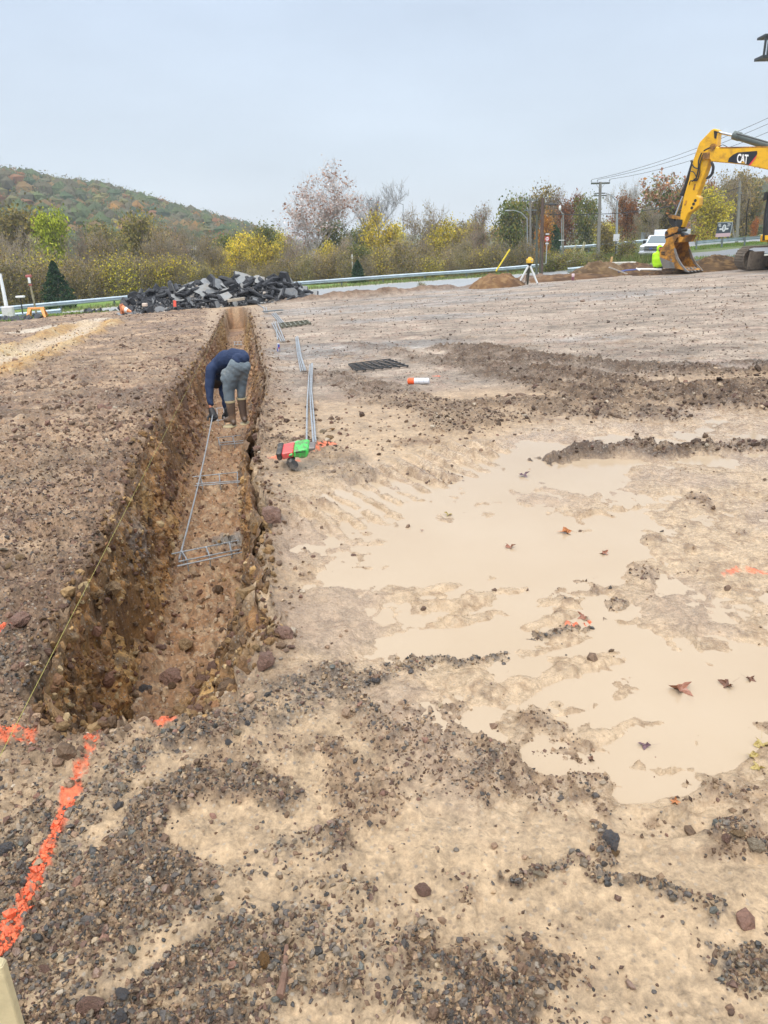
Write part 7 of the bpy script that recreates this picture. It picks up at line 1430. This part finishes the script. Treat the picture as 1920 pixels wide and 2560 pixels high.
# dirt heaps
M_HEAP = mat('heap_soil', (0, 0, 0), .95, attr='col', bump=.8, bscale=14)
def heap(c, rx, ry, h, label, seed, pal=((128, 102, 72), (98, 76, 54), (160, 132, 94)), rz=0.0):
    n = 70; r_ = np.linspace(0, 1, n // 2); a_ = np.linspace(0, 2 * np.pi, n, endpoint=False); RR_, A_ = np.meshgrid(r_, a_, indexing='ij'); x = (RR_ * np.cos(A_)).ravel(); y = (RR_ * np.sin(A_)).ravel()
    X = x * rx; Y = y * ry; z = h * (1 - RR_.ravel() ** 1.3) * (1 + .35 * fbm(x * 2, y * 2, seed, 3)) + .22 * h * np.abs(fbm(X * 2.2, Y * 2.2, seed + 1, 4)) * (1 - RR_.ravel() ** 4) + .07 * np.abs(fbm(X * 6, Y * 6, seed + 2, 3)) * (1 - RR_.ravel() ** 6); z -= .15 * RR_.ravel() ** 6
    wob = 1 + .25 * fbm(np.cos(A_.ravel()) * 1.5 + seed, np.sin(A_.ravel()) * 1.5, seed + 3, 2) * RR_.ravel(); X *= wob; Y *= wob
    ca, sa = math.cos(rz), math.sin(rz); Xr = X * ca - Y * sa; Yr = X * sa + Y * ca; gb = base_h(c.x + Xr, c.y + Yr) - c.z
    I = np.arange(x.size).reshape(RR_.shape); J_ = np.roll(I, -1, 1); q_ = np.stack([I[:-1], I[1:], J_[1:], J_[:-1]], -1).reshape(-1, 4); t = fbm(X * 2, Y * 2, seed + 5, 4); t3_ = fbm(X * 8, Y * 8, seed + 6, 3)
    col = np.tile(alb(*pal[0]), (x.size, 1)); col = lerp3(col, alb(*pal[1]), .5 + 1.4 * t); col = lerp3(col, alb(*pal[2]), sm(.1, .35, t3_) * .8)
    me = np_mesh('dirt_heap', np.stack([Xr, Yr, z + gb], 1), q_, [M_HEAP], True); vcol(me, col); o = obj('dirt_heap', me, None, c); tag(o, label, 'dirt heap'); return o
def gpos(px, D): p = at_d(px, 700, D); return Vector((p.x, p.y, ground_z(p.x, p.y)))
heap(gpos(1245, 36.3), 1.5, 1.4, .62, 'ochre brown dirt heap left of the tripod', 5, ((146, 108, 70), (110, 78, 50), (172, 136, 92))); heap(gpos(1495, 41), 1.7, 1.5, .85, 'steep brown dirt heap with grass behind the bottle', 15); heap(gpos(1570, 41.5), 2.2, 1.2, .5, 'long low brown dirt heap running to the hooded person', 25, ((112, 84, 60), (88, 64, 46), (144, 112, 76)))
heap(gpos(1780, 40.6), 2.6, 1.3, .62, 'dark orange dirt heap between the bucket and the excavator track', 35, ((118, 92, 62), (88, 66, 46), (162, 128, 82))); heap(gpos(1842, 41), 1.7, 1.1, .6, 'brown dirt heap right beside the excavator track', 45, ((110, 84, 58), (84, 62, 42), (150, 118, 74)))
heap(gpos(1680, 39.8), 1.6, .6, .22, 'low spill of dirt under the bucket', 55, ((110, 84, 60), (88, 64, 46), (144, 112, 76))); heap(gpos(1400, 39), 3.0, .9, .26, 'low ridge of dirt between tripod and steep heap', 65, ((130, 98, 70), (100, 74, 52), (158, 124, 86)))
# ---------------------------------------------------------------- broken asphalt pile
M_AT = mat('asphalt_top', (.17, .18, .19), .6, noise=.25, nscale=5, bump=.5, bscale=40, dirt=(.2, .16, .12), dscale=3, damt=.4, rand=.35); M_AK = mat('asphalt_broken', (.022, .024, .03), .55, noise=.4, nscale=12, bump=1, bscale=25, rand=.4); M_AG = mat('asphalt_worn', (.26, .27, .27), .7, noise=.2, nscale=4, bump=.4, dirt=(.2, .15, .1), dscale=2, damt=.5)
def slab_mesh(seed, th=.14, top=None):
    rnd = random.Random(seed); n = rnd.randint(5, 8); a0 = rnd.uniform(0, 6); P_ = [(math.cos(a0 + 6.283 * i / n + rnd.uniform(-.25, .25)) * rnd.uniform(.75, 1.05), math.sin(a0 + 6.283 * i / n + rnd.uniform(-.25, .25)) * rnd.uniform(.5, .85)) for i in range(n)]
    V_ = [(x, y, th * rnd.uniform(.9, 1.1)) for x, y in P_] + [(x * 1.06 + rnd.uniform(-.05, .05), y * 1.06 + rnd.uniform(-.05, .05), 0) for x, y in P_] + [(x * rnd.uniform(.85, .97), y * rnd.uniform(.85, .97), -th) for x, y in P_]
    F_ = [tuple(range(n)), tuple(range(3 * n - 1, 2 * n - 1, -1))] + [(n + i, n + (i + 1) % n, (i + 1) % n, i) for i in range(n)] + [(2 * n + i, 2 * n + (i + 1) % n, n + (i + 1) % n, n + i) for i in range(n)]
    me = bpy.data.meshes.new('asphalt_slab'); me.from_pydata(V_, [], F_); me.materials.append(top or M_AT); me.materials.append(M_AK); me.polygons.foreach_set('material_index', [0] + [1] * (len(F_) - 1)); me.update(); return me
SLM = [slab_mesh(i, random.Random(i).uniform(.12, .3)) for i in range(12)] + [slab_mesh(50 + i, .2, M_AK) for i in range(8)]; SLG = [slab_mesh(80 + i, .14, M_AG) for i in range(4)]
PX = [288, 300, 345, 400, 470, 530, 570, 600, 655, 700, 740, 790, 800]; PT = [768, 742, 722, 708, 694, 684, 682, 680, 680, 688, 706, 738, 748]; PB = [778, 780, 778, 772, 768, 764, 760, 756, 752, 750, 750, 750, 750]
DP = 36.2
def pile_top(px): return at_d(px, float(np.interp(px, PX, PT)) + 9, DP + .9).z
random.seed(21); rs = random.Random(5); pts = []
core = MB(); nx_, ny_ = 46, 12; vs = []
for j in range(ny_):
    for i in range(nx_):
        px = 284 + (822 - 284) * i / (nx_ - 1); t = j / (ny_ - 1); D = DP - .9 + 3.4 * t; p = at_d(px, 700, D); gb_ = ground_z(p.x, p.y) - .1; hgt = (pile_top(px) - gb_) * max(0, 1 - abs(t - .48) * 2.05) ** .8 * min(1, (i + .2) / 3, (nx_ - 1 - i + .2) / 3); vs.append((p.x, p.y, gb_ + hgt * .80 + rs.uniform(-.06, .06)))
core.add(vs, [(j * nx_ + i, j * nx_ + i + 1, (j + 1) * nx_ + i + 1, (j + 1) * nx_ + i) for j in range(ny_ - 1) for i in range(nx_ - 1)])
o = core.obj('rubble', M_AK); tag(o, kind='stuff')
def core_z(px, t): return (ground_z(*at_d(px, 700, DP - .9 + 3.4 * t)[:2]) - .1) + (pile_top(px) - (ground_z(*at_d(px, 700, DP - .9 + 3.4 * t)[:2]) - .1)) * max(0, 1 - abs(t - .48) * 2.05) ** .8 * .86
def slab_at(px, t, s, me, label, rx, ry, rz, dz=0.0, group='broken asphalt slabs in the rubble pile'):
    p = at_d(px, 700, DP - .9 + 3.4 * t); o = obj('asphalt_chunk', me); o.location = (p.x, p.y, core_z(px, t) + dz); o.scale = (s, s, s); o.rotation_euler = (rx, ry, rz); tag(o, label, 'asphalt chunk', group); return o
SLL = ['black chunk of broken asphalt at the left end of the rubble pile', 'broken asphalt slab in the middle of the rubble pile', 'broken asphalt slab at the right end of the rubble pile']
ZN = [(340, 'at the left tip of the rubble pile'), (400, 'right of the left tip of the rubble pile'), (455, 'before the low left shoulder of the pile'), (505, 'left of the broad tilted grey slab'), (560, 'around the broad tilted grey slab'), (610, 'above the grey timber'), (660, 'around the pale slabs of the crest'), (705, 'left of the upright slab'), (750, 'right of the upright slab'), (2000, 'at the right tip of the rubble pile')]
def slab_label(px, t, s, rx=0.0):
    return ('small ' if s < .21 else 'large ') + ('flat lying ' if abs(rx) < .3 else ('tilted ' if abs(rx) < .8 else 'steep ')) + 'asphalt chunk ' + ('low ' if t < .22 else 'high ') + next(n_ for x_, n_ in ZN if px < x_)
for i in range(24):
    px = rs.uniform(440, 800); t = rs.uniform(.12, .48); slab_at(px, t, rs.uniform(.34, .52), rs.choice(SLM[:6] + SLG), 'broad flat faced slab ' + next(n_ for x_, n_ in ZN if px < x_), rs.gauss(.6, .35), rs.gauss(0, .35), rs.uniform(0, 6.28), .05)
RX = [rs.gauss(.3, .7) for _ in range(240)]
for i in range(240):
    px = rs.uniform(292, 815); t = rs.choice([rs.uniform(.0, .5), rs.uniform(0, .5), rs.uniform(.3, .75)]); s = rs.uniform(.16, .38) if px > 420 else rs.uniform(.17, .32)
    fl_z = 1.2 if px < 430 else .55
    slab_at(px, t, s * (1.25 if t > .3 else .95), rs.choice(SLM + SLG if px > 430 else SLM[6:]), slab_label(px, t, s, RX[i]), RX[i], rs.gauss(0, fl_z * .6), rs.uniform(0, 6.28), rs.uniform(-.03, .06))
for px, t, s, me, lab, rx, ry, rz, dz in ((612, .46, .62, SLG[0], 'large flat pale grey slab on the crest of the pile', .75, .35, .4, .05), (650, .42, .36, SLG[1], 'pale slab lying against the large flat slab on the crest', .5, -.4, 1.2, .08), (508, .28, .55, SLG[2], 'broad grey slab tilted towards the pad in the pile', .95, .1, .2, .05), (550, .34, .50, SLM[3], 'dark broad slab standing next to the broad grey slab', 1.1, .3, 1.0, .05),
    (538, .12, .34, SLG[3], 'flat light slab low in the middle of the pile', .45, .1, .5, .08), (434, .22, .26, SLG[1], 'grey faced slab tilted in the left half of the pile', .9, .4, .3, .08), (693, .32, .40, SLG[0], 'pale long slab right of the crest', .6, .5, 1.9, .06), (724, .18, .42, SLM[1], 'round edged dark slab standing upright at the right end', 1.35, .1, .2, .1), (708, .44, .50, SLM[14], 'tall slab standing on end like a post on the pile', .3, 1.45, 1.4, .25), (722, .46, .52, SLM[4], 'pointed slab leaning beside the upright slab', .9, .9, .6, .15),
    (668, .10, .36, SLG[2], 'light stone like slab at the foot of the pile', .5, .2, 2.2, .02), (640, .05, .3, SLG[3], 'low pale slab at the foot of the pile', .35, -.1, .7, .0), (360, .16, .32, SLM[15], 'square black chunk at the left end of the pile', 1.1, .5, .5, .08), (312, .10, .30, SLM[16], 'leftmost tilted black slab of the pile', .8, -.5, .3, .1), (345, .34, .3, SLM[14], 'black slab sticking up at the left end of the pile', .9, .6, 1.2, .12), (392, .05, .28, SLM[5], 'dark square slab low at the left of the pile', 1.2, .1, .1, .05), (770, .2, .4, SLM[2], 'slab sloping down to the right end of the pile', .7, .5, .4, .02), (750, .08, .36, SLM[15], 'dark slab lying at the right foot of the pile', .4, .3, .2, .0)):
    slab_at(px, t, s, me, lab, rx, ry, rz, dz)
r_ = np.random.default_rng(8); n = 4500; px = r_.uniform(300, 795, n); t = r_.uniform(-.05, .5, n); PP = np.array([list(at_d(float(a), 700, DP - .9 + 3.4 * float(b))[:2]) + [core_z(float(a), float(b)) + .02] for a, b in zip(px, t)]); ss = r_.lognormal(math.log(.04), .5, n).clip(.015, .11); cc_ = np.array([(.03, .032, .038), (.05, .05, .055), (.16, .16, .16), (.28, .24, .2)])[r_.choice(4, n, p=[.4, .3, .18, .12])] * r_.uniform(.7, 1.3, (n, 1))
tag(obj('rubble', scatter('rubble', PP, ss, cc_, [M_STONE], SH0, r_, 1.0)), kind='stuff')
# plank, traffic cone, orange marker at the pile
a, b_ = at_d(569, 752, 34.9), at_d(612, 746, 34.9); q = MB(); bar(q, Vector((0, 0, 0)), b_ - a, .22, .12); tag(q.obj('timber', mat('grey_timber', (.34, .30, .24), .8, noise=.2), None, a, bevel=.01), 'short grey timber lying at the foot of the rubble pile', 'timber')
a, b_ = at_d(306, 772, 34.8), at_d(328, 779, 34.6); e = empty('traffic_cone', a, 0, 'orange traffic cone lying on its side at the left end of the pile', 'cone'); v = b_ - a; q = MB(); q.tube([(0, 0, 0), v * .9, v], [.16, .05, .04], 14); q.obj('cone_body', mat('faded_orange', (.75, .28, .12), .55, noise=.1), e, smooth=True); q = MB(); q.tube([v * .35, v * .6], [.125, .095], 14); q.obj('reflective_band', M_WHT, e, smooth=True); q = MB(); q.box((-.02, 0, 0), (.04, .4, .4)); q.obj('base', mat('faded_orange', (.6, .22, .1), .6), e)
q = MB(); q.box((0, 0, 0), (.12, .05, .26), Matrix.Rotation(.1, 3, 'Y')); tag(q.obj('marker_flag', mat('flag_red', (.85, .12, .08), .6), None, at_d(437, 759, 34.9)), 'small red orange marker standing before the rubble pile', 'flag')
q = MB(); q.box((0, 0, 0), (.2, .2, .14)); tag(q.obj('block', mat('block_tan', (.6, .5, .42), .8), None, at_d(362, 762, 35.0), bevel=.02), 'pinkish block lying at the left foot of the pile', 'block')
# twig
a, b_ = drop(700, 2500), drop(718, 2380); q = MB(); q.tube([a + Vector((0, 0, .01)), a.lerp(b_, .5) + Vector((.005, 0, .016)), b_ + Vector((0, 0, .02))], [.011, .009, .006], 8); tag(q.obj('twig', mat('twig_brown', (.16, .09, .06), .8, noise=.3, nscale=40)), 'dark brown twig lying on the gravel at the bottom', 'twig')
# ================================================================ haze of the drizzle
hz = MB(); hz.box((0, 330, 46), (1500, 860, 106)); hm = bpy.data.materials.new('haze'); hm.use_nodes = True; hn = hm.node_tree.nodes; hn.remove(hn['Principled BSDF'])
pv = hn.new('ShaderNodeVolumePrincipled'); pv.inputs['Color'].default_value = (.86, .92, 1, 1); pv.inputs['Density'].default_value = .0006; pv.inputs['Anisotropy'].default_value = .2
hm.node_tree.links.new(pv.outputs[0], hn['Material Output'].inputs['Volume'])
ho = hz.obj('haze', hm); tag(ho, kind='stuff')

print('triangles', sum(sum(len(p.vertices) - 2 for p in m.polygons) for m in bpy.data.meshes))
